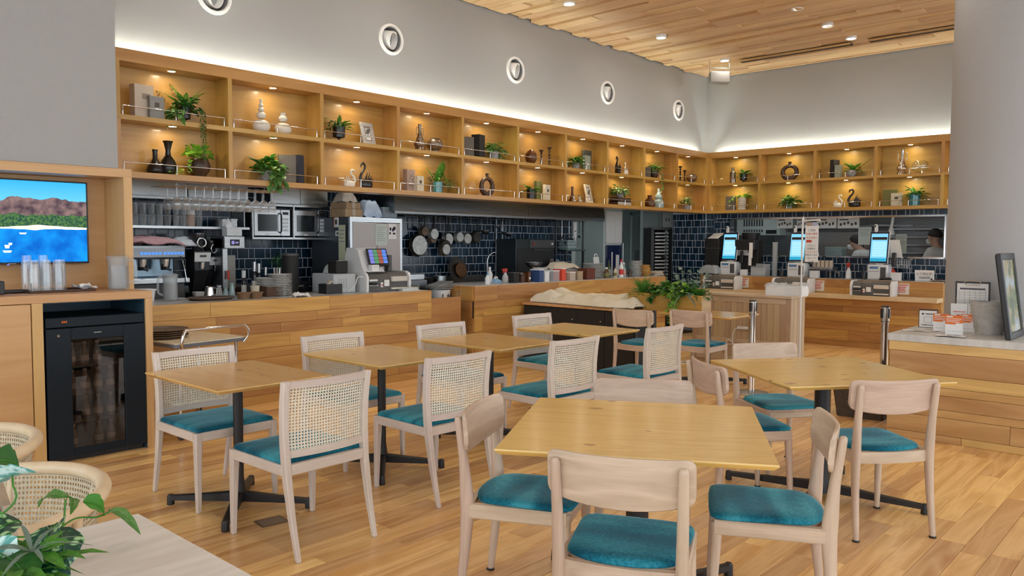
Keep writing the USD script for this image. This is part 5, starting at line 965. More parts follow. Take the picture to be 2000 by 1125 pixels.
obj('film_folds', sheet(lambda u, v: (-.14+.28*u, -.23+.46*v, .126+.02*math.sin(17*u*v+5*v)+.012*math.sin(23*v)), 12, 20, .0015), frost, t); obj('label_strip', rb(-.139, -.134, -.21, -.03, .02, .11, .001), M['white'], t)
# ================================================================ barrier posts and the sign pole
def barrier(label, loc, belt=-90):
    t = thing('barrier_post', label, 'barrier post', loc, belt, 'steel belt barrier posts')
    obj('base_disc', lathe([(0, 0), (.165, 0), (.17, .006), (.165, .012), (.06, .028), (0, .03)], 44), M['steel'], t, 40); obj('pole', cyl(.032, .02, .80, 24), M['chrome'], t, 40)
    obj('collar', cyl(.036, .79, .80, 24), M['steel_d'], t, 40); obj('belt_head', cyl(.036, .80, .925, 24), M['chrome'], t, 40); obj('cap', lathe([(0, .925), (.037, .925), (.037, .934), (.03, .938), (0, .938)], 24), M['black'], t, 40)
    for k in range(3): q = mv(rb(.030, .043, -.016, .016, .825, .915, .004), rz=120*k+90); c_ = obj('belt_clip', q, M['black'], t)
barrier('steel belt barrier post in front of the pale oak dresser', (7.50, 3.525, 0), -35); barrier('steel belt barrier post beyond the island, before the order counter', (7.69, 2.176+.15, 0), -60)
sx, sy = 9.02, 9.02*0.405/1.0
t = thing('sign_stand', 'slim white pole stand with a hanging notice at the end of the dresser', 'sign', (sx, sy, 0))
ph = 1.770
obj('pole', tube(spline([(0, 0, .01), (0, 0, .6), (0, 0, ph-.06), (.0, -.012, ph-.01), (0, -.06, ph), (0, -.16, ph+.005), (0, -.20, ph)], 60), .011, 8), M['white'], t, True); obj('base_plate', rb(-.14, .14, -.16, .16, 0, .01, .002), M['white'], t); obj('pole_joint', cyl(.016, .93, 1.02, 12), M['white'], t)
zt = ph-.05; zb = 1.296
obj('notice_sheet', rb(-.006, .0, -.185, -.035, zb, zt, .001), M['paper'], t); obj('hanging_clip', cat_(rb(-.012, .006, -.17, -.05, zt-.01, zt+.03, .003)), M['chrome'], t)
SD = lambda s, h, y, z, m_='ink', cjk=True, nm='notice_text': obj(nm, mv(stand_up(text(s, h, .0008, cjk), '-x'), (-.0062, y, z)), M[m_], t)
SD('ご注文', .022, -.11, zt-.06); SD('お席の番号', .020, -.11, zt-.10, 'red'); SD('札をお取り', .018, -.11, zt-.145, 'red')
for k, (s, m_) in enumerate((('ください', 'ink'), ('お食事が', 'ink'), ('できましたら', 'red'), ('お呼びします', 'ink'), ('ごゆっくり', 'ink'), ('どうぞ', 'ink'))): SD(s, .017, -.11, zt-.235-.036*k, m_)
obj('notice_picture', cat_(rb(-.0072, -.006, -.11, -.05, zt-.20, zt-.172, .0003)), M['red'], t)
t = thing('floor_marker', 'small white floor sticker beyond the far chairs', 'sticker', (8.851,5.053,-0.000)); obj('sticker', rb(-.09, .09, -.09, .09, 0, .002, .0005), M['paper'], t); obj('footprints', cat_(prism(rrect(.03, .1, .014, 5, -.03, 0), .002, .0026), prism(rrect(.03, .1, .014, 5, .03, 0), .002, .0026)), M['ink'], t)
# ================================================================ island at the right
IX, IY = 6.60, 1.96
isl = thing('service_island', 'cedar-planked island with a thick grey stone top at the right', 'counter')
ist = mottled('island_stone', (.50, .50, .49), (.60, .60, .585), 7, .4, (1, 3, 1), detail=6)
obj('stone_top', rb(IX-.012, IX+.755, -1.4, IY+.012, .751, .805, .003), ist, isl); obj('core', box(IX+.02, IX+.74, -1.39, IY-.004, .0, .751), M['blackm'], isl)
def isl_planks():
    z = .751
    for w, cuts, gap in ((w_*1.081, c_, g_) for w_, c_, g_ in ((.068, (.62,), 1), (.155, (1.0,), 1), (.085, (-.3,), 0), (.055, (.9,), 0), (.10, (.8, .3), 0), (.055, (1.62,), 0), (.125, (1.12, .1), 0), (.052, (1.43, .2), 0))):
        ys = [IY]+[IY-(IY-c)*1.0 for c in cuts]+[-1.4]
        ys = sorted(set(ys), reverse=True)
        for a, b in zip(ys, ys[1:]): obj('plank' if z-w > .06 else 'skirting', rb(IX-.001*(int(a*31+z*17) % 3), IX+.02, b+.0012, a-.0012, max(0.0, z-w+.0012), z-.0012, .0015), M['island'], isl)
        z -= w
isl_planks()
obj('end_cladding', box(IX, IX+.74, IY-.006, IY, 0, .751), M['shelf'], isl)
t = thing('plant_tub', 'dark brown tapered tub on the floor beside the island', 'tub', (7.22, 2.33, 0), 4)
obj('tub_wall', loft([rect_ring(0, 0, 0, .175, .19, .1), rect_ring(0, 0, .36, .215, .235, .1), rect_ring(0, 0, .36, .195, .215, .1), rect_ring(0, 0, .05, .16, .175, .1)]), mottled('tub_brown', (.045, .032, .022), (.075, .052, .036), 30, .6), t); obj('tub_soil', box(-.16, .16, -.18, .18, .28, .31), M['soil'], t)
IZ = .805
t = thing('acrylic_sign', 'upright acrylic stand with a white notice and red-brown edge on the island', 'sign', (7.263, 1.855, IZ), 6)
obj('acrylic_back', rb(.004, .010, -.072, .072, 0, .155, .001), M['bk_brown'], t); obj('notice', rb(-.001, .004, -.066, .066, .004, .143, .0005), M['paper'], t); obj('foot', rb(-.03, .04, -.072, .072, 0, .003, .001), M['glass'], t)
obj('notice_icon', cat_(*[box(-.0016, -.001, a, b, c, d) for a, b, c, d in ((-.03, .03, .04, .043), (-.03, .03, .09, .093), (-.03, -.027, .04, .093), (.027, .03, .04, .093))]), M['grey'], t); obj('notice_text', cat_(box(-.0016, -.001, -.04, .02, .112, .119), box(-.0016, -.001, -.05, .05, .02, .025), mv(cyl(.008, 0, .0006, 14), ry=-90, t=(-.001, .04, .115))), M['ink'], t)
orange = plain('orange_print', (.70, .16, .03), .55)
for i, (px_, py_, s, lb) in enumerate(((6.996, 1.688, 1.0, 'left orange and white leaflet card on the island'), (6.789, 1.548, 1.05, 'middle, frontmost orange and white leaflet card on the island'), (7.075, 1.505, 1.0, 'right orange and white leaflet card, partly behind the grey pot'))):
    t = thing('leaflet_card', lb, 'leaflet', (px_, py_, IZ), 3-4*i, 'orange leaflet cards'); w, h = .058*s, .148*s; Tl = lambda q: mv(q, ry=-6)
    obj('card', Tl(rb(0, .004, -w, w, 0, h, .0005)), M['paper'], t); obj('card_stand', hull([(.004, -w*.8, 0), (.004, w*.8, 0), (.05, -w*.8, 0), (.05, w*.8, 0), (-.006, -w*.6, h*.7), (-.006, w*.6, h*.7)]), M['white'], t)
    obj('orange_panel', Tl(cat_(box(-.0008, 0, -w, w, h*.62, h), box(-.0008, 0, -.2*w, w, h*.55, h*.62))), orange, t); obj('white_lines', Tl(cat_(box(-.0014, -.0008, .1*w, .85*w, h*.90, h*.96), *[box(-.0014, -.0008, -.85*w+.12*w*k, .85*w, h*(.82-.08*k), h*(.845-.08*k)) for k in range(3)])), M['paper'], t)
    obj('small_print', Tl(cat_(*[box(-.0008, 0, -.8*w+.42*w*k, -.55*w+.42*w*k, h*.2, h*.22) for k in range(4)], box(-.0008, 0, -.9*w, .9*w, h*.03, h*.045))), M['grey'], t)
t = thing('brochure_holder', 'clear holder with white brochures showing two red drawings, behind the leaflets', 'brochures', (7.19, 1.545, IZ), 2)
obj('holder_back', rb(.03, .036, -.13, .12, 0, .26, .001), M['glass'], t); obj('holder_front', rb(-.036, -.031, -.13, .12, 0, .08, .001), M['glass'], t)
for k in range(2): b = obj('brochure', mv(rb(-.012, -.002, -.125+.125*k, -.003+.122*k, .003, .222, .0005), ry=-4), M['paper'], t); obj('brochure_picture', mv(cat_(mv(lathe([(0, 0), (.02, 0), (.02, .001), (0, .001)], 14), ry=-90, t=(-.0125, -.06+.123*k, .115)), box(-.0135, -.0122, -.11+.125*k, -.02+.122*k, .155, .16)), ry=-4), M['red'], t)
t = thing('clipboard', 'black clipboard with a printed table sheet propped on the island', 'clipboard', (7.235, 1.525, IZ+.0), 0)
Tl = lambda q: mv(q, ry=-2); obj('board', Tl(rb(.004, .008, -.125, .125, .02, .40, .001)), M['black'], t); obj('sheet', Tl(rb(.002, .004, -.112, .112, .04, .385, .0005)), M['paper'], t)
obj('table_lines', Tl(cat_(box(.001, .002, -.09, .09, .335, .348), *[box(.001, .002, -.095, .095, .31-.02*k, .3112-.02*k) for k in range(8)], *[box(.001, .002, -.095+.038*k, -.0938+.038*k, .17, .335) for k in range(6)])), M['dgrey'], t); obj('clip', Tl(cat_(tube(spline([(0, -.05, .375), (-.006, -.055, .40), (-.006, 0, .405), (-.006, .055, .40), (0, .05, .375)], 20), .004, 6), box(-.004, .002, -.05, .05, .37, .378))), M['chrome'], t); obj('backing_stand', rb(.012, .03, -.08, .08, 0, .2, .002), M['glass'], t)
t = thing('ribbed_pot', 'wide grey ribbed plant pot without a plant on the island', 'pot', (7.024+.09, 1.357+.02, IZ))
P = [(0, 0), (.098, 0)]; n = 15
for k in range(n): z = .006+.235*k/n; r_ = .098+.036*(k/n)**.8; P += [(r_+.002, z), (r_+.004, z+.008), (r_+.001, z+.0145)]
P += [(.136, .243), (.138, .255), (.128, .255), (.122, .235), (.09, .02), (0, .02)]
obj('pot_wall', lathe(P, 48), mottled('ribbed_pot_grey', (.42, .40, .37), (.50, .48, .45), 30, .5), t, 35); obj('inner_liner', lathe([(0, .19), (.112, .19), (.118, .248), (.12, .25)], 32), M['grey'], t)
mi = thing('framed_picture', 'black-framed glass with a painted garden reflection leaning beside the column at the right picture edge', 'picture frame', (6.70, 1.165, IZ), 0)
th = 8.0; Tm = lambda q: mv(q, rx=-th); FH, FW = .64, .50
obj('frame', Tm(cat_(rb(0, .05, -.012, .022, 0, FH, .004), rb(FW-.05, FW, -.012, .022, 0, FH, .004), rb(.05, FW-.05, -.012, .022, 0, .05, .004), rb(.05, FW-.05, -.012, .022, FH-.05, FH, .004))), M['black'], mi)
obj('glazed_print', Tm(box(.05, FW-.05, -.004, .015, .05, FH-.05)), mat('painted_garden_reflection', {'t': ('texture_coordinate', {}), 'n': ('noise_texture', {'scale': 6.0, 'detail': 5.0}), 'r': ('rgb_ramp', {'ramp': [(.35, (.03, .10, .02)), (.45, (.16, .25, .05)), (.52, (.55, .42, .16)), (.6, (.45, .6, .7)), (.7, (.75, .82, .88))]}), 'p': ('principled_bsdf', {'roughness': .05, 'coat_weight': 1.0})}, [('t.object', 'n.vector'), ('n.fac', 'r.fac'), ('r.color', 'p.base_color')]), mi)  # mottled garden reflection painted into the colour of the glass
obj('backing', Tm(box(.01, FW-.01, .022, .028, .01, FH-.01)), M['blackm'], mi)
for i, (px_, py_, w, d, a, lb) in enumerate(((6.937, 1.854, .14, .2, 20, 'printed leaflet lying flat near the left end of the island'), (7.087-.08, 1.809-.02, .12, .18, -25, 'second loose leaflet overlapping the first on the island'), (6.698-.03, 1.545, .11, .2, 5, 'white sheet lying in front of the orange leaflets'))):
    t = thing('paper_sheet', lb, 'paper', (px_, py_, IZ+.0005+.002*i), a, 'loose sheets on the island'); obj('sheet', sheet(lambda u, v, w=w, d=d: (w*(u-.5), d*(v-.5), .002+.004*math.sin(3*v+u)**2), 5, 6, .0008), M['paper'], t); obj('printed_block', box(-w*.25, w*.2, -d*.3, d*.1, .0062, .0066), M['grey'], t)
# ================================================================ the bar kitchen (behind the long counter)
klamp = glow('kitchen_panel_light', (.90, .97, 1.0), KITCHEN)
struct('kitchen_ceiling', box(2.2, 15.2, 6.84, 9.75, 2.72, 2.8), plain('kitchen_ceiling_white', (.62, .64, .64), .8)); struct('kitchen_ceiling_hatch', box(12.62, 15.2, 2.0, 6.84, 2.72, 2.8), '/World/Looks/kitchen_ceiling_white')
for x, y, lb in ((3.6, 7.5, 'ceiling light panel over the coffee bar'), (6.2, 7.3, 'ceiling light panel over the till'), (8.6, 7.2, 'ceiling light panel over the plates'), (11.4, 8.4, 'ceiling light panel in the corridor behind the bar'), (13.6, 4.6, 'ceiling light panel in the hatch kitchen'), (13.6, 6.4, 'ceiling light panel at the corner of the hatch kitchen')):
    t = thing('kitchen_light', lb, 'lamp', (x, y, 2.70)); obj('diffuser', box(-.5, .5, -.11, .11, 0, .012), klamp, t); obj('housing', cat_(box(-.52, -.5, -.13, .13, 0, .018), box(.5, .52, -.13, .13, 0, .018), box(-.5, .5, -.13, -.11, 0, .018), box(-.5, .5, .11, .13, 0, .018)), M['whitep'], t)
mint = plain('pale_mint_panel', (.52, .60, .58), .45)
struct('wall_corridor', box(10.6, 15.2, 9.65, 9.75, 0, 2.75), mint, label='pale mint wall of the corridor behind the bar'); struct('wall_corridor_end', box(15.1, 15.2, 2.0, 9.7, 0, 2.75), M['steel_d']); struct('wall_kitchen_side', box(2.2, 2.3, 6.6, 8.3, 0, 2.75), M['steel_d'])
struct('wall_kitchen_return', box(10.55, 10.65, 8.19, 9.7, 0, 2.75), mint); struct('wall_hatch_side', box(12.6, 15.2, 1.9, 2.0, 0, 2.75), M['steel_d'])
CZ = .93
M['hood'] = mottled('hood_steel', (.16, .18, .195), (.24, .26, .28), 3, .28, (1, 1, 40), metal=1.0)
for xa, xb, lb in ((2.35, 5.407-.012, 'steel back worktop under the coffee machine along the tiled kitchen wall'), (6.166+.012, 9.55, 'steel back worktop of the cooking line right of the refrigerator')):
    kb = thing('kitchen_worktop', lb, 'worktop'); obj('steel_top', rb(xa, xb, 7.50, 8.19, CZ-.04, CZ, .003), M['steel_d'], kb); obj('upstand', box(xa, xb, 8.165, 8.19, CZ, CZ+.10), M['steel_d'], kb); obj('under_shelf', box(xa, xb, 7.56, 8.15, .3, .33), M['steel_d'], kb)
    for x in (xa+.05, (xa+xb)/2, xb-.05): obj('leg', rod((x, 7.56, 0), (x, 7.56, CZ-.04), .02), M['steel_d'], kb); obj('leg', rod((x, 8.12, 0), (x, 8.12, CZ-.04), .02), M['steel_d'], kb)
def cupboard(label, x0, x1, z0, z1, y0, n):
    t = thing('steel_wall_cabinet', label, 'cabinet', (x0, y0, z0)); L, H, D_ = x1-x0, z1-z0, 8.188-y0
    obj('carcass', box(0, L, .02, D_, .0, H), M['steel_d'], t); obj('front_lip', rb(-.005, L+.005, -.01, .02, -.015, .012, .002), M['steel'], t)
    for k in range(n): obj('sliding_door', rb(L*k/n+.004, L*(k+1)/n-.004, .0+.004*(k % 2), .018, .016, H-.004, .002), M['steel'], t)
cupboard('long steel wall cabinet over the coffee machine', 2.45, 4.452, 1.930, 2.5, 7.85, 3); cupboard('steel wall cabinet over the two microwaves', 4.728, 5.471, 1.909, 2.5, 7.85, 2)
t = thing('open_wall_shelf', 'steel open wall shelf holding tumblers and paper boxes', 'shelf', (2.4, 7.82, 1.624)); L_ = 4.448-2.4
obj('shelf_board', rb(0, L_, 0, .366, 0, .03, .003), M['steel'], t); obj('end_plate', box(L_-.012, L_, .1, .366, .03, .42), M['steel'], t); SZ = 1.624+.03
tm = None
for i in range(9):
    for k in range(2):
        lb = '%s tumbler of the %s pile from the left on the steel wall shelf' % (['lower', 'upper'][k], nth[i]); lc = (3.289+.082*i, 7.94, SZ+.11*k)
        if tm is None:
            tm = thing('tumbler', lb, 'glass', lc, 0, 'tumblers on the steel wall shelf'); obj('glass_wall', lathe([(.026, .002), (.035, .108)], 14), M['stem'], tm, 40); obj('glass_base', lathe([(0, .004), (.026, .004)], 14), M['stem'], tm)
        else: dup(tm, lb, lc)
for k, (px_, w, h) in enumerate(((4.218, .08, .075), (4.312, .07, .08))):
    t = thing('paper_cup_box', '%s of two small white boxes on the steel wall shelf' % ['left', 'right'][k], 'box', (px_, 7.95, SZ)); obj('box_body', rb(-w/2, w/2, -.05, .05, 0, h, .003), M['white'], t); obj('box_rim', rb(-w/2-.004, w/2+.004, -.054, .054, h-.01, h+.006, .002), M['white'], t)
t = thing('takeaway_cup', 'brown-striped canister with a white lid on the steel wall shelf', 'canister', (3.854, 7.95, SZ)); obj('canister_body', cyl(.045, 0, .12, 20), M['bk_pink'], t, 40); obj('lid', lathe([(0, .12), (.05, .12), (.045, .17), (.02, .19), (0, .19)], 20), M['white'], t, 40)
# hanging wine glasses on a rack
t = thing('wine_glass_rack', 'steel wire rack for stemware under the left of the long shelf', 'rack', (0, 0, 0)); RX0, RX1 = 3.227, 4.246; RZ = 1.985
for j in range(4): obj('rack_rail', cat_(rod((RX0-.1, 6.90+.09*j-.02, RZ), (RX1+.05, 6.90+.09*j-.02, RZ), .004, 6), rod((RX0-.1, 6.90+.09*j+.02, RZ), (RX1+.05, 6.90+.09*j+.02, RZ), .004, 6)), M['steel'], t)
for x in (RX0, (RX0+RX1)/2, RX1): obj('hanger', cat_(rod((x, 6.88, RZ), (x, 7.21, RZ), .005, 6), rod((x, 6.9, RZ), (x, 6.9, 2.72), .005, 6), rod((x, 7.18, RZ), (x, 7.18, 2.72), .005, 6)), M['steel'], t)
wg = None; r_ = random.Random(3)
for j, row in enumerate(('front', 'second', 'third')):
    for i in range(12):
        lb = '%s hanging wine glass from the left, %s row of the rack' % ((nth+['eleventh', 'twelfth'])[i], row); lc = (RX0+(RX1-RX0)*(i+.5*(j % 2))/12, 6.90+.09*j, RZ-.002)
        if wg is None:
            wg = thing('wine_glass', lb, 'glass', lc, 0, 'wine glasses hanging from the rack'); obj('foot', mv(lathe([(0, .012), (.034, .003), (.034, .006), (.006, .016), (0, .016)], 18), rx=180, t=(0, 0, .014)), M['stem'], wg, 40)
            obj('stem', cyl(.004, -.085, .0, 8), M['stem'], wg, 40); obj('bowl', lathe([(.004, -.085), (.03, -.105), (.041, -.14), (.040, -.165), (.033, -.20)], 20), M['stem'], wg, 50)
        else: dup(wg, lb, lc)
# microwaves in a steel frame
mx0, mx1 = 4.503, 5.476; mz0, mz1 = 1.553, 1.873
t = thing('steel_wall_frame', 'steel wall frame carrying two microwave ovens', 'shelf'); 
for z in (mz0-.03, mz1+.015): obj('frame_shelf', rb(mx0-.03, mx1+.02, 7.82, 8.188, z, z+.028, .003), M['steel'], t)
for x in (mx0-.03, (mx0+mx1)/2-.01, mx1): obj('frame_post', rb(x, x+.02, 7.815, 7.84, mz0-.03, mz1+.04, .003), M['steel'], t)
mw = None; H = mz1-mz0-.012; W = (mx1-mx0)/2-.04
for k, lb in enumerate(('left of two steel microwave ovens above the tiled bar', 'right of two steel microwave ovens above the tiled bar')):
    lc = (mx0+.01+k*(mx1-mx0)/2, 7.85, mz0+.0)
    if mw is None:
        mw = thing('microwave', lb, 'microwave', lc, 0, 'microwave ovens'); obj('casing', rb(0, W, .02, .33, .006, H, .004), M['steel_d'], mw); d = obj('door', rb(.0, W*.73, -.005, .02, .01, H-.004, .004), M['steel'], mw)
        obj('window', rb(W*.10, W*.62, -.008, -.004, H*.2, H*.80, .001), plain('oven_window', (.008, .012, .015), .12), d); obj('handle', tube(spline([(W*.70, -.005, H*.15), (W*.70, -.04, H*.22), (W*.70, -.045, H*.5), (W*.70, -.04, H*.78), (W*.70, -.005, H*.85)], 16), .007, 8), M['black'], d, True); obj('name_plate', box(W*.30, W*.42, -.0065, -.005, H*.06, H*.11), M['paper'], d)
        p_ = obj('control_panel', rb(W*.74, W, -.003, .02, .01, H-.004, .003), M['steel'], mw); obj('display', box(W*.79, W*.95, -.0045, -.003, H*.8, H*.9), M['black'], p_)
        for a in range(4): obj('key_row', cat_(*[box(W*.785+W*.058*b, W*.83+W*.058*b, -.005, -.003, H*(.2+.13*a), H*(.29+.13*a)) for b in range(3)]), M['white'], p_)
        obj('foot', cat_(*[cyl(.012, 0, .008, 8, (x, y, 0)) for x in (.05, W-.05) for y in (.06, .29)]), M['black'], mw)
    else: dup(mw, lb, lc)
# coffee corner
t = thing('espresso_machine', 'wide steel two-group espresso machine at the left end of the bar', 'coffee machine', (3.142-.1, 7.62, CZ)); W = 3.652-3.142+.1; hh = 1.455-CZ
obj('stand', rb(.02, W-.02, .02, .52, .0, .16, .004), M['dgrey'], t); obj('drip_tray', rb(0, W, -.06, .4, .165, .215, .005), M['steel'], t); obj('back_body', rb(0, W, .28, .54, .21, hh, .012), plain('blue_grey_steel', (.16, .22, .27), .2, .8), t); obj('top_head', rb(0, W, .0, .54, hh-.13, hh, .02), M['steel_d'], t)
for k in range(2):
    g_ = obj('button_row', cat_(*[rb(W*(.26+.36*k)+.035*i, W*(.26+.36*k)+.028+.035*i, -.006, .004, hh-.085, hh-.06, .002) for i in range(6)]), glow('button_blue', (.12, .35, 1.0), .7) if k == 0 else '/World/Looks/button_blue', t)
    obj('group_head', lathe([(0, hh-.20), (.045, hh-.20), (.05, hh-.13), (0, hh-.13)], 18, (W*(.34+.36*k), .08, 0)), M['chrome'], t, 40); obj('portafilter', cat_(rod((W*(.34+.36*k), .08, hh-.21), (W*(.34+.36*k)-.03, -.10, hh-.23), .012), cyl(.04, hh-.235, hh-.2, 16, (W*(.34+.36*k), .08, 0))), M['black'], t)
for x in (.04, W-.06): obj('steam_wand', tube(spline([(x, -.01, hh-.1), (x, -.06, hh-.2), (x+.02, -.08, hh-.36)], 12), .006, 6), M['chrome'], t, True)
def drape(w, d, h, seed): return lambda u, v: (w*(u-.5), d*(v-.5), h*(1-abs(2*u-1)**4)*(1-abs(2*v-1)**4)**.5+.06*(meshkit.fbm(np.array([[u*4+seed, v*5, 2.]]), 3, seed)[0]-.5)+.01)
ex, ez = 3.142, CZ+hh
tag(obj('bar_towel', mv(sheet(drape(.62, .42, .07, 3), 26, 20, .008), (ex+.22, 7.86, ez+.01)), mottled('pink_towel', (.60, .32, .34), (.68, .42, .43), 60, .95, bumpy=.4), smooth=True), 'folded pink towels heaped on top of the espresso machine', 'towel')
tag(obj('bar_towel', mv(sheet(drape(.26, .34, .06, 8), 16, 14, .008), (ex+.58, 7.86, ez+.01)), mottled('white_towel', (.62, .66, .70), (.72, .75, .78), 60, .95), smooth=True), 'white cloth beside the pink towels on the espresso machine', 'towel')
def grinder(label, x, y, h):
    t = thing('coffee_grinder', label, 'coffee grinder', (x, y, CZ)); obj('base', rb(-.08, .08, -.12, .12, 0, .05, .006), M['black'], t); obj('body', hull([(a*.075, b*.09-.0, z) for a in (-1, 1) for b in (-1, 1) for z in (.28,)]+[(a*.085, b*.1, h*.72) for a in (-1, 1) for b in (-1, 1)]+[(a*.05, .09, .05) for a in (-1, 1)]+[(a*.05, .02, .05) for a in (-1, 1)]), M['black'], t)
    obj('hopper', lathe([(.04, h*.72), (.05, h*.74), (.085, h*.92), (.085, h), (0, h)], 24), plain('smoke_plastic', (.03, .03, .035), .1), t, 40); obj('front_panel', hull([(a*.082, -.10, h*.56) for a in (-1, 1)]+[(a*.085, -.115, h*.70) for a in (-1, 1)]+[(a*.08, -.09, h*.56) for a in (-1, 1)]+[(a*.08, -.09, h*.7) for a in (-1, 1)]), M['white'], t); obj('screen', box(-.03, .035, -.118, -.108, h*.63, h*.66), M['black'], t)
    obj('spout', lathe([(0, h*.45), (.03, h*.45), (.035, h*.55), (0, h*.55)], 16, (0, -.09, 0)), M['chrome'], t, 40); obj('hopper_ring', mv(tube([(.045*math.cos(a), 0, .045*math.sin(a)) for a in np.linspace(0, 2*PI, 20, endpoint=False)], .008, 6, True), (0, -.09, h*.85)), M['chrome'], t, True)
grinder('black coffee grinder with a white panel, right of the espresso machine', 3.826, 7.75, 1.584-CZ); grinder('second black coffee grinder standing behind the first', 4.070, 7.95, 1.507-CZ)
t = thing('drink_dispenser', 'steel drink dispenser with a small screen on its head', 'dispenser', (4.166, 7.70, CZ)); dh = 1.556-CZ
obj('column', rb(-.11, -.05, -.02, .24, .0, dh-.02, .005), M['steel'], t); obj('head', rb(-.11, .12, -.06, .24, dh-.13, dh, .006), M['steel'], t); obj('screen', rb(-.045, .06, -.064, -.058, dh-.10, dh-.035, .002), M['black'], t); obj('screen_picture', cat_(box(-.03, .0, -.0655, -.064, dh-.085, dh-.05), box(.01, .045, -.0655, -.064, dh-.075, dh-.06)), glow('small_screen_violet', (.35, .3, .75), .6), t); obj('tap', cat_(lathe([(0, .18), (.012, .18), (.012, .27), (0, .27)], 12, (-.065, -.05, 0))), M['red'], t, 40); obj('back_panel', rb(.0, .10, .10, .14, .0, dh-.2, .003), M['bk_stone'], t); obj('drip_base', rb(-.11, .12, -.08, .24, 0, .03, .004), M['dgrey'], t)
t = thing('tissue_box', 'white tissue box with a pulled-up tissue on the drink dispenser', 'tissue box', (4.209, 7.76, CZ+dh)); obj('box_body', rb(-.085, .085, -.055, .055, 0, .09, .004), M['white'], t); obj('tissue', hull([(-.07, 0, .09), (.05, .02, .09), (-.06, .02, .13), (-.045, .0, .19), (.0, -.01, .12), (-.03, -.03, .09)]), M['paper'], t)
# things along the front bar top at the left
BZ = .966
t = thing('plastic_tub', 'white plastic tub behind the oak cabinet corner on the bar', 'tub', (2.998, 7.1, BZ)); obj('tub_wall', pillow(rrect(.17, .15, .02), [(.88, 0), (1, .10), (.96, .10), (.86, .01)]), M['white'], t, 40); obj('tub_lid', prism(rrect(.185, .165, .02), .10, .112), M['whitep'], t)
pitcher('frosted white plastic pitcher at the left end of the bar', (3.224, 7.059, BZ), 170, .245, .062)
t = thing('oval_tray', 'dark brown oval serving tray on the bar edge', 'tray', (3.530, 6.852+.05, BZ)); P = [(.215*math.cos(a), .14*math.sin(a)) for a in np.linspace(0, 2*PI, 40, endpoint=False)]
obj('tray_dish', pillow(P, [(.88, 0), (1.0, .022), (.985, .024), (.86, .006)]), M['bk_brown'], t, 40); obj('tray_rim', tube([(1.0*x, 1.0*y, .024) for x, y in P], .0045, 6, True), M['bk_taupe'], t, True)
t = thing('round_bar_tray', 'small stack of dark brown trays leaning behind the oval one', 'tray', (4.100, 7.737+.02, BZ)); 
for k in range(3): obj('tray_dish', lathe([(0, .012*k), (.15, .012*k), (.18, .025+.012*k), (.176, .027+.012*k), (.148, .005+.012*k), (0, .005+.012*k)], 32, (.01*k, 0, 0)), M['bk_brown'], t, 40)
t = thing('glass_dish', 'small square glass dish beside the trays on the bar', 'dish', (3.695, 7.363+.12, BZ)); obj('dish_wall', pillow(rrect(.10, .08, .012), [(.85, 0), (1, .04), (.94, .04), (.8, .008)]), M['white'], t, 40); obj('dish_contents', prism(rrect(.075, .058, .01), .01, .028), M['paper'], t)
t = thing('spoon', 'white ladle spoon lying left of the trays', 'spoon', (3.390, 7.078, BZ)); obj('spoon_bowl', pillow([(.03*math.cos(a), .02*math.sin(a)) for a in np.linspace(0, 2*PI, 16, endpoint=False)], [(.5, 0), (1, .012), (.9, .014)]), M['white'], t, 50); obj('spoon_handle', rod((-.02, 0, .012), (-.11, .03, .016), .004), M['white'], t)
wick = mottled('wicker', (.16, .085, .04), (.26, .15, .075), 120, .7, (1, 1, 4), bumpy=.8)
for px_, lb in ((3.795, 'left'), (3.921, 'right')):
    t = thing('wicker_basket', '%s of two small round wicker baskets on the bar' % lb, 'basket', (px_, 6.80, BZ), 0, 'wicker baskets'); obj('basket_wall', lathe([(0, 0), (.05, 0), (.066, .055), (.061, .055), (.046, .006), (0, .006)], 20), wick, t, 40); obj('basket_rim', tube([(.064*math.cos(a), .064*math.sin(a), .055) for a in np.linspace(0, 2*PI, 20, endpoint=False)], .006, 6, True), wick, t, True); obj('lining', lathe([(0, .03), (.055, .04), (0, .045)], 14), M['bk_beige'], t)
t = thing('sugar_canister', 'cream patterned canister between the baskets and the box', 'canister', (3.999, 6.870+.08, BZ)); obj('canister_body', lathe([(0, 0), (.032, 0), (.045, .11), (.04, .11), (0, .1)], 20), M['bk_cream'], t, 40); obj('pattern_bands', cat_(*[lathe([(.0335+.0118*k/4, .03+.022*k), (.0352+.0118*k/4, .036+.022*k)], 20) for k in range(3)]), M['bk_olive'], t)
t = thing('cutlery_box', 'dark brown basket box filled with white packets on the bar', 'box', (4.177, 6.900+.06, BZ), 4); obj('box_wall', cat_(rb(-.095, .095, -.07, -.062, 0, .095), rb(-.095, .095, .062, .07, 0, .11), rb(-.095, -.087, -.062, .062, 0, .10), rb(.087, .095, -.062, .062, 0, .10), box(-.087, .087, -.062, .062, 0, .01)), M['bk_brown'], t); obj('packets', cat_(*[mv(rb(-.03, .03, -.05, .05, .0, .008, .002), (-.05+.035*k, 0, .065+.006*(k % 2)), ry=20-12*k) for k in range(4)]), M['paper'], t)
def plates(label, x, y, z, r, n, pitch=.011, m_=None, group='stacks of white plates', per=True):
    first = None
    for k in range(n):
        lb = '%s plate of the %s' % ((nth+['eleventh', 'twelfth', 'thirteenth', 'fourteenth', 'fifteenth', 'sixteenth'])[k]+' lowest', label); lc = (x+.002*((k*7) % 3-1), y, z+pitch*k)
        if first is None:
            first = thing('plate', lb, 'plate', lc, 0, label); obj('plate_dish', lathe([(0, .003), (r*.55, 0), (r*.6, .004), (r*.97, .013), (r, .016), (r*.97, .0175), (r*.6, .009), (0, .008)], 26), m_ or M['whitep'], first, 50); obj('foot_ring', lathe([(r*.5, -.001), (r*.56, -.001), (r*.56, .003)], 22), m_ or M['whitep'], first)
        else: dup(first, lb, lc)
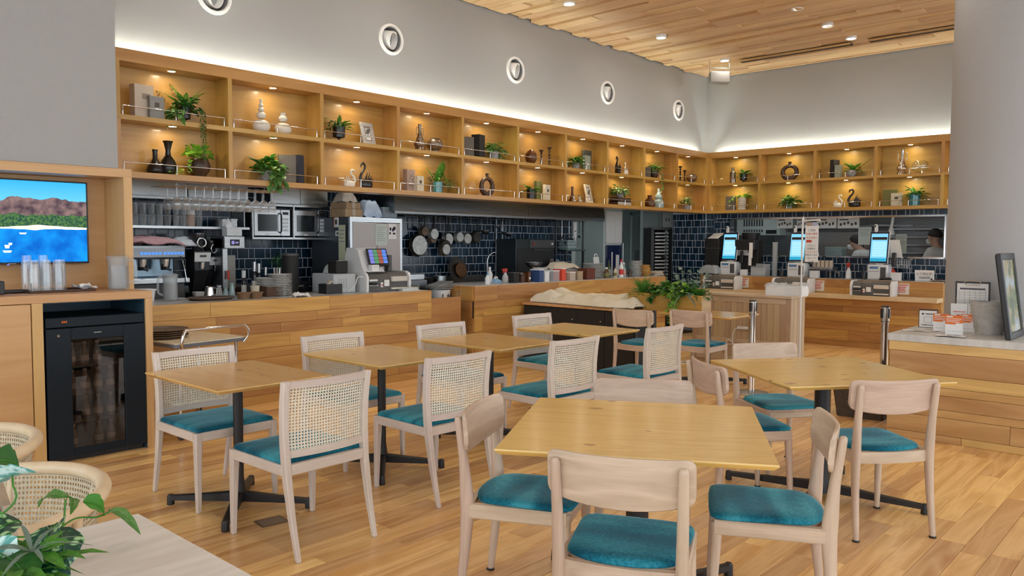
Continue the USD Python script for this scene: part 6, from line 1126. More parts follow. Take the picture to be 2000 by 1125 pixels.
plates('left pile of grey-white plates behind the cutlery box', 4.188, 7.05, BZ, .115, 11, .016); plates('right, taller pile of grey-white plates by the black urn', 4.281, 6.97, BZ, .12, 13, .0165)
t = thing('steel_jug', 'small polished steel milk jug on the bar', 'jug', (3.614, 7.1, BZ)); obj('jug_body', lathe([(0, 0), (.045, 0), (.045, .03), (.036, .10), (.038, .11), (.034, .10), (0, .02)], 20), M['chrome'], t, 40); obj('jug_handle', tube(spline([(.035, 0, .095), (.07, 0, .09), (.07, 0, .04), (.043, 0, .03)], 14), .004, 6), M['chrome'], t, True)
for i, (x, h, r_, k) in enumerate(((3.685, .12, .032, 'left white'), (3.773, .10, .03, 'middle clear'), (3.814, .14, .03, 'right, taller clear'))):
    t = thing('glass_carafe', k+' small carafe among the jars behind the trays', 'carafe', (x, 7.05+.04*(i % 2), BZ), 0, 'small carafes'); obj('carafe_body', lathe([(0, 0), (r_, 0), (r_*1.05, .02), (r_*.8, h*.6), (r_*.55, h*.8), (r_*.7, h), (r_*.6, h), (0, h*.75)], 18), frost if i == 0 else M['blueglass'], t, 40); obj('carafe_lip', tube([(r_*.66*math.cos(a), r_*.66*math.sin(a), h) for a in np.linspace(0, 2*PI, 16, endpoint=False)], .003, 5, True), M['glass'], t)
for i, (px_, h, r_, c, lb) in enumerate(((4.223, .27, .026, 'white', 'left syrup pump bottle with a white cap'), (4.344, .36, .028, 'steel', 'tall steel-topped syrup bottle behind the white one'), (4.397, .34, .028, 'steel', 'second tall steel-topped syrup bottle'), (4.475, .30, .026, 'steel', 'third steel-topped syrup bottle by the plant'))):
    t = thing('syrup_bottle', lb, 'bottle', (px_, 7.56, CZ), 0, 'syrup bottles'); obj('bottle_body', lathe([(0, 0), (r_, 0), (r_, h*.55), (r_*.5, h*.68), (r_*.45, h*.75), (0, h*.75)], 16), plain('dark_bottle_glass', (.02, .025, .03), .08) if i == 0 else '/World/Looks/dark_bottle_glass', t, 40); obj('bottle_top', cyl(r_*.8, h*.72, h, 14), M['white'] if c == 'white' else M['steel'], t, 40); obj('label_band', lathe([(r_*1.01, h*.15), (r_*1.01, h*.45)], 16), M['paper'], t)
t = thing('utensil_holder', 'steel canister holding stirrers on the bar', 'utensils', (4.391, 7.2, BZ)); obj('canister', cyl(.04, 0, .20, 20), M['steel'], t, 40)
for k in range(7): obj('stirrer', rod((.02*math.cos(k), .02*math.sin(k), .1), (.035*math.cos(k), .03*math.sin(k), .27), .004, 5), M['white'] if k % 2 else M['chrome'], t)
t = thing('bar_sprig', 'leafy sprig in a slim dark bottle against the tiled kitchen wall', 'plant', (4.764, 7.8, CZ)); obj('bottle', lathe([(0, 0), (.035, 0), (.035, .14), (.012, .2), (.012, .26), (0, .26)], 16), '/World/Looks/dark_bottle_glass', t, 40); obj('foliage', mv(bush(random.Random(31), 40, .22, .07, .018, el=(50, 88)), (0, 0, .24)), M['dark_leaf'], t, kind='stuff')
t = thing('black_urn', 'tall matt black insulated urn behind the plates', 'urn', (4.640, 7.35, CZ)); uh = 1.382-CZ; obj('urn_body', lathe([(0, 0), (.082, 0), (.085, .02), (.088, uh*.9), (.085, uh*.94), (0, uh*.94)], 28), M['blackm'], t, 40); obj('urn_lid', lathe([(0, uh*.94), (.09, uh*.94), (.088, uh*.98), (.05, uh), (0, uh)], 28), M['dgrey'], t, 40)
t = thing('dish_soap', 'soap bottle with a yellow label behind the bar at the tiled wall', 'bottle', (4.941, 7.3, BZ-.03)); obj('bottle_body', lathe([(0, 0), (.035, 0), (.037, .02), (.036, .13), (.014, .17), (.014, .19), (0, .19)], 16), M['blueglass'], t, 40); obj('yellow_label', lathe([(.0378, .03), (.0378, .08)], 16), plain('yellow_print', (.75, .55, .02), .5), t); obj('pump', cat_(cyl(.008, .19, .22, 10), rod((0, 0, .22), (-.035, 0, .215), .006)), M['white'], t)
t = thing('scale_dish', 'white plate and cloth on a dark scale by the sink', 'scale', (4.865, 7.498+.1, BZ)); obj('scale_body', rb(-.09, .09, -.08, .08, 0, .035, .006), M['black'], t); obj('dish', lathe([(0, .036), (.06, .036), (.09, .05), (.086, .052), (0, .042)], 22), M['whitep'], t, 40)
tag(obj('dish_cloth', mv(sheet(drape(.17, .12, .02, 5), 16, 12, .004), (4.327, 6.654+.02, BZ+.004)), M['paper'], smooth=True), 'small white cloth crumpled on the bar edge right of the plates', 'cloth')
# tall steel refrigerator with notices
FX0, FX1, FYf, FZ = 5.407, 6.166, 7.35, 1.783
rf = thing('steel_refrigerator', 'tall steel refrigerator with papers on its doors beside the till', 'refrigerator', (FX0, FYf, 0)); L = FX1-FX0
obj('body', rb(0, L, .02, .75, .05, FZ, .006), plain('fridge_side_grey', (.06, .075, .09), .35, .4), rf); obj('feet', box(.03, L-.03, .05, .7, 0, .05), M['black'], rf)
fd = plain('reflection_tinted_steel', (.20, .17, .155), .3, .85)  # grey-brown reflected tone put into the door base colour
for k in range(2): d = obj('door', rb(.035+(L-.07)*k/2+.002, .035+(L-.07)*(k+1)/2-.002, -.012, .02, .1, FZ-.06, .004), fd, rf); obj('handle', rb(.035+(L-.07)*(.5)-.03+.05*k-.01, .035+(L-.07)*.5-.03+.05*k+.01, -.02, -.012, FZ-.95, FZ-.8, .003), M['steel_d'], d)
for x in (0, L-.035): obj('frame_edge', rb(x, x+.034, -.008, .02, .1, FZ, .003), M['steel'], rf)
obj('top_trim', rb(.034, L-.034, -.008, .02, FZ-.058, FZ, .003), M['steel'], rf)
def note(label, x, y, z0, w, h, m_, lines, face='-y', col='grey'):
    t = thing('notice', label, 'notice', (x, y, z0)); F = lambda a, b, c, d, e0, e1: box(a, b, -e1, -e0, c, d) if face == '-y' else box(-e1, -e0, -b, -a, c, d)
    obj('sheet', F(-w/2, w/2, 0, h, 0, .0015), m_, t); obj('printed_lines', cat_(*[F(a*w, b*w, c*h, d*h, .0015, .0022) for a, b, c, d in lines]), M[col], t); return t
LN = [(-.4, .4-.1*(k % 3), .85-.09*k, .88-.09*k) for k in range(8)]
note('tall pale checklist sheet clipped to the refrigerator door', (5.841), FYf-.013, 1.464, .17, 1.708-1.464, plain('pale_green_paper', (.55, .62, .58), .7), LN)
note('white card with blue and dark pictures on the refrigerator door', (6.009), FYf-.013, 1.537, .12, 1.718-1.537, M['paper'], [(-.35, -.15, .55, .75), (-.05, .2, .5, .7), (.1, .4, .6, .8), (-.4, -.2, .3, .45), (.05, .35, .3, .42)], col='bk_navy')
sxn = FX0
for i, (py, pz, w, h, m_, lb, kind) in enumerate(((7.584, 1.666, .07, .115, 'white', 'white thermometer with an orange edge on the refrigerator side', 'timer'), (7.557, 1.567, .06, .06, 'white', 'small white timer on the refrigerator side', 'timer'))):
    t = thing('kitchen_timer', lb, 'timer', (FX0-.001, min(max(py, 7.42), 8.0), pz)); obj('casing', rb(-.016, 0, -w/2, w/2, 0, h, .004), M[m_], t); obj('display', rb(-.018, -.016, -w*.3, w*.3, h*.3, h*.75, .001), M['dgrey'], t); obj('coloured_edge', rb(-.0165, -.001, w/2, w/2+.012, 0, h, .002), plain('orange_plastic', (.7, .2, .06), .4) if i == 0 else M['white'], t)
note('long pale-yellow strip of paper hanging on the refrigerator side', FX0-.018, 7.47, FZ-.55, .13, .46, plain('pale_yellow_paper', (.60, .62, .42), .7), LN[:4], '-x')
tag(obj('plastic_bag', mv(sheet(drape(.28, .22, .16, 12), 16, 14, .003), (FX0-.13, 7.40, FZ-.66), ry=-70), mottled('clear_bag', (.55, .57, .60), (.72, .74, .76), 14, .2), smooth=True), 'crumpled clear plastic bags hooked on the side of the steel refrigerator', 'bag')
def carton(label, x, y, z, w, d, h, m_, rz=0):
    t = thing('cardboard_box', label, 'box', (x, y, z), rz); obj('box_body', rb(-w/2, w/2, -d/2, d/2, 0, h, .003), m_, t); obj('top_flap', rb(-w/2, 0, -d/2, d/2, h, h+.004, .001), m_, t); obj('packing_tape', box(-.02, .02, -d/2-.001, -d/2, h*.2, h+.003), M['bk_beige'], t); return t
card = mottled('cardboard', (.36, .24, .14), (.42, .29, .17), 12, .8)
carton('lower brown cardboard box on top of the steel refrigerator', 5.504, 7.55, FZ, .24, .3, .09, card); carton('upper brown cardboard box on the refrigerator', 5.505, 7.56, FZ+.094, .21, .28, .07, card, 4)
tag(obj('plastic_bag', mv(sheet(drape(.22, .2, .12, 15), 18, 14, .003), (5.498, 7.56, FZ+.17)), mottled('cream_bag', (.55, .48, .40), (.68, .62, .54), 10, .4), smooth=True), 'cream plastic bag bunched on the cardboard boxes over the refrigerator', 'bag')
tag(obj('plastic_bag', mv(sheet(drape(.28, .26, .19, 17), 22, 18, .003), (5.803, 7.55, FZ+.005)), mottled('blue_white_bag', (.40, .50, .66), (.62, .70, .82), 8, .25), smooth=True), 'bluish translucent plastic bag full of packets on the refrigerator', 'bag')
t = thing('food_container', 'grey translucent lidded container on the right of the refrigerator top', 'container', (6.032+.02, 7.56, FZ)); obj('container_body', pillow(rrect(.24, .30, .03), [(.92, 0), (1, .11), (1, .115)]), plain('translucent_grey', (.20, .25, .30), .3), t, 40); obj('container_lid', prism(rrect(.25, .31, .03), .115, .13), M['blueglass'], t)
# till: cash changer with a register on top
def cash_unit(label, loc, rz, W=.47, D=.36, H=.205):
    t = thing('cash_changer', label, 'cash machine', loc, rz, 'grey and white cash changers'); g_ = plain('charcoal_plastic', (.10, .095, .09), .45) if 'chp' not in M else M['chp']; M['chp'] = '/World/Looks/charcoal_plastic'
    ring = lambda x: np.array([(x, 0, 0), (x, -.005, H*.72), (x, .02, H*.92), (x, .06, H), (x, D, H), (x, D, 0)]); 
    for x0, x1 in ((0, .028), (W-.032, W)): obj('side_cheek', loft([ring(x0), ring(x1)]), M['white'], t)
    r2 = lambda x, k: np.array([(x, .012+k, .003), (x, .010+k, H*.66), (x, .03+k, H*.86), (x, .07, H*.955), (x, D-.004, H*.955), (x, D-.004, .003)])
    obj('charcoal_front', loft([r2(.028, .02), r2(W*.26, .02), r2(W*.30, .0), r2(W*.50, .0), r2(W*.54, .014), r2(W-.032, .014)]), g_, t)
    obj('coin_tray', cat_(rb(.04, W*.25, -.012, .034, H*.30, H*.34, .003), rb(.042, W*.25, .0, .03, H*.52, H*.62, .004)), M['white'], t); obj('coin_cup', lathe([(0, 0), (.045, 0), (.05, .02), (.04, .022), (0, .008)], 18, (W*.15, .01, H*.345)), M['black'], t, 40)
    obj('note_slot', cat_(rb(W*.56, W-.05, -.006, .03, H*.48, H*.74, .006), rb(W*.56, W-.05, -.002, .03, H*.08, H*.18, .003)), plain('cash_cream', (.60, .56, .50), .5) if 'csc' not in M else M['csc'], t); M['csc'] = '/World/Looks/cash_cream'
    obj('label_stickers', cat_(rb(W*.31, W*.36, -.002, .008, H*.22, H*.46, .001), rb(W*.39, W*.50, -.002, .008, H*.26, H*.58, .001)), M['paper'], t); obj('red_mark', box(W*.315, W*.355, -.0035, -.002, H*.30, H*.36), M['red'], t)
    return t
tx, ty = 5.214, 6.797
cash_unit('large grey and white cash changer on the bar before the steel refrigerator', (tx, ty, BZ), 0, 5.793-5.177, .46, .215)
t = thing('cash_register', 'white slanted cash register with a coloured touch screen on the cash changer', 'cash register', (tx+.02, ty+.08, BZ+.212), 0)
obj('housing', loft([np.array([(x, -.02, 0), (x, .02, .05), (x, .10, .235), (x, .16, .26), (x, .30, .26), (x, .36, 0)]) for x in (0, .27)]), M['white'], t); obj('screen_frame', mv(rb(-.135, .135, -.012, .012, 0, .20, .004), rx=-18, t=(.20, -.02, .06)), M['black'], t)
for k, c in enumerate(((.20, .22, .62), (.10, .28, .14), (.34, .10, .07), (.12, .24, .70))): obj('screen_tiles', mv(cat_(*[box(-.118+.06*k, -.062+.06*k, -.0135, -.012, .03+.04*j, .066+.04*j) for j in range(4)]), rx=-18, t=(.20, -.02, .06)), glow('till_screen_%d' % k, c, .8), t)
obj('card_reader', rb(.36, .41, .02, .1, .0, .18, .006), M['dgrey'], t); obj('base_foot', rb(.02, .25, -.05, .1, -.0, .012, .004), M['white'], t)
t = thing('receipt_box', 'white little box on the cash changer below the screen', 'box', (tx+.13, ty+.035, BZ+.215)); obj('box_body', rb(-.05, .05, -.025, .04, 0, .075, .004), M['white'], t); obj('slot', box(-.03, .03, -.0265, -.025, .05, .056), M['grey'], t)
t = thing('grey_terminal', 'pale grey box terminal left of the cash changer', 'terminal', (tx-.20, ty+.13, BZ)); obj('body', rb(-.16, .12, -.05, .35, 0, .20, .01), plain('pale_grey_box', (.45, .48, .50), .45), t); obj('vent_lines', cat_(*[box(-.10+.03*k, -.09+.03*k, -.0515, -.05, .05, .15) for k in range(4)]), M['grey'], t)
t = thing('receipt_printer', 'black cube receipt printer on the grey terminal', 'printer', (tx-.18, ty+.26, BZ+.20)); obj('body', rb(-.075, .075, -.08, .08, 0, .135, .008), M['blackm'], t); obj('paper_slot', box(-.05, .05, -.06, -.05, .135, .137), M['paper'], t)
t = thing('black_organizer', 'low black organiser on the bar left of the grey terminal', 'organiser', (tx-.37, ty+.12, BZ)); obj('tray_walls', cat_(rb(-.10, .09, -.08, -.072, 0, .10), rb(-.10, .09, .072, .08, 0, .10), rb(-.10, -.092, -.072, .072, 0, .10), rb(.082, .09, -.072, .072, 0, .10), box(-.09, .082, -.072, .072, 0, .01)), M['black'], t); obj('tape_roll', mv(lathe([(.02, -.02), (.045, -.02), (.045, .02), (.02, .02)], 20), rx=90, t=(0, 0, .09)), M['bk_beige'], t, 40)
tag(obj('terminal_cord', tube(spline([(tx-.02, ty+.02, BZ+.13), (tx-.05, ty+.0, BZ+.16), (tx-.10, ty+.02, BZ+.16), (tx-.14, ty+.02, BZ+.08), (tx-.2, ty+.05, BZ+.01)], 30), .005, 6), M['white'], smooth=True), 'white cord looping at the left side of the cash changer', 'cord')
t = thing('paper_tray', 'small wire tray of slips right of the cash changer', 'tray', (5.80, 6.85, BZ)); obj('tray_walls', cat_(rb(-.13, .12, -.1, -.095, 0, .06), rb(-.13, .12, .095, .1, 0, .06), rb(-.13, -.125, -.095, .095, 0, .06), rb(.115, .12, -.095, .095, 0, .06)), M['glass'], t); obj('slips', rb(-.12, .11, -.09, .09, .0, .03, .002), M['paper'], t)
t = thing('white_bucket', 'white bucket with printed characters and bags on top behind the swing gate', 'bucket', (6.481, 7.02, .70)); obj('bucket_wall', lathe([(0, 0), (.105, 0), (.125, .235), (.118, .235), (0, .02)], 28), M['white'], t, 40); obj('bucket_text', cat_(mv(stand_up(text('水', .05, .002, True)), (.02, -.121, .16)), box(-.07, -.06, -.121, -.1175, .1, .19), box(.07, .075, -.119, -.1, .1, .19)), M['ink'], t); obj('stool', cat_(rb(-.14, .14, -.14, .14, -.03, 0, .004), *[rod((a*.12, b*.12, -.70), (a*.12, b*.12, -.03), .012) for a in (-1, 1) for b in (-1, 1)]), M['steel_d'], t)
obj('folded_bags', cat_(*[mv(rb(-.15, .14, -.1, .1, 0, .014, .005), (.0, 0, .245+.018*k), rz=7*k-8, ry=-3*k) for k in range(4)]), M['bk_grey'], t)
# hood, pans and tools
hx0, hx1, hs = 6.016, 10.240, 8.413; hz = 1.867
t = thing('extraction_hood', 'long steel extraction hood over the cooking line', 'hood', (0, 7.3, hz))
for k, (a, b) in enumerate(((hx0, hs-.003), (hs+.003, 9.183), (9.183+.004, hx1))): obj('hood_panel', loft([np.array([(x, 0, 0), (x, -.005, .02), (x, .03, .30), (x, .85, .30), (x, .85, .25), (x, .03, 0)]) for x in (a, b)]), M['hood'], t)
obj('gutter', box(hx0, hx1, .0, .03, -.025, 0), M['steel_d'], t); obj('duct_cover', box(hx0, hx1, .15, .85, .30, .80), M['steel_d'], t)
t = thing('pot_rail', 'thin steel rail along the tiles with pans hanging from it', 'rail', (0, 0, 0)); rx0, rx1, rz_ = 6.839, 9.682, 1.847
obj('rail_bar', rod((rx0, 8.08, rz_), (rx1, 8.08, rz_), .007), M['steel'], t); 
for k in range(5): x = rx0+(rx1-rx0)*k/4; obj('bracket', rod((x, 8.08, rz_), (x, 8.19, rz_+.02), .006), M['steel_d'], t)
dark_pan = mottled('blackened_iron', (.02, .018, .016), (.05, .04, .032), 8, .5, metal=.3); alu = mottled('worn_aluminium', (.34, .34, .32), (.52, .52, .50), 18, .42, metal=.7); bron = mottled('seasoned_pan', (.09, .06, .035), (.17, .12, .08), 12, .5, metal=.4)
PANS = [(7.072, 1.461, .155, .13, 0, 'largest hanging frying pan with a pale scrubbed base, left end of the rail'), (7.162, 1.648, .075, 0, 2, 'small brown pan half hidden above the largest hanging pan'), (7.321, 1.615, .088, .062, 1, 'aluminium pan hanging second in front from the left'), (7.328, 1.552, .075, 0, 2, 'brown pan hanging behind the second aluminium pan'),
        (7.548, 1.440, .115, .0, 0, 'dark iron pan hanging at mid-rail, behind'), (7.539, 1.405, .095, .07, 2, 'brown-based pan hanging lowest at mid-rail'), (7.609, 1.547, .10, .078, 1, 'bright round aluminium pan hanging at mid-rail'), (7.814, 1.577, .085, .06, 1, 'greyish pan just right of the bright mid-rail pan'), (7.958, 1.557, .09, .065, 1, 'steel saucepan hanging fourth from the right end'), (8.174, 1.580, .095, 0, 0, 'dark pan hanging near the right end of the pans')]
for i, (x, z, R_, r2_, c, lb) in enumerate(PANS):
    t = thing('frying_pan', lb, 'pan', (x, 8.06-.012*(i % 3), z), 0, 'pans hanging on the rail'); m_ = (dark_pan, alu, bron)[c]; y0 = .02+.02*(i % 3)
    obj('pan_body', mv(lathe([(0, 0), (R_*.78, 0), (R_*.86, -.012), (R_, -.05), (R_*.98, -.052), (R_*.84, -.016), (0, -.006)], 28), rx=90, t=(0, 0, 0)), m_, t, 40)
    if r2_: obj('scrubbed_base', mv(lathe([(0, .0015), (r2_, .0015), (r2_, 0)], 26), rx=90), alu, t)
    obj('pan_handle', cat_(tube(spline([(0, .03, R_*.9), (0, .02, R_*1.3), (0, .01, max(R_*1.8, rz_-z-.03)), (0, .015, max(R_*1.8, rz_-z-.03)+.03)], 12), .008, 6)), M['blackm'], t, True)
for i, (x, z0, R_, lb) in enumerate(((8.731, 1.669, .045, 'ladle hanging at the right of the pans'), (8.833, 1.640, .05, 'second, longer ladle hanging right of the pans'), (8.903, 1.548, .055, 'lowest bright ladle hanging at the right end'), (8.334, 1.679, .07, 'wire skimmer hanging beside the pans'), (8.596, 1.743, .03, 'small steel hook ladle left of the ladles'))):
    t = thing('ladle', lb, 'ladle', (x, 8.06, z0), 0, 'ladles hanging on the rail'); obj('ladle_bowl', lathe([(0, -R_), (R_*.6, -R_*.8), (R_*.95, -R_*.3), (R_, 0), (R_*.93, 0), (R_*.85, -R_*.3), (0, -R_*.9)], 18), M['steel'], t, 50); obj('ladle_handle', tube([(0, R_*.95, 0), (0, R_*.95+.01, .1), (0, .02, max(.12, rz_-z0+.01))], .005, 6), M['steel'], t)
# on the back worktop
t = thing('foil_roll_box', 'crumpled foil roll box on the worktop beside the register', 'box', (6.548, 7.62, CZ)); obj('carton', rb(-.16, .18, -.04, .04, .10, .17, .004), M['steel'], t); obj('supporting_tin', rb(-.15, .17, -.1, .12, 0, .10, .004), M['steel_d'], t)
t = thing('saucepan', 'steel saucepan with spoons in it on the back worktop', 'pan', (7.148, 7.75, CZ)); obj('pan_wall', lathe([(0, 0), (.10, 0), (.10, .13), (.094, .13), (.094, .01), (0, .01)], 26), M['steel'], t, 40); obj('pan_handle', rod((-.1, -.02, .11), (-.28, -.06, .13), .01), M['black'], t); obj('spoons', cat_(rod((0, 0, .05), (-.06, .05, .24), .005), rod((.02, .02, .05), (.06, .05, .22), .005)), M['steel_d'], t)
t = thing('griddle', 'black griddle pan and stove grids on the back worktop', 'stove', (6.904-.05, 7.8, CZ)); obj('grid_bars', cat_(*[box(-.18+.06*k, -.172+.06*k, -.2, .2, .03, .05) for k in range(7)], box(-.19, .19, -.2, -.19, 0, .05), box(-.19, .19, .19, .2, 0, .05)), M['black'], t); obj('pan', lathe([(0, .055), (.15, .055), (.18, .10), (.175, .10), (0, .065)], 26), dark_pan, t, 40)
t = thing('round_coaster_board', 'round brown ridged wooden board leaning on the back worktop', 'board', (7.751, 7.98, 1.114)); R_ = .10
obj('board_disc', mv(lathe([(0, 0), (R_, 0), (R_+.004, .01), (R_, .02), (0, .02)], 30), rx=80), M['amber'], t, 40); obj('ridges', mv(cat_(*[tube([(r__*math.cos(a), r__*math.sin(a), .02) for a in np.linspace(0, 2*PI, 26, endpoint=False)], .004, 5, True) for r__ in (.03, .055, .08)]), rx=80), M['bk_brown'], t)
obj('pan_behind', mv(lathe([(0, -.02), (.15, -.02), (.17, .0), (.165, .0), (0, -.012)], 28), rx=80, t=(-.02, .03, .02)), dark_pan, t, 40)
t = thing('sink_tap', 'steel sink tap over the back worktop', 'tap', (8.297, 7.98, CZ)); obj('tap_pipe', tube(spline([(0, 0, 0), (0, 0, .30), (.03, -.03, .40), (.08, -.10, .44)], 20), .011, 8), M['chrome'], t, True); obj('tap_levers', cat_(rod((-.06, 0, .04), (.06, 0, .04), .01), rod((-.06, 0, .04), (-.06, -.05, .07), .006), rod((.06, 0, .04), (.06, -.05, .07), .006)), M['chrome'], t)
t = thing('wall_pipes', 'two steel pipes running up the tiles right of the pans', 'pipes', (0, 0, 0)); [obj('pipe', rod((x, 8.16, CZ), (x, 8.16, 2.2), .014), M['steel_d'], t, True) for x in (8.670, 8.805)]; obj('pipe_clip', box(8.670-.03, 8.805+.03, 8.15, 8.185, 1.5, 1.53), M['steel_d'], t)
t = thing('steam_oven', 'dark oven with a control strip and knobs at the end of the cooking line', 'oven', (8.661, 7.75, CZ)); W = 9.539-8.661; oh = 1.557-CZ
obj('body', rb(0, W, 0, .42, 0, oh, .005), plain('oven_dark_steel', (.04, .05, .055), .35, .5), t); obj('control_strip', rb(W*.35, W, -.012, 0, oh-.13, oh-.01, .003), M['dgrey'], t); obj('glass_door', rb(.03, W-.03, -.01, 0, .03, oh-.15, .003), M['black'], t); obj('knob', mv(lathe([(0, 0), (.018, 0), (.016, .02), (0, .02)], 14), rx=90, t=(W*.42, -.012, oh-.07)), M['red'], t, 40); obj('knob', mv(lathe([(0, 0), (.02, 0), (.017, .02), (0, .02)], 14), rx=90, t=(W*.92, -.012, oh-.07)), M['white'], t, 40); obj('handle', rod((W*.4, -.04, oh-.16), (W*.85, -.04, oh-.16), .008), M['steel'], t)
t = thing('utensil_shelf', 'dark wall shelf with hanging tools, towels and a white tag', 'shelf', (0, 0, 0)); ux0, ux1, uz = 9.668, 10.422, 1.872
obj('shelf_board', rb(ux0, ux1, 7.8, 8.18, uz-.02, uz, .003), M['steel_d'], t)
for x in (ux0+.03, ux1-.03): obj('post', rod((x, 7.84, CZ), (x, 7.84, uz), .015), M['black'], t)
for k in range(7): obj('hanging_tool', cat_(rod((ux0+.1+.09*k, 7.85, uz-.02), (ux0+.1+.09*k, 7.85, uz-.22-.05*(k % 3)), .006), lathe([(0, 0), (.025, .01), (.02, .04), (0, .05)], 10, (ux0+.1+.09*k, 7.85, uz-.29-.05*(k % 3)))), M['steel'] if k % 2 else M['black'], t)
for k in range(3): tag(obj('kitchen_towel', mv(rb(-.09, .09, -.12, .12, 0, .042, .018), (10.083+.015*k, 7.95, uz+.001+.044*k)), '/World/Looks/white_towel'), '%s folded white towel on the dark wall shelf' % ['lowest', 'middle', 'topmost'][k], 'towel', 'folded towels on the dark wall shelf')
note('white hanging tag with a black bar below the dark wall shelf', 10.156, 7.815, 1.589, .075, .24, M['paper'], [(-.35, .35, .40, .45)], col='ink')
for k in range(3): t = thing('plastic_box', '%s pale blue food box stacked on the oven shelf' % ['lowest', 'middle', 'topmost'][k], 'container', (10.066, 7.9, 1.392+.052*k), 0, 'pale blue food boxes'); obj('box_body', pillow(rrect(.22, .2, .02), [(.94, 0), (1, .042)]), M['blueglass'], t, 40); obj('box_lid', prism(rrect(.23, .21, .02), .042, .05), M['white'], t)
t = thing('box_stand', 'dark stand under the pale blue food boxes', 'shelf', (10.066, 7.9, CZ)); obj('stand_top', rb(-.2, .3, -.14, .2, 1.392-CZ-.02, 1.392-CZ, .003), M['steel_d'], t); [obj('stand_leg', box(x, x+.02, -.12, -.1, 0, 1.392-CZ-.02), M['steel_d'], t) for x in (-.19, .27)]
def board(label, x, y, z0, w, h, m_, lean=8):
    t = thing('cutting_board', label, 'board', (x, y, z0), 0, 'cutting boards'); obj('board_slab', mv(rb(-w/2, w/2, -.008, .008, 0, h, .004), rx=-lean), m_, t); obj('hanging_handle', mv(tube(spline([(-w*.2, 0, h), (-w*.2, 0, h+.04), (w*.2, 0, h+.04), (w*.2, 0, h)], 14), .008, 6), rx=-lean), m_, t, True)
board('pinkish cutting board leaning behind the bowls', 9.383, 7.62, CZ, .13, .28, plain('pink_board', (.42, .30, .32), .5)); board('pale blue cutting board leaning beside the pink one', 9.470, 7.58, CZ, .13, .27, plain('blue_board', (.45, .55, .60), .5)); board('white cutting board with a handle before the corridor', 9.910, 7.18, .99, .14, .30, M['white'])
bowl = lambda label, x, y, z, r, m_: (lambda t: (obj('bowl_shell', lathe([(0, .0), (r*.4, 0), (r*.8, r*.3), (r, r*.62), (r*.96, r*.62), (r*.75, r*.32), (0, .01)], 28), m_, t, 50), obj('bowl_rim', tube([(r*.98*math.cos(a), r*.98*math.sin(a), r*.62) for a in np.linspace(0, 2*PI, 26, endpoint=False)], .004, 5, True), m_, t, True)))(thing('mixing_bowl', label, 'bowl', (x, y, z), 0, 'steel and white bowls'))
bowl('large steel bowl turned on its side stack behind the cartons', 8.474, 7.25, BZ+.18, .13, M['steel']); bowl('white bowl nested on the second bar behind the blue carton', 8.384, 7.05, BZ+.12, .11, M['whitep'])
t = thing('crate_riser', 'grey crate lifting the bowls behind the cartons', 'crate', (8.377, 7.14, .99)); obj('crate_wall', rb(-.2, .2, -.13, .13, 0, .095, .004), M['bk_grey'], t); obj('crate_lip', rb(-.21, .21, -.14, .14, .095, .10, .002), M['grey'], t)
CB = .99
def bottle(label, px, y, h, r, body, capm, lab=None, z=CB, group='bottles on the second bar counter'):
    t = thing('bottle', label, 'bottle', (px, y, z), 0, group); obj('bottle_body', lathe([(0, 0), (r, 0), (r*1.03, .01), (r*1.03, h*.55), (r*.9, h*.62), (r*.42, h*.76), (r*.4, h*.86), (0, h*.86)], 18), body, t, 40); obj('cap', cyl(r*.48, h*.85, h, 14), capm, t, 40)
    if lab: obj('label_band', lathe([(r*1.045, h*.15), (r*1.045, h*.45)], 18), lab, t)
    return t
clearp = M['blueglass']
bottle('slim white bottle with a blue pump ring at the left end of the second counter', 7.034, 6.765, .135, .03, M['white'], plain('blue_cap', (.08, .28, .55), .4), None); bottle('taller white capped bottle just behind it', 7.354, 6.982+.05, .20, .036, M['white'], M['white'], M['paper'])
t = thing('tape_dispenser', 'pale blue tape dispenser with a black cord on the second counter', 'dispenser', (7.412, 6.929+.03, CB)); obj('body', hull([(-.07, -.03, 0), (.07, -.03, 0), (-.07, .03, 0), (.07, .03, 0), (-.05, -.025, .05), (.04, -.025, .035), (-.05, .025, .05), (.04, .025, .035)]), plain('light_blue_plastic', (.30, .50, .72), .35), t); obj('tape_roll', mv(lathe([(.012, -.012), (.03, -.012), (.03, .012), (.012, .012)], 18), rx=90, t=(-.02, 0, .05)), M['white'], t, 40)
def spray(label, x, y, z, h, bc, hc):
    t = thing('spray_bottle', label, 'spray bottle', (x, y, z)); obj('bottle_body', lathe([(0, 0), (.042, 0), (.044, .01), (.04, h*.4), (.018, h*.62), (.016, h*.7), (0, h*.7)], 18), bc, t, 40); obj('spray_head', hull([(-.02, -.015, h*.7), (.02, -.015, h*.7), (-.02, .015, h*.7), (.02, .015, h*.7), (-.06, -.01, h*.9), (-.06, .01, h*.9), (.035, -.012, h), (.035, .012, h), (-.05, -.01, h), (-.05, .01, h)]), hc, t); obj('trigger', rod((-.035, 0, h*.85), (-.045, 0, h*.68), .006), hc, t)
spray('clear spray bottle with a red trigger among the dark jars', 7.688, 7.039+.03, CB, .17, M['white'], M['red'])
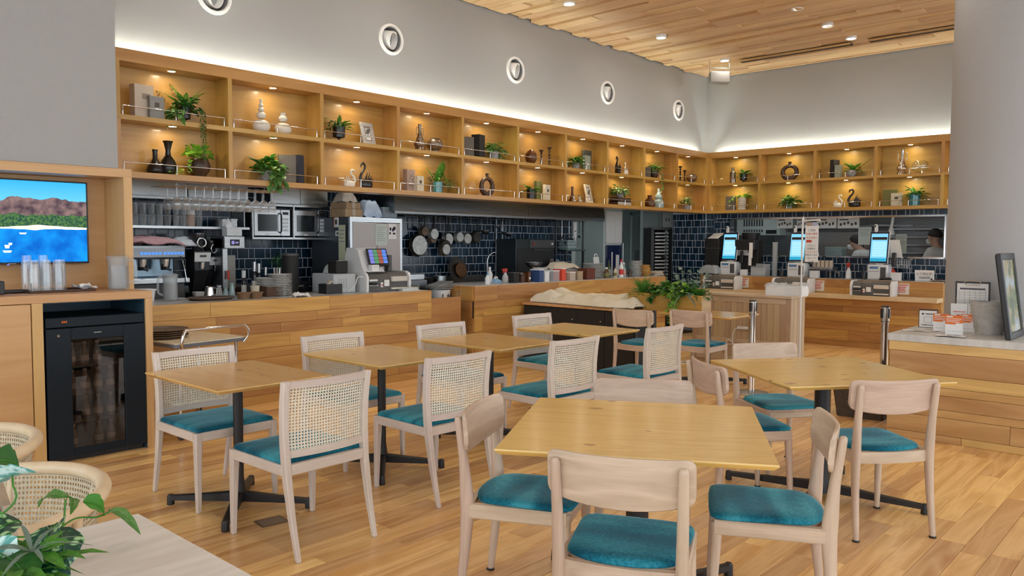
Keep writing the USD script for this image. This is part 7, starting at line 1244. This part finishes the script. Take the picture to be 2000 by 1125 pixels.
for i, (px_, w, h, mk, lb) in enumerate(((7.556, .10, .12, 'blackm', 'black storage box right of the spray bottle'), (7.685, .07, .09, 'bk_brown', 'dark brown jar box beside the black one'), (7.816, .045, .13, 'amber', 'small reddish jar with a white diamond label'))):
    t = thing('condiment_box', lb, 'box', (px_, 6.80, CB), 0, 'dark boxes on the second counter'); obj('box_body', rb(-w/2, w/2, -.05, .05, 0, h, .004), M[mk], t); obj('box_lid', rb(-w/2-.002, w/2+.002, -.052, .052, h, h+.012, .003), M['black'] if i else M['dgrey'], t)
    if i == 2: obj('diamond_label', mv(box(-.014, .014, -.0515, -.05, -.014, .014), ry=45, t=(0, 0, .05)), M['paper'], t)
    if i == 1: obj('jars', cat_(*[cyl(.014, h, h+.03, 12, (-.02+.02*k, -.02, 0)) for k in range(3)]), M['amber'], t)
carts = [(7.960, .085, .16, plain('carton_blue', (.03, .07, .20), .5), 'dark blue carton with a white border at the left of the carton row'), (8.097, .09, .13, M['paper'], 'white carton next to the dark blue one'), (8.269, .13, .14, frost, 'clear container of packets between the white and the red carton'), (8.456, .085, .165, plain('carton_red', (.72, .07, .03), .5), 'bright red carton in the carton row'), (8.625, .12, .11, M['bk_beige'], 'beige carton right of the bright red one'), (8.821, .12, .115, mottled('tan_basket', (.36, .26, .17), (.45, .34, .23), 40, .7), 'tan open box right of the beige carton'), (9.047, .19, .15, plain('carton_maroon', (.13, .03, .015), .5), 'large dark red-brown box at the right of the carton row')]
for i, (x, w, h, m_, lb) in enumerate(carts):
    t = thing('carton', lb, 'carton', (x, 6.74+.02*(i % 2), CB), 0, 'cartons along the second counter'); obj('carton_body', rb(-w/2, w/2, -.07, .09, 0, h, .003), m_, t); obj('top_edge', cat_(rb(-w/2-.003, w/2+.003, -.073, -.065, h-.008, h+.004, .001), rb(-w/2-.003, w/2+.003, .085, .093, h-.008, h+.004, .001), rb(-w/2-.003, -w/2+.004, -.065, .085, h-.008, h+.004, .001), rb(w/2-.004, w/2+.003, -.065, .085, h-.008, h+.004, .001)), M['paper'] if i < 5 else m_, t)
tag(obj('paper_wrap', mv(sheet(drape(.62, .2, .07, 21), 30, 14, .003), (8.744, 6.96, CB+.15)), M['bk_cream'], smooth=True), 'long crumpled cream paper lying behind the carton row', 'paper'); t = thing('riser_box', 'low grey box under the crumpled paper behind the cartons', 'box', (8.744, 6.96, CB)); obj('riser_body', rb(-.3, .3, -.09, .09, 0, .15, .004), M['bk_grey'], t); obj('riser_lid', rb(-.3, .3, -.09, .09, .15, .155, .001), M['grey'], t)
plates('left pile of wide white plates by the maroon box', 9.507, 6.98, CB, .155, 11, .0195); plates('tall pile of white plates right of the sauce bottles', 10.460, 6.86, CB, .105, 12, .02)
for i, (px_, h, r_, b_, c_, l_, lb) in enumerate(((9.597, .155, .042, M['amber'], M['whitep'], M['bk_olive'], 'squat amber honey bottle right of the plates'), (9.727, .26, .03, plain('olive_oil_green', (.03, .05, .01), .08), M['black'], M['bk_sage'], 'tall dark green oil bottle'), (9.820, .16, .028, M['bk_cream'], M['amber'], M['bk_olive'], 'cream sauce bottle with a yellow base'), (9.900, .15, .03, M['bk_pink'], M['white'], M['paper'], 'short brownish sauce bottle'), (9.981, .27, .032, M['paper'], M['red'], plain('red_label', (.6, .04, .03), .5), 'tall bottle with a red cap and red label'), (10.119, .22, .036, clearp, M['white'], plain('salmon_label', (.6, .3, .22), .5), 'clear bottle with a salmon label'), (10.216, .12, .03, M['cer_brown'], M['black'], None, 'short dark soy bottle'))): bottle(lb, px_, 6.80+.05*(i % 2), h, r_, b_, c_, l_)
for k in range(3): t = thing('wooden_bowl', '%s nested wooden bowl at the right end of the second counter' % ['lowest', 'middle', 'topmost'][k], 'bowl', (10.706-.02*k, 6.84, CB+.045*k), 0, 'nested wooden bowls'); obj('bowl_shell', lathe([(0, 0), (.06, 0), (.09, .03), (.098, .085), (.09, .085), (.08, .03), (0, .012)], 26), M['shelf'], t, 40); obj('bowl_foot', lathe([(.05, 0), (.06, 0), (.06, .006)], 24), M['shelf'], t)
for k, c in enumerate(('bk_sage', 'bk_pink', 'bk_cream')): t = thing('menu_book', '%s menu lying at the far end of the second counter' % ['green-grey', 'rosy', 'cream topmost'][k], 'menu', (10.995, 6.86, CB+.022*k), 6*k, 'menus in a pile'); obj('cover', cat_(rb(-.15, .15, -.1, .1, 0, .003, .001), rb(-.15, .15, -.1, .1, .018, .021, .001), rb(-.15, -.146, -.1, .1, 0, .021, .001)), M[c], t); obj('pages', box(-.144, .146, -.096, .096, .003, .018), M['page'], t)
# corridor behind: white cold cabinet, door, tray rack
t = thing('white_cold_cabinet', 'pale tall cold cabinet with a dark glass door and papers, left of the corridor', 'refrigerator', (11.089, 7.9, 0)); W = 11.626-11.089
obj('body', rb(0, W, .02, .6, .03, 2.1, .008), mint, t); d = obj('glass_door', rb(.05, W-.05, -.01, .02, .5, 1.466, .004), plain('cold_glass_navy', (.008, .014, .07), .08), t); obj('bottles_glow', cat_(box(W*.35, W*.42, -.012, -.01, .9, 1.35), box(W*.6, W*.78, -.012, -.01, .9, 1.3)), M['paper'], d); obj('upper_panel', rb(.03, W-.03, -.012, .02, 1.502, 2.05, .004), M['whitep'], t); obj('notices', cat_(box(.06, W*.5, -.015, -.012, 1.55, 2.0), box(W*.55, W*.85, -.015, -.012, 1.52, 1.95)), M['paper'], t); obj('handle', rod((W-.04, -.04, .8), (W-.04, -.04, 1.5), .012), M['steel'], t)
t = thing('corridor_door', 'pale mint swing door with a grey lower pane in the corridor', 'door', (14.519, 9.60, 0)); W = 15.215-14.519
obj('door_leaf', rb(0, W, 0, .04, .01, 2.1, .004), mint, t); obj('pane', rb(.08, W*.55, -.006, 0, .7, 1.35, .002), M['grey'], t); obj('push_plate', rb(W*.7, W*.86, -.008, 0, .85, 1.25, .003), M['steel'], t); obj('door_frame', cat_(rb(-.06, 0, -.02, .04, 0, 2.16), rb(W, W+.06, -.02, .04, 0, 2.16), rb(-.06, W+.06, -.02, .04, 2.1, 2.16)), mint, t)
struct('wall_corridor_partition', box(13.351, 14.9, 8.6, 8.66, 0, 2.72), mint, label='pale mint partition behind the tray rack')
t = thing('wall_pipe_panel', 'grey outlined duct and switch panel high on the pale mint partition', 'panel', (14.207, 8.585, 1.957)); obj('panel_plate', rb(-.16, .16, -.02, 0, -.14, .16, .004), M['whitep'], t); obj('panel_outline', tube([(-.26, -.01, -.3), (-.26, -.01, .28), (.1, -.01, .28)], .014, 6), M['grey'], t); obj('switches', cat_(box(-.06, -.02, -.024, -.02, 0, .06), box(.04, .08, -.024, -.02, 0, .06)), M['dgrey'], t)
t = thing('tray_rack', 'tall black rack holding white trays in the corridor', 'rack', (12.405, 7.6, 0), -42); rh = 1.772; hw = .165
for a in (-1, 1):
    for y in (0, .45): obj('post', rb(a*hw-.03, a*hw+.03, y-.03, y+.03, 0, rh, .004), M['black'], t)
obj('top_frame', cat_(rb(-hw-.03, hw+.03, -.03, .48, rh-.03, rh+.02, .004)), M['dgrey'], t); obj('side_panel', box(-hw-.03, -hw-.02, 0, .45, .2, rh), M['blackm'], t); obj('back_panel', box(-hw, hw, .46, .47, .2, rh), M['blackm'], t)
for k in range(14): z = rh-.10-.062*k; obj('runner', rb(-hw, hw, -.0, .45, z-.012, z, .002), M['black'], t); obj('tray', rb(-hw+.05, hw-.09 if k != 7 else 0, -.025, .40, z+.001, z+.026, .003), M['whitep'], t); obj('tray_end', rb(hw-.07, hw-.03, -.025, .40, z+.001, z+.026, .003), M['whitep'], t)
# ================================================================ order counter
KB = .992
def kiosk(label, y, flip=0):
    t = thing('payment_kiosk', label, 'kiosk', (12.10, y, KB), -90, 'payment kiosks on the order counter'); w = .135
    obj('printer_body', rb(-.13, .15, -.02, .18, 0, .215, .012), M['white'], t); obj('display_strip', rb(-.10, .02, -.0225, -.02, .155, .19, .001), plain('lcd_blue', (.10, .22, .42), .2) if not flip else '/World/Looks/lcd_blue', t); obj('card_slot', rb(.05, .125, -.026, -.018, .03, .18, .004), M['dgrey'], t); obj('paper_mouth', rb(-.11, .03, -.023, -.019, .115, .125, .001), M['grey'], t); obj('neck', rb(-.04, .05, .06, .12, .21, .30, .006), M['white'], t)
    T = lambda q: mv(q, rx=-9, t=(-.0, .02, .235)); obj('screen_case', T(rb(-w, w, .0, .03, 0, .47, .012)), M['whitep'], t); obj('screen_bezel', T(rb(-w+.004, w-.004, -.004, .002, .004, .466, .01)), plain('bezel_navy', (.006, .008, .03), .15) if not flip else '/World/Looks/bezel_navy', t)
    obj('screen', T(box(-w+.022, w-.022, -.006, -.004, .028, .435)), glow('kiosk_cyan', (.22, .60, .84), .8) if not flip else '/World/Looks/kiosk_cyan', t)
    obj('screen_list', T(cat_(*[box(-w+.045, w-.03, -.0075, -.006, .10+.028*k, .122+.028*k) for k in range(8)])), glow('kiosk_pale', (.40, .74, .92), .85) if not flip else '/World/Looks/kiosk_pale', t); obj('screen_banner', T(box(-w+.035, w-.03, -.0075, -.006, .345, .385)), M['ink'], t); obj('screen_footer', T(cat_(box(-w+.022, w-.022, -.007, -.006, .028, .075), box(.0, w-.035, -.008, -.007, .036, .062))), glow('kiosk_teal', (.03, .36, .55), .8) if not flip else '/World/Looks/kiosk_teal', t)
    obj('camera_arm', cat_(rb(-.075, -.03, .06, .10, .69, .78, .008), rb(-.07, -.035, .04, .09, .755, .80, .008)), M['white'], t); obj('camera_lens', box(-.062, -.042, .038, .041, .762, .79), M['black'], t)
    obj('rear_screen', mv(hull([(a*.2, b, z) for a in (-1, 1) for b in (0, .02) for z in (.0,)]+[(a*.17, b, .26) for a in (-1, 1) for b in (0, .02)]), rx=14, rz=0, t=(.09, .16, .32)), M['white'], t); obj('card_terminal', mv(rb(.17, .225, .04, .08, .20, .40, .008), rx=-6), M['black'], t); return t
for i, (yb, yc, nm) in enumerate((((6.137), (5.789), 'left payment kiosk, next to the plant box'), ((4.993), (4.618), 'middle payment kiosk behind the hanging notice'), ((3.789), (3.450), 'right payment kiosk in front of the wide hatch'))):
    kiosk(nm+', its tall screen glowing blue', yb, i); cash_unit('grey and white cash changer on the ledge below the %s kiosk' % ['left', 'middle', 'right'][i], (11.69, yc+.575, .776), -90, .575, .24, .21)
    note('white notice with red print below the %s kiosk' % ['left', 'middle', 'right'][i], 11.949, [5.799, 4.595, 3.411][i], .80, .215, .155, plain('notice_cream', (.66, .62, .55), .6) if i == 0 else '/World/Looks/notice_cream', [(-.42, .42, .82, .90)]+[(-.30+.03*(k % 2), .30-.04*(k % 3), .66-.12*k, .72-.12*k) for k in range(5)], '-x', 'red')
def wbox(label, y, x=12.03, w=.075, h=.075): t = thing('card_box', label, 'box', (x, y, KB), 0, 'little white boxes on the order counter'); obj('box_body', rb(-.04, .04, -w/2, w/2, 0, h, .003), M['white'], t); obj('box_lid', rb(-.042, .042, -w/2-.002, w/2+.002, h, h+.006, .001), M['paper'], t)
wbox('little white box right of the left kiosk', 5.815, w=.1, h=.09); wbox('little white box right of the middle kiosk', 4.668, w=.13, h=.10); wbox('little white box right of the right kiosk', 3.506, w=.13, h=.105)
t = thing('closed_till_sign', 'white sign reading till closed in Japanese at the right end of the order counter', 'sign', (12.12, 3.156, KB)); obj('sign_plate', mv(rb(-.004, .004, -.125, .125, 0, .155, .002), ry=-10), M['paper'], t); obj('sign_text', mv(cat_(mv(stand_up(text('レジ休止中', .030, .001, True), '-x'), (-.004, 0, .105)), *[box(-.005, -.004, -.07+.0*k, .07, .055-.018*k, .062-.018*k) for k in range(2)], mv(cyl(.012, 0, .001, 12), ry=-90, t=(-.004, -.09, .03))), ry=-10), M['ink'], t); obj('sign_back', rb(.01, .06, -.11, .11, 0, .004, .001), M['glass'], t)
t = thing('small_plate', 'pair of small plates and scraps at the counter end by the column', 'plate', (12.1, 2.982, KB)); obj('plate_dish', lathe([(0, .003), (.06, 0), (.10, .018), (.097, .02), (0, .009)], 24), M['bk_beige'], t, 40); obj('scraps', bush(random.Random(2), 14, .05, .03, .02, (0, 0, .02), (0, 30)), M['bk_brown'], t, kind='stuff')
spray('white spray bottle with a red trigger between the middle and right kiosks', 12.2, 4.226, KB, .235, M['white'], M['red'])
for i, (py, h, r_, m_, lb) in enumerate(((5.191, .09, .035, 'black', 'black hand-sanitiser pump left of the middle kiosk'), (3.955, .13, .03, 'black', 'black pen cup left of the right kiosk'))): t = thing('pump_bottle', lb, 'bottle', (12.03, py, KB)); obj('bottle_body', cyl(r_, 0, h, 16), M[m_], t, 40); obj('bottle_pump', cat_(cyl(.01, h, h+.06, 10), rod((0, 0, h+.06), (-.04, 0, h+.055), .008)), M[m_], t)
t = thing('coin_reader', 'flat black card reader right of the right kiosk', 'card reader', (12.02, 3.634, KB)); obj('reader_body', rb(-.05, .06, -.085, .085, 0, .035, .01), M['black'], t); obj('reader_keys', cat_(*[box(-.03+.025*a, -.012+.025*a, -.05+.03*b, -.03+.03*b, .035, .038) for a in range(3) for b in range(4)]), M['dgrey'], t)
# machines against the tiled back wall
t = thing('drip_coffee_machine', 'black tall coffee machine by the hatch behind the left kiosk', 'coffee machine', (12.27, 5.878, KB), -90); h = 1.571-KB
obj('body', rb(-.17, .17, .02, .20, 0, h, .01), M['blackm'], t); obj('head', rb(-.17, .17, -.12, .02, h-.17, h, .01), M['black'], t); obj('drip_tray', rb(-.15, .15, -.12, .02, 0, .04, .006), M['steel_d'], t); obj('spouts', cat_(cyl(.012, h-.23, h-.17, 10, (-.04, -.05, 0)), cyl(.012, h-.23, h-.17, 10, (.04, -.05, 0))), M['steel'], t); obj('bean_hopper', lathe([(0, h), (.13, h), (.15, h+.11), (0, h+.11)], 24, (.02, .08, 0)), M['black'], t, 40); obj('hanging_tags', cat_(box(.08, .13, -.125, -.12, h-.42, h-.2), box(.09, .15, -.13, -.125, h-.3, h-.05)), M['paper'], t)
t = thing('black_bin_unit', 'tall black unit with paper on top at the tiled corner', 'cabinet', (12.2, 6.470-.02, KB), -90); h = 1.587-KB; obj('body', rb(-.14, .12, -.05, .22, 0, h, .008), M['blackm'], t); obj('seam', box(-.141, .121, -.052, .2, h*.72, h*.735), M['dgrey'], t); obj('paper_sheet', hull([(-.1, -.04, h), (.1, -.04, h), (-.06, .12, h+.09), (.12, .15, h+.1), (.1, -.03, h+.01), (-.1, -.03, h+.005)]), M['paper'], t)
t = thing('cup_stack', 'tall stack of translucent cups beside the middle kiosk', 'cups', (12.30, 5.421, KB)); h = 1.530-KB; [obj('cup', lathe([(.036, h*k/12), (.047, h*(k+1)/12), (.045, h*(k+1)/12), (.034, h*k/12)], 16), frost, t, 40) for k in range(12)]
t = thing('lid_box', 'clear box of lids in front of the coffee machine', 'box', (12.18, 5.605, KB)); obj('box_walls', cat_(rb(-.1, -.094, -.12, .12, 0, .13), rb(.094, .1, -.12, .12, 0, .19), rb(-.094, .094, -.12, -.114, 0, .15), rb(-.094, .094, .114, .12, 0, .15), box(-.094, .094, -.114, .114, 0, .006)), frost, t); obj('lids', cat_(*[lathe([(0, 0), (.05, 0), (.05, .008), (0, .012)], 14, (0, -.06+.06*(k % 3), .01+.022*(k//3))) for k in range(9)]), M['white'], t)
t = thing('cutlery_tray', 'steel tray with a wire glass rack behind the middle kiosk', 'tray', (12.30, 4.664, KB)); obj('tray_body', cat_(rb(-.12, .12, -.2, .2, .12, .16, .004), *[box(a*.1-.008, a*.1+.008, b*.17-.008, b*.17+.008, 0, .12) for a in (-1, 1) for b in (-1, 1)]), M['steel'], t); obj('ribbed_cups', cat_(*[cyl(.03, .16, .26, 14, (0, -.14+.065*k, 0)) for k in range(5)]), M['bk_beige'], t); obj('side_tap', cat_(rod((0, -.2, .1), (0, -.27, .06), .012), rod((0, -.27, .02), (0, -.27, .10), .01)), M['steel_d'], t)
t = thing('wire_basket', 'white wire basket hanging on the tiles right of the right kiosk', 'basket', (12.42, 3.592, 1.162)); obj('basket_bars', cat_(*[rod((-.06, -.16+.032*k, 0), (-.06, -.16+.032*k, .12), .003, 5) for k in range(11)], *[rod((-.06, -.17, .024*k), (-.06, .17, .024*k), .003, 5) for k in range(6)], *[rod((-.06, a, .12), (.07, a, .12), .004, 5) for a in (-.17, .17)]), M['white'], t); obj('basket_floor', box(-.06, .07, -.17, .17, -.003, 0), M['white'], t); obj('support_leg', cat_(rod((-.05, -.17, 0), (-.05, -.17, -.22), .005), rod((-.05, .14, 0), (-.05, .14, -.22), .005)), M['steel'], t)
t = thing('red_tape_roll', 'red round tape roll standing behind the right kiosk', 'roll', (12.3, 3.680, KB)); obj('roll', mv(lathe([(.03, -.02), (.085, -.02), (.085, .02), (.03, .02)], 24), ry=90, t=(0, 0, .085)), M['red'], t, 40); obj('core', mv(lathe([(.024, -.022), (.03, -.022), (.03, .022), (.024, .022)], 24), ry=90, t=(0, 0, .085)), M['paper'], t)
t = thing('crumpled_bag', 'clear crumpled plastic bag on the order counter beside the left kiosk', 'bag', (12.0, 6.399, KB+.005)); obj('bag_film', sheet(drape(.2, .34, .14, 33), 18, 20, .002), frost, t, smooth=True); obj('bag_contents', rb(-.05, .05, -.08, .08, 0, .06, .02), M['grey'], t)
# ================================================================ kitchen seen through the hatch
t = thing('hatch_worktop', 'steel worktop running inside the serving hatch', 'worktop', (12.62, 2.1, 0)); obj('steel_top', rb(.02, .62, 0, 4.4, 1.20, 1.24, .003), M['steel'], t); [obj('leg', rod((.3, y, 0), (.3, y, 1.2), .02), M['steel_d'], t) for y in (.1, 2.2, 4.3)]
t = thing('exhaust_unit', 'pale steel exhaust unit with slots seen through the hatch', 'hood', (13.9, 6.467, 1.656)); obj('housing', rb(0, .8, -.42, .42, 0, .5, .01), mint, t); obj('slots', cat_(*[box(-.004, 0, -.1+.05*k, -.07+.05*k, .17, .32) for k in range(8)], *[box(-.004, 0, -.1+.05*k, -.07+.05*k, .06, .11) for k in range(8)]), M['dgrey'], t); obj('screen', box(-.006, 0, -.36, -.16, .03, .10), M['black'], t)
t = thing('steel_cold_cabinet', 'tall steel cabinet on the far side of the hatch kitchen', 'cabinet', (14.2, 5.089, 0)); 
for k in range(3): obj('cabinet_door', rb(0, .03, -1.2+.8*k, -.41+.8*k, .1, 1.72, .004), M['steel'], t)
obj('cabinet_body', box(.03, .8, -1.2, 1.2, .05, 1.74), M['steel_d'], t); obj('upper_shelf', rb(-.05, .5, -1.2, 1.2, 1.80, 1.83, .003), M['steel'], t)
for i, (px, w) in enumerate(((1533, .34), (1566, .2), (1614, .40), (1657, .42))):
    y = [5.655, 5.362, 4.951, 4.597][i]; z = [1.769, 1.766, 1.763, 1.760][i]
    note('white menu sheet with small pictures, %s from the left, hanging in the hatch' % nth[i], 13.2, y, z, w*.82, .17, M['paper'], [(-.42, 0, .78, .88)]+[(-.4+.17*k, -.3+.17*k, .25+.08*(k % 3), .5+.08*(k % 3)) for k in range(5)], '-x', 'dgrey')
t = thing('menu_rail', 'steel rail the menu sheets hang from inside the hatch', 'rail', (13.21, 4.4, 1.925+.02)); obj('rail_bar', rod((0, -.9, 0), (0, 2.3, 0), .008), M['steel'], t); obj('rail_drop', cat_(rod((0, -.8, 0), (0, -.8, 2.7-1.925), .006), rod((0, 2.2, 0), (0, 2.2, 2.7-1.925), .006)), M['steel'], t)
for k in range(4): t = thing('food_tray', '%s pale plastic tray in the pile inside the hatch' % ['lowest', 'second', 'third', 'topmost'][k], 'tray', (13.0, 4.717, 1.241+.055*k), 0, 'plastic trays piled inside the hatch'); obj('tray_body', pillow(rrect(.26, .30, .03), [(.9, 0), (1, .05), (.97, .05)]), M['blueglass'], t, 40); obj('tray_lid', prism(rrect(.24, .28, .03), .046, .054), frost, t)
t = thing('steel_shelves', 'row of steel shelves at the right inside the hatch', 'shelf', (13.9, 3.609, 0)); 
for k in range(5): obj('shelf_board', rb(0, .26, -.6, .55, 1.22+.13*k, 1.245+.13*k, .003), M['steel'], t)
for y in (-.58, .53): obj('post', rod((.02, y, 0), (.02, y, 2.1), .015), M['steel'], t)
obj('back_sheet', box(.265, .275, -.6, .55, 1.1, 2.2), M['steel_d'], t)
t = thing('shower_hose', 'white spray hose head hanging in the hatch right of the right kiosk', 'hose', (13.0, 3.881, 1.648)); obj('nozzle', lathe([(0, 0), (.05, 0), (.045, .05), (.025, .12), (0, .13)], 16), M['white'], t, 40); obj('hose', tube(spline([(0, 0, .12), (.0, -.02, .25), (.02, -.04, .60), (.05, -.05, 2.72-1.648)], 24), .022, 8), M['whitep'], t, True)
for i, (a, lb) in enumerate((((13.1, 4.303, 1.496, .2, .28), 'pale recipe sheet left of the right kiosk screen, inside the hatch'), ((13.1, 3.761, 1.365, .16, .30), 'pale recipe sheet right of the right kiosk screen, inside the hatch'))): note(lb, a[0], a[1], a[2], a[3], a[4], '/World/Looks/pale_green_paper', LN[:5], '-x')
t = thing('label_box', 'small grey box with three white marks on the right of the hatch sill', 'box', (12.66, 3.158, 1.241)); obj('box_body', rb(-.03, .05, -.13, .13, 0, .10, .004), M['grey'], t); obj('white_marks', cat_(*[box(-.0315, -.03, -.09+.08*k, -.05+.08*k, .06, .075) for k in range(3)]), M['paper'], t)
# kitchen staff: bodies as one continuous mesh each
import manifold3d as m3
def body(joints, bones, seglen=.03):
    S = lambda p, r: m3.Manifold.sphere(r, 20).translate(list(map(float, p)))
    U = m3.Manifold.batch_boolean([m3.Manifold.batch_hull([S(*joints[a]), S(*joints[b])]) for a, b in bones], m3.OpType.Add).refine_to_length(seglen)
    q = U.to_mesh(); tm_ = trimesh.Trimesh(q.vert_properties[:, :3], q.tri_verts, process=True); trimesh.smoothing.filter_taubin(tm_, iterations=12); return np.asarray(tm_.vertices), np.asarray(tm_.faces)
skin = plain('skin', (.55, .34, .25), .5); uni = mottled('white_uniform', (.62, .65, .68), (.72, .74, .76), 12, .8); capc = plain('dark_cap', (.03, .025, .025), .7)
def person(label, loc, rz, lean, head_turn, hat):
    t = thing('person', label, 'person', loc, rz); s, c = math.sin(math.radians(lean)), math.cos(math.radians(lean)); up = lambda x, z, y=0: (x, y-(z-.95)*s, .95+(z-.95)*c)
    J = {'hipl': ((.09, 0, .92), .11), 'hipr': ((-.09, 0, .92), .11), 'waist': (up(0, 1.08), .135), 'chest': (up(0, 1.30), .155), 'shl': (up(.17, 1.40), .065), 'shr': (up(-.17, 1.40), .065), 'neck': (up(0, 1.50), .052), 'hd0': (up(0, 1.60, -.02), .080), 'hd1': (up(0, 1.66, -.0), .092), 'jaw': (up(0, 1.565, -.05), .05),
         'ell': ((.24, -.12-.35*s, 1.16), .045), 'elr': ((-.24, -.12-.35*s, 1.16), .045), 'wrl': ((.12, -.36-.30*s, 1.27), .032), 'wrr': ((-.12, -.36-.30*s, 1.27), .032), 'hal': ((.09, -.43-.3*s, 1.28), .036), 'har': ((-.09, -.43-.3*s, 1.28), .036), 'knl': ((.10, -.03, .5), .07), 'knr': ((-.10, -.03, .5), .07), 'anl': ((.10, 0, .08), .045), 'anr': ((-.10, 0, .08), .045), 'tol': ((.10, -.15, .04), .04), 'tor': ((-.10, -.15, .04), .04)}
    Bn = [('hipl', 'hipr'), ('hipl', 'waist'), ('hipr', 'waist'), ('waist', 'chest'), ('chest', 'shl'), ('chest', 'shr'), ('chest', 'neck'), ('neck', 'hd0'), ('hd0', 'hd1'), ('hd0', 'jaw'), ('shl', 'ell'), ('shr', 'elr'), ('ell', 'wrl'), ('elr', 'wrr'), ('wrl', 'hal'), ('wrr', 'har'), ('hipl', 'knl'), ('hipr', 'knr'), ('knl', 'anl'), ('knr', 'anr'), ('anl', 'tol'), ('anr', 'tor')]
    for sd in ('l', 'r'):   # five fingers on each hand
        h0 = np.array(J['ha'+sd][0]); sg = 1 if sd == 'l' else -1
        for k in range(4): J['f%s%d' % (sd, k)] = (h0+[(-.024+.016*k), -.05, 0], .009); J['g%s%d' % (sd, k)] = (h0+[(-.026+.017*k), -.075-.01*(k in (1, 2)), -.03], .008); Bn += [('ha'+sd, 'f%s%d' % (sd, k)), ('f%s%d' % (sd, k), 'g%s%d' % (sd, k))]
        J['t'+sd] = (h0+[-sg*.045, -.02, .005], .010); J['u'+sd] = (h0+[-sg*.05, -.05, -.01], .009); Bn += [('ha'+sd, 't'+sd), ('t'+sd, 'u'+sd)]
    b_, f_ = body(J, Bn); obj('body', (b_, f_), skin, t, True)
    Jc = {k: (v[0], v[1]+.014) for k, v in J.items() if k in ('hipl', 'hipr', 'waist', 'chest', 'shl', 'shr', 'ell', 'elr', 'knl', 'knr', 'anl', 'anr')}; Jc['wl'] = tuple(np.array(J['wrl'][0])*.8+np.array(J['ell'][0])*.2), .046; Jc['wr'] = tuple(np.array(J['wrr'][0])*.8+np.array(J['elr'][0])*.2), .046
    obj('uniform', body(Jc, [('hipl', 'hipr'), ('hipl', 'waist'), ('hipr', 'waist'), ('waist', 'chest'), ('chest', 'shl'), ('chest', 'shr'), ('shl', 'ell'), ('shr', 'elr'), ('ell', 'wl'), ('elr', 'wr')]), uni, t, True); obj('trousers', body(Jc, [('hipl', 'hipr'), ('hipl', 'knl'), ('hipr', 'knr'), ('knl', 'anl'), ('knr', 'anr')]), M['bk_navy'], t, True)
    hd = np.array(J['hd1'][0]); F_ = lambda dx, dy, dz: hd+np.array([dx, dy, dz])
    obj('hair_cap' if hat else 'hair', mv(lathe([(0, .10)]+[(.104*math.sin(a), .10*math.cos(a)) for a in np.linspace(.2, 1.75, 9)]+[(.09, -.03), (0, -.02)], 22), tuple(hd+[0, .012, .012]), rx=-lean*.9), capc, t, 50)
    for sg in (-1, 1): obj('ear', mv(lathe([(0, -.022), (.012, -.012), (.014, .005), (.008, .022), (0, .026)], 10), tuple(F_(sg*.092, .0, -.045))), skin, t, True); obj('eye', mv(lathe([(0, -.008), (.009, 0), (0, .008)], 10), tuple(F_(sg*.034, -.088, -.03))), M['ink'], t, True)
    obj('nose', hull([F_(-.012, -.09, -.06), F_(.012, -.09, -.06), F_(0, -.118, -.062), F_(0, -.09, -.02)]), skin, t); obj('face_mask', mv(lathe([(0, -.05), (.05, -.04), (.066, 0), (.055, .03), (.03, .04), (0, .042)], 20), tuple(F_(0, -.055-.02*s, -.09))), M['paper'], t, 50); obj('mouth', mv(box(-.02, .02, -.002, .002, -.003, .003), tuple(F_(0, -.108, -.1))), M['red'], t)
person('person in white uniform and dark cap bending forward, seen through the hatch', (13.62, 4.642-.37, 0), 172, 32, 0, True); person('person in white uniform with dark hair at the right end of the hatch', (13.42, 3.295-.05, 0), 165, 12, 0, False)
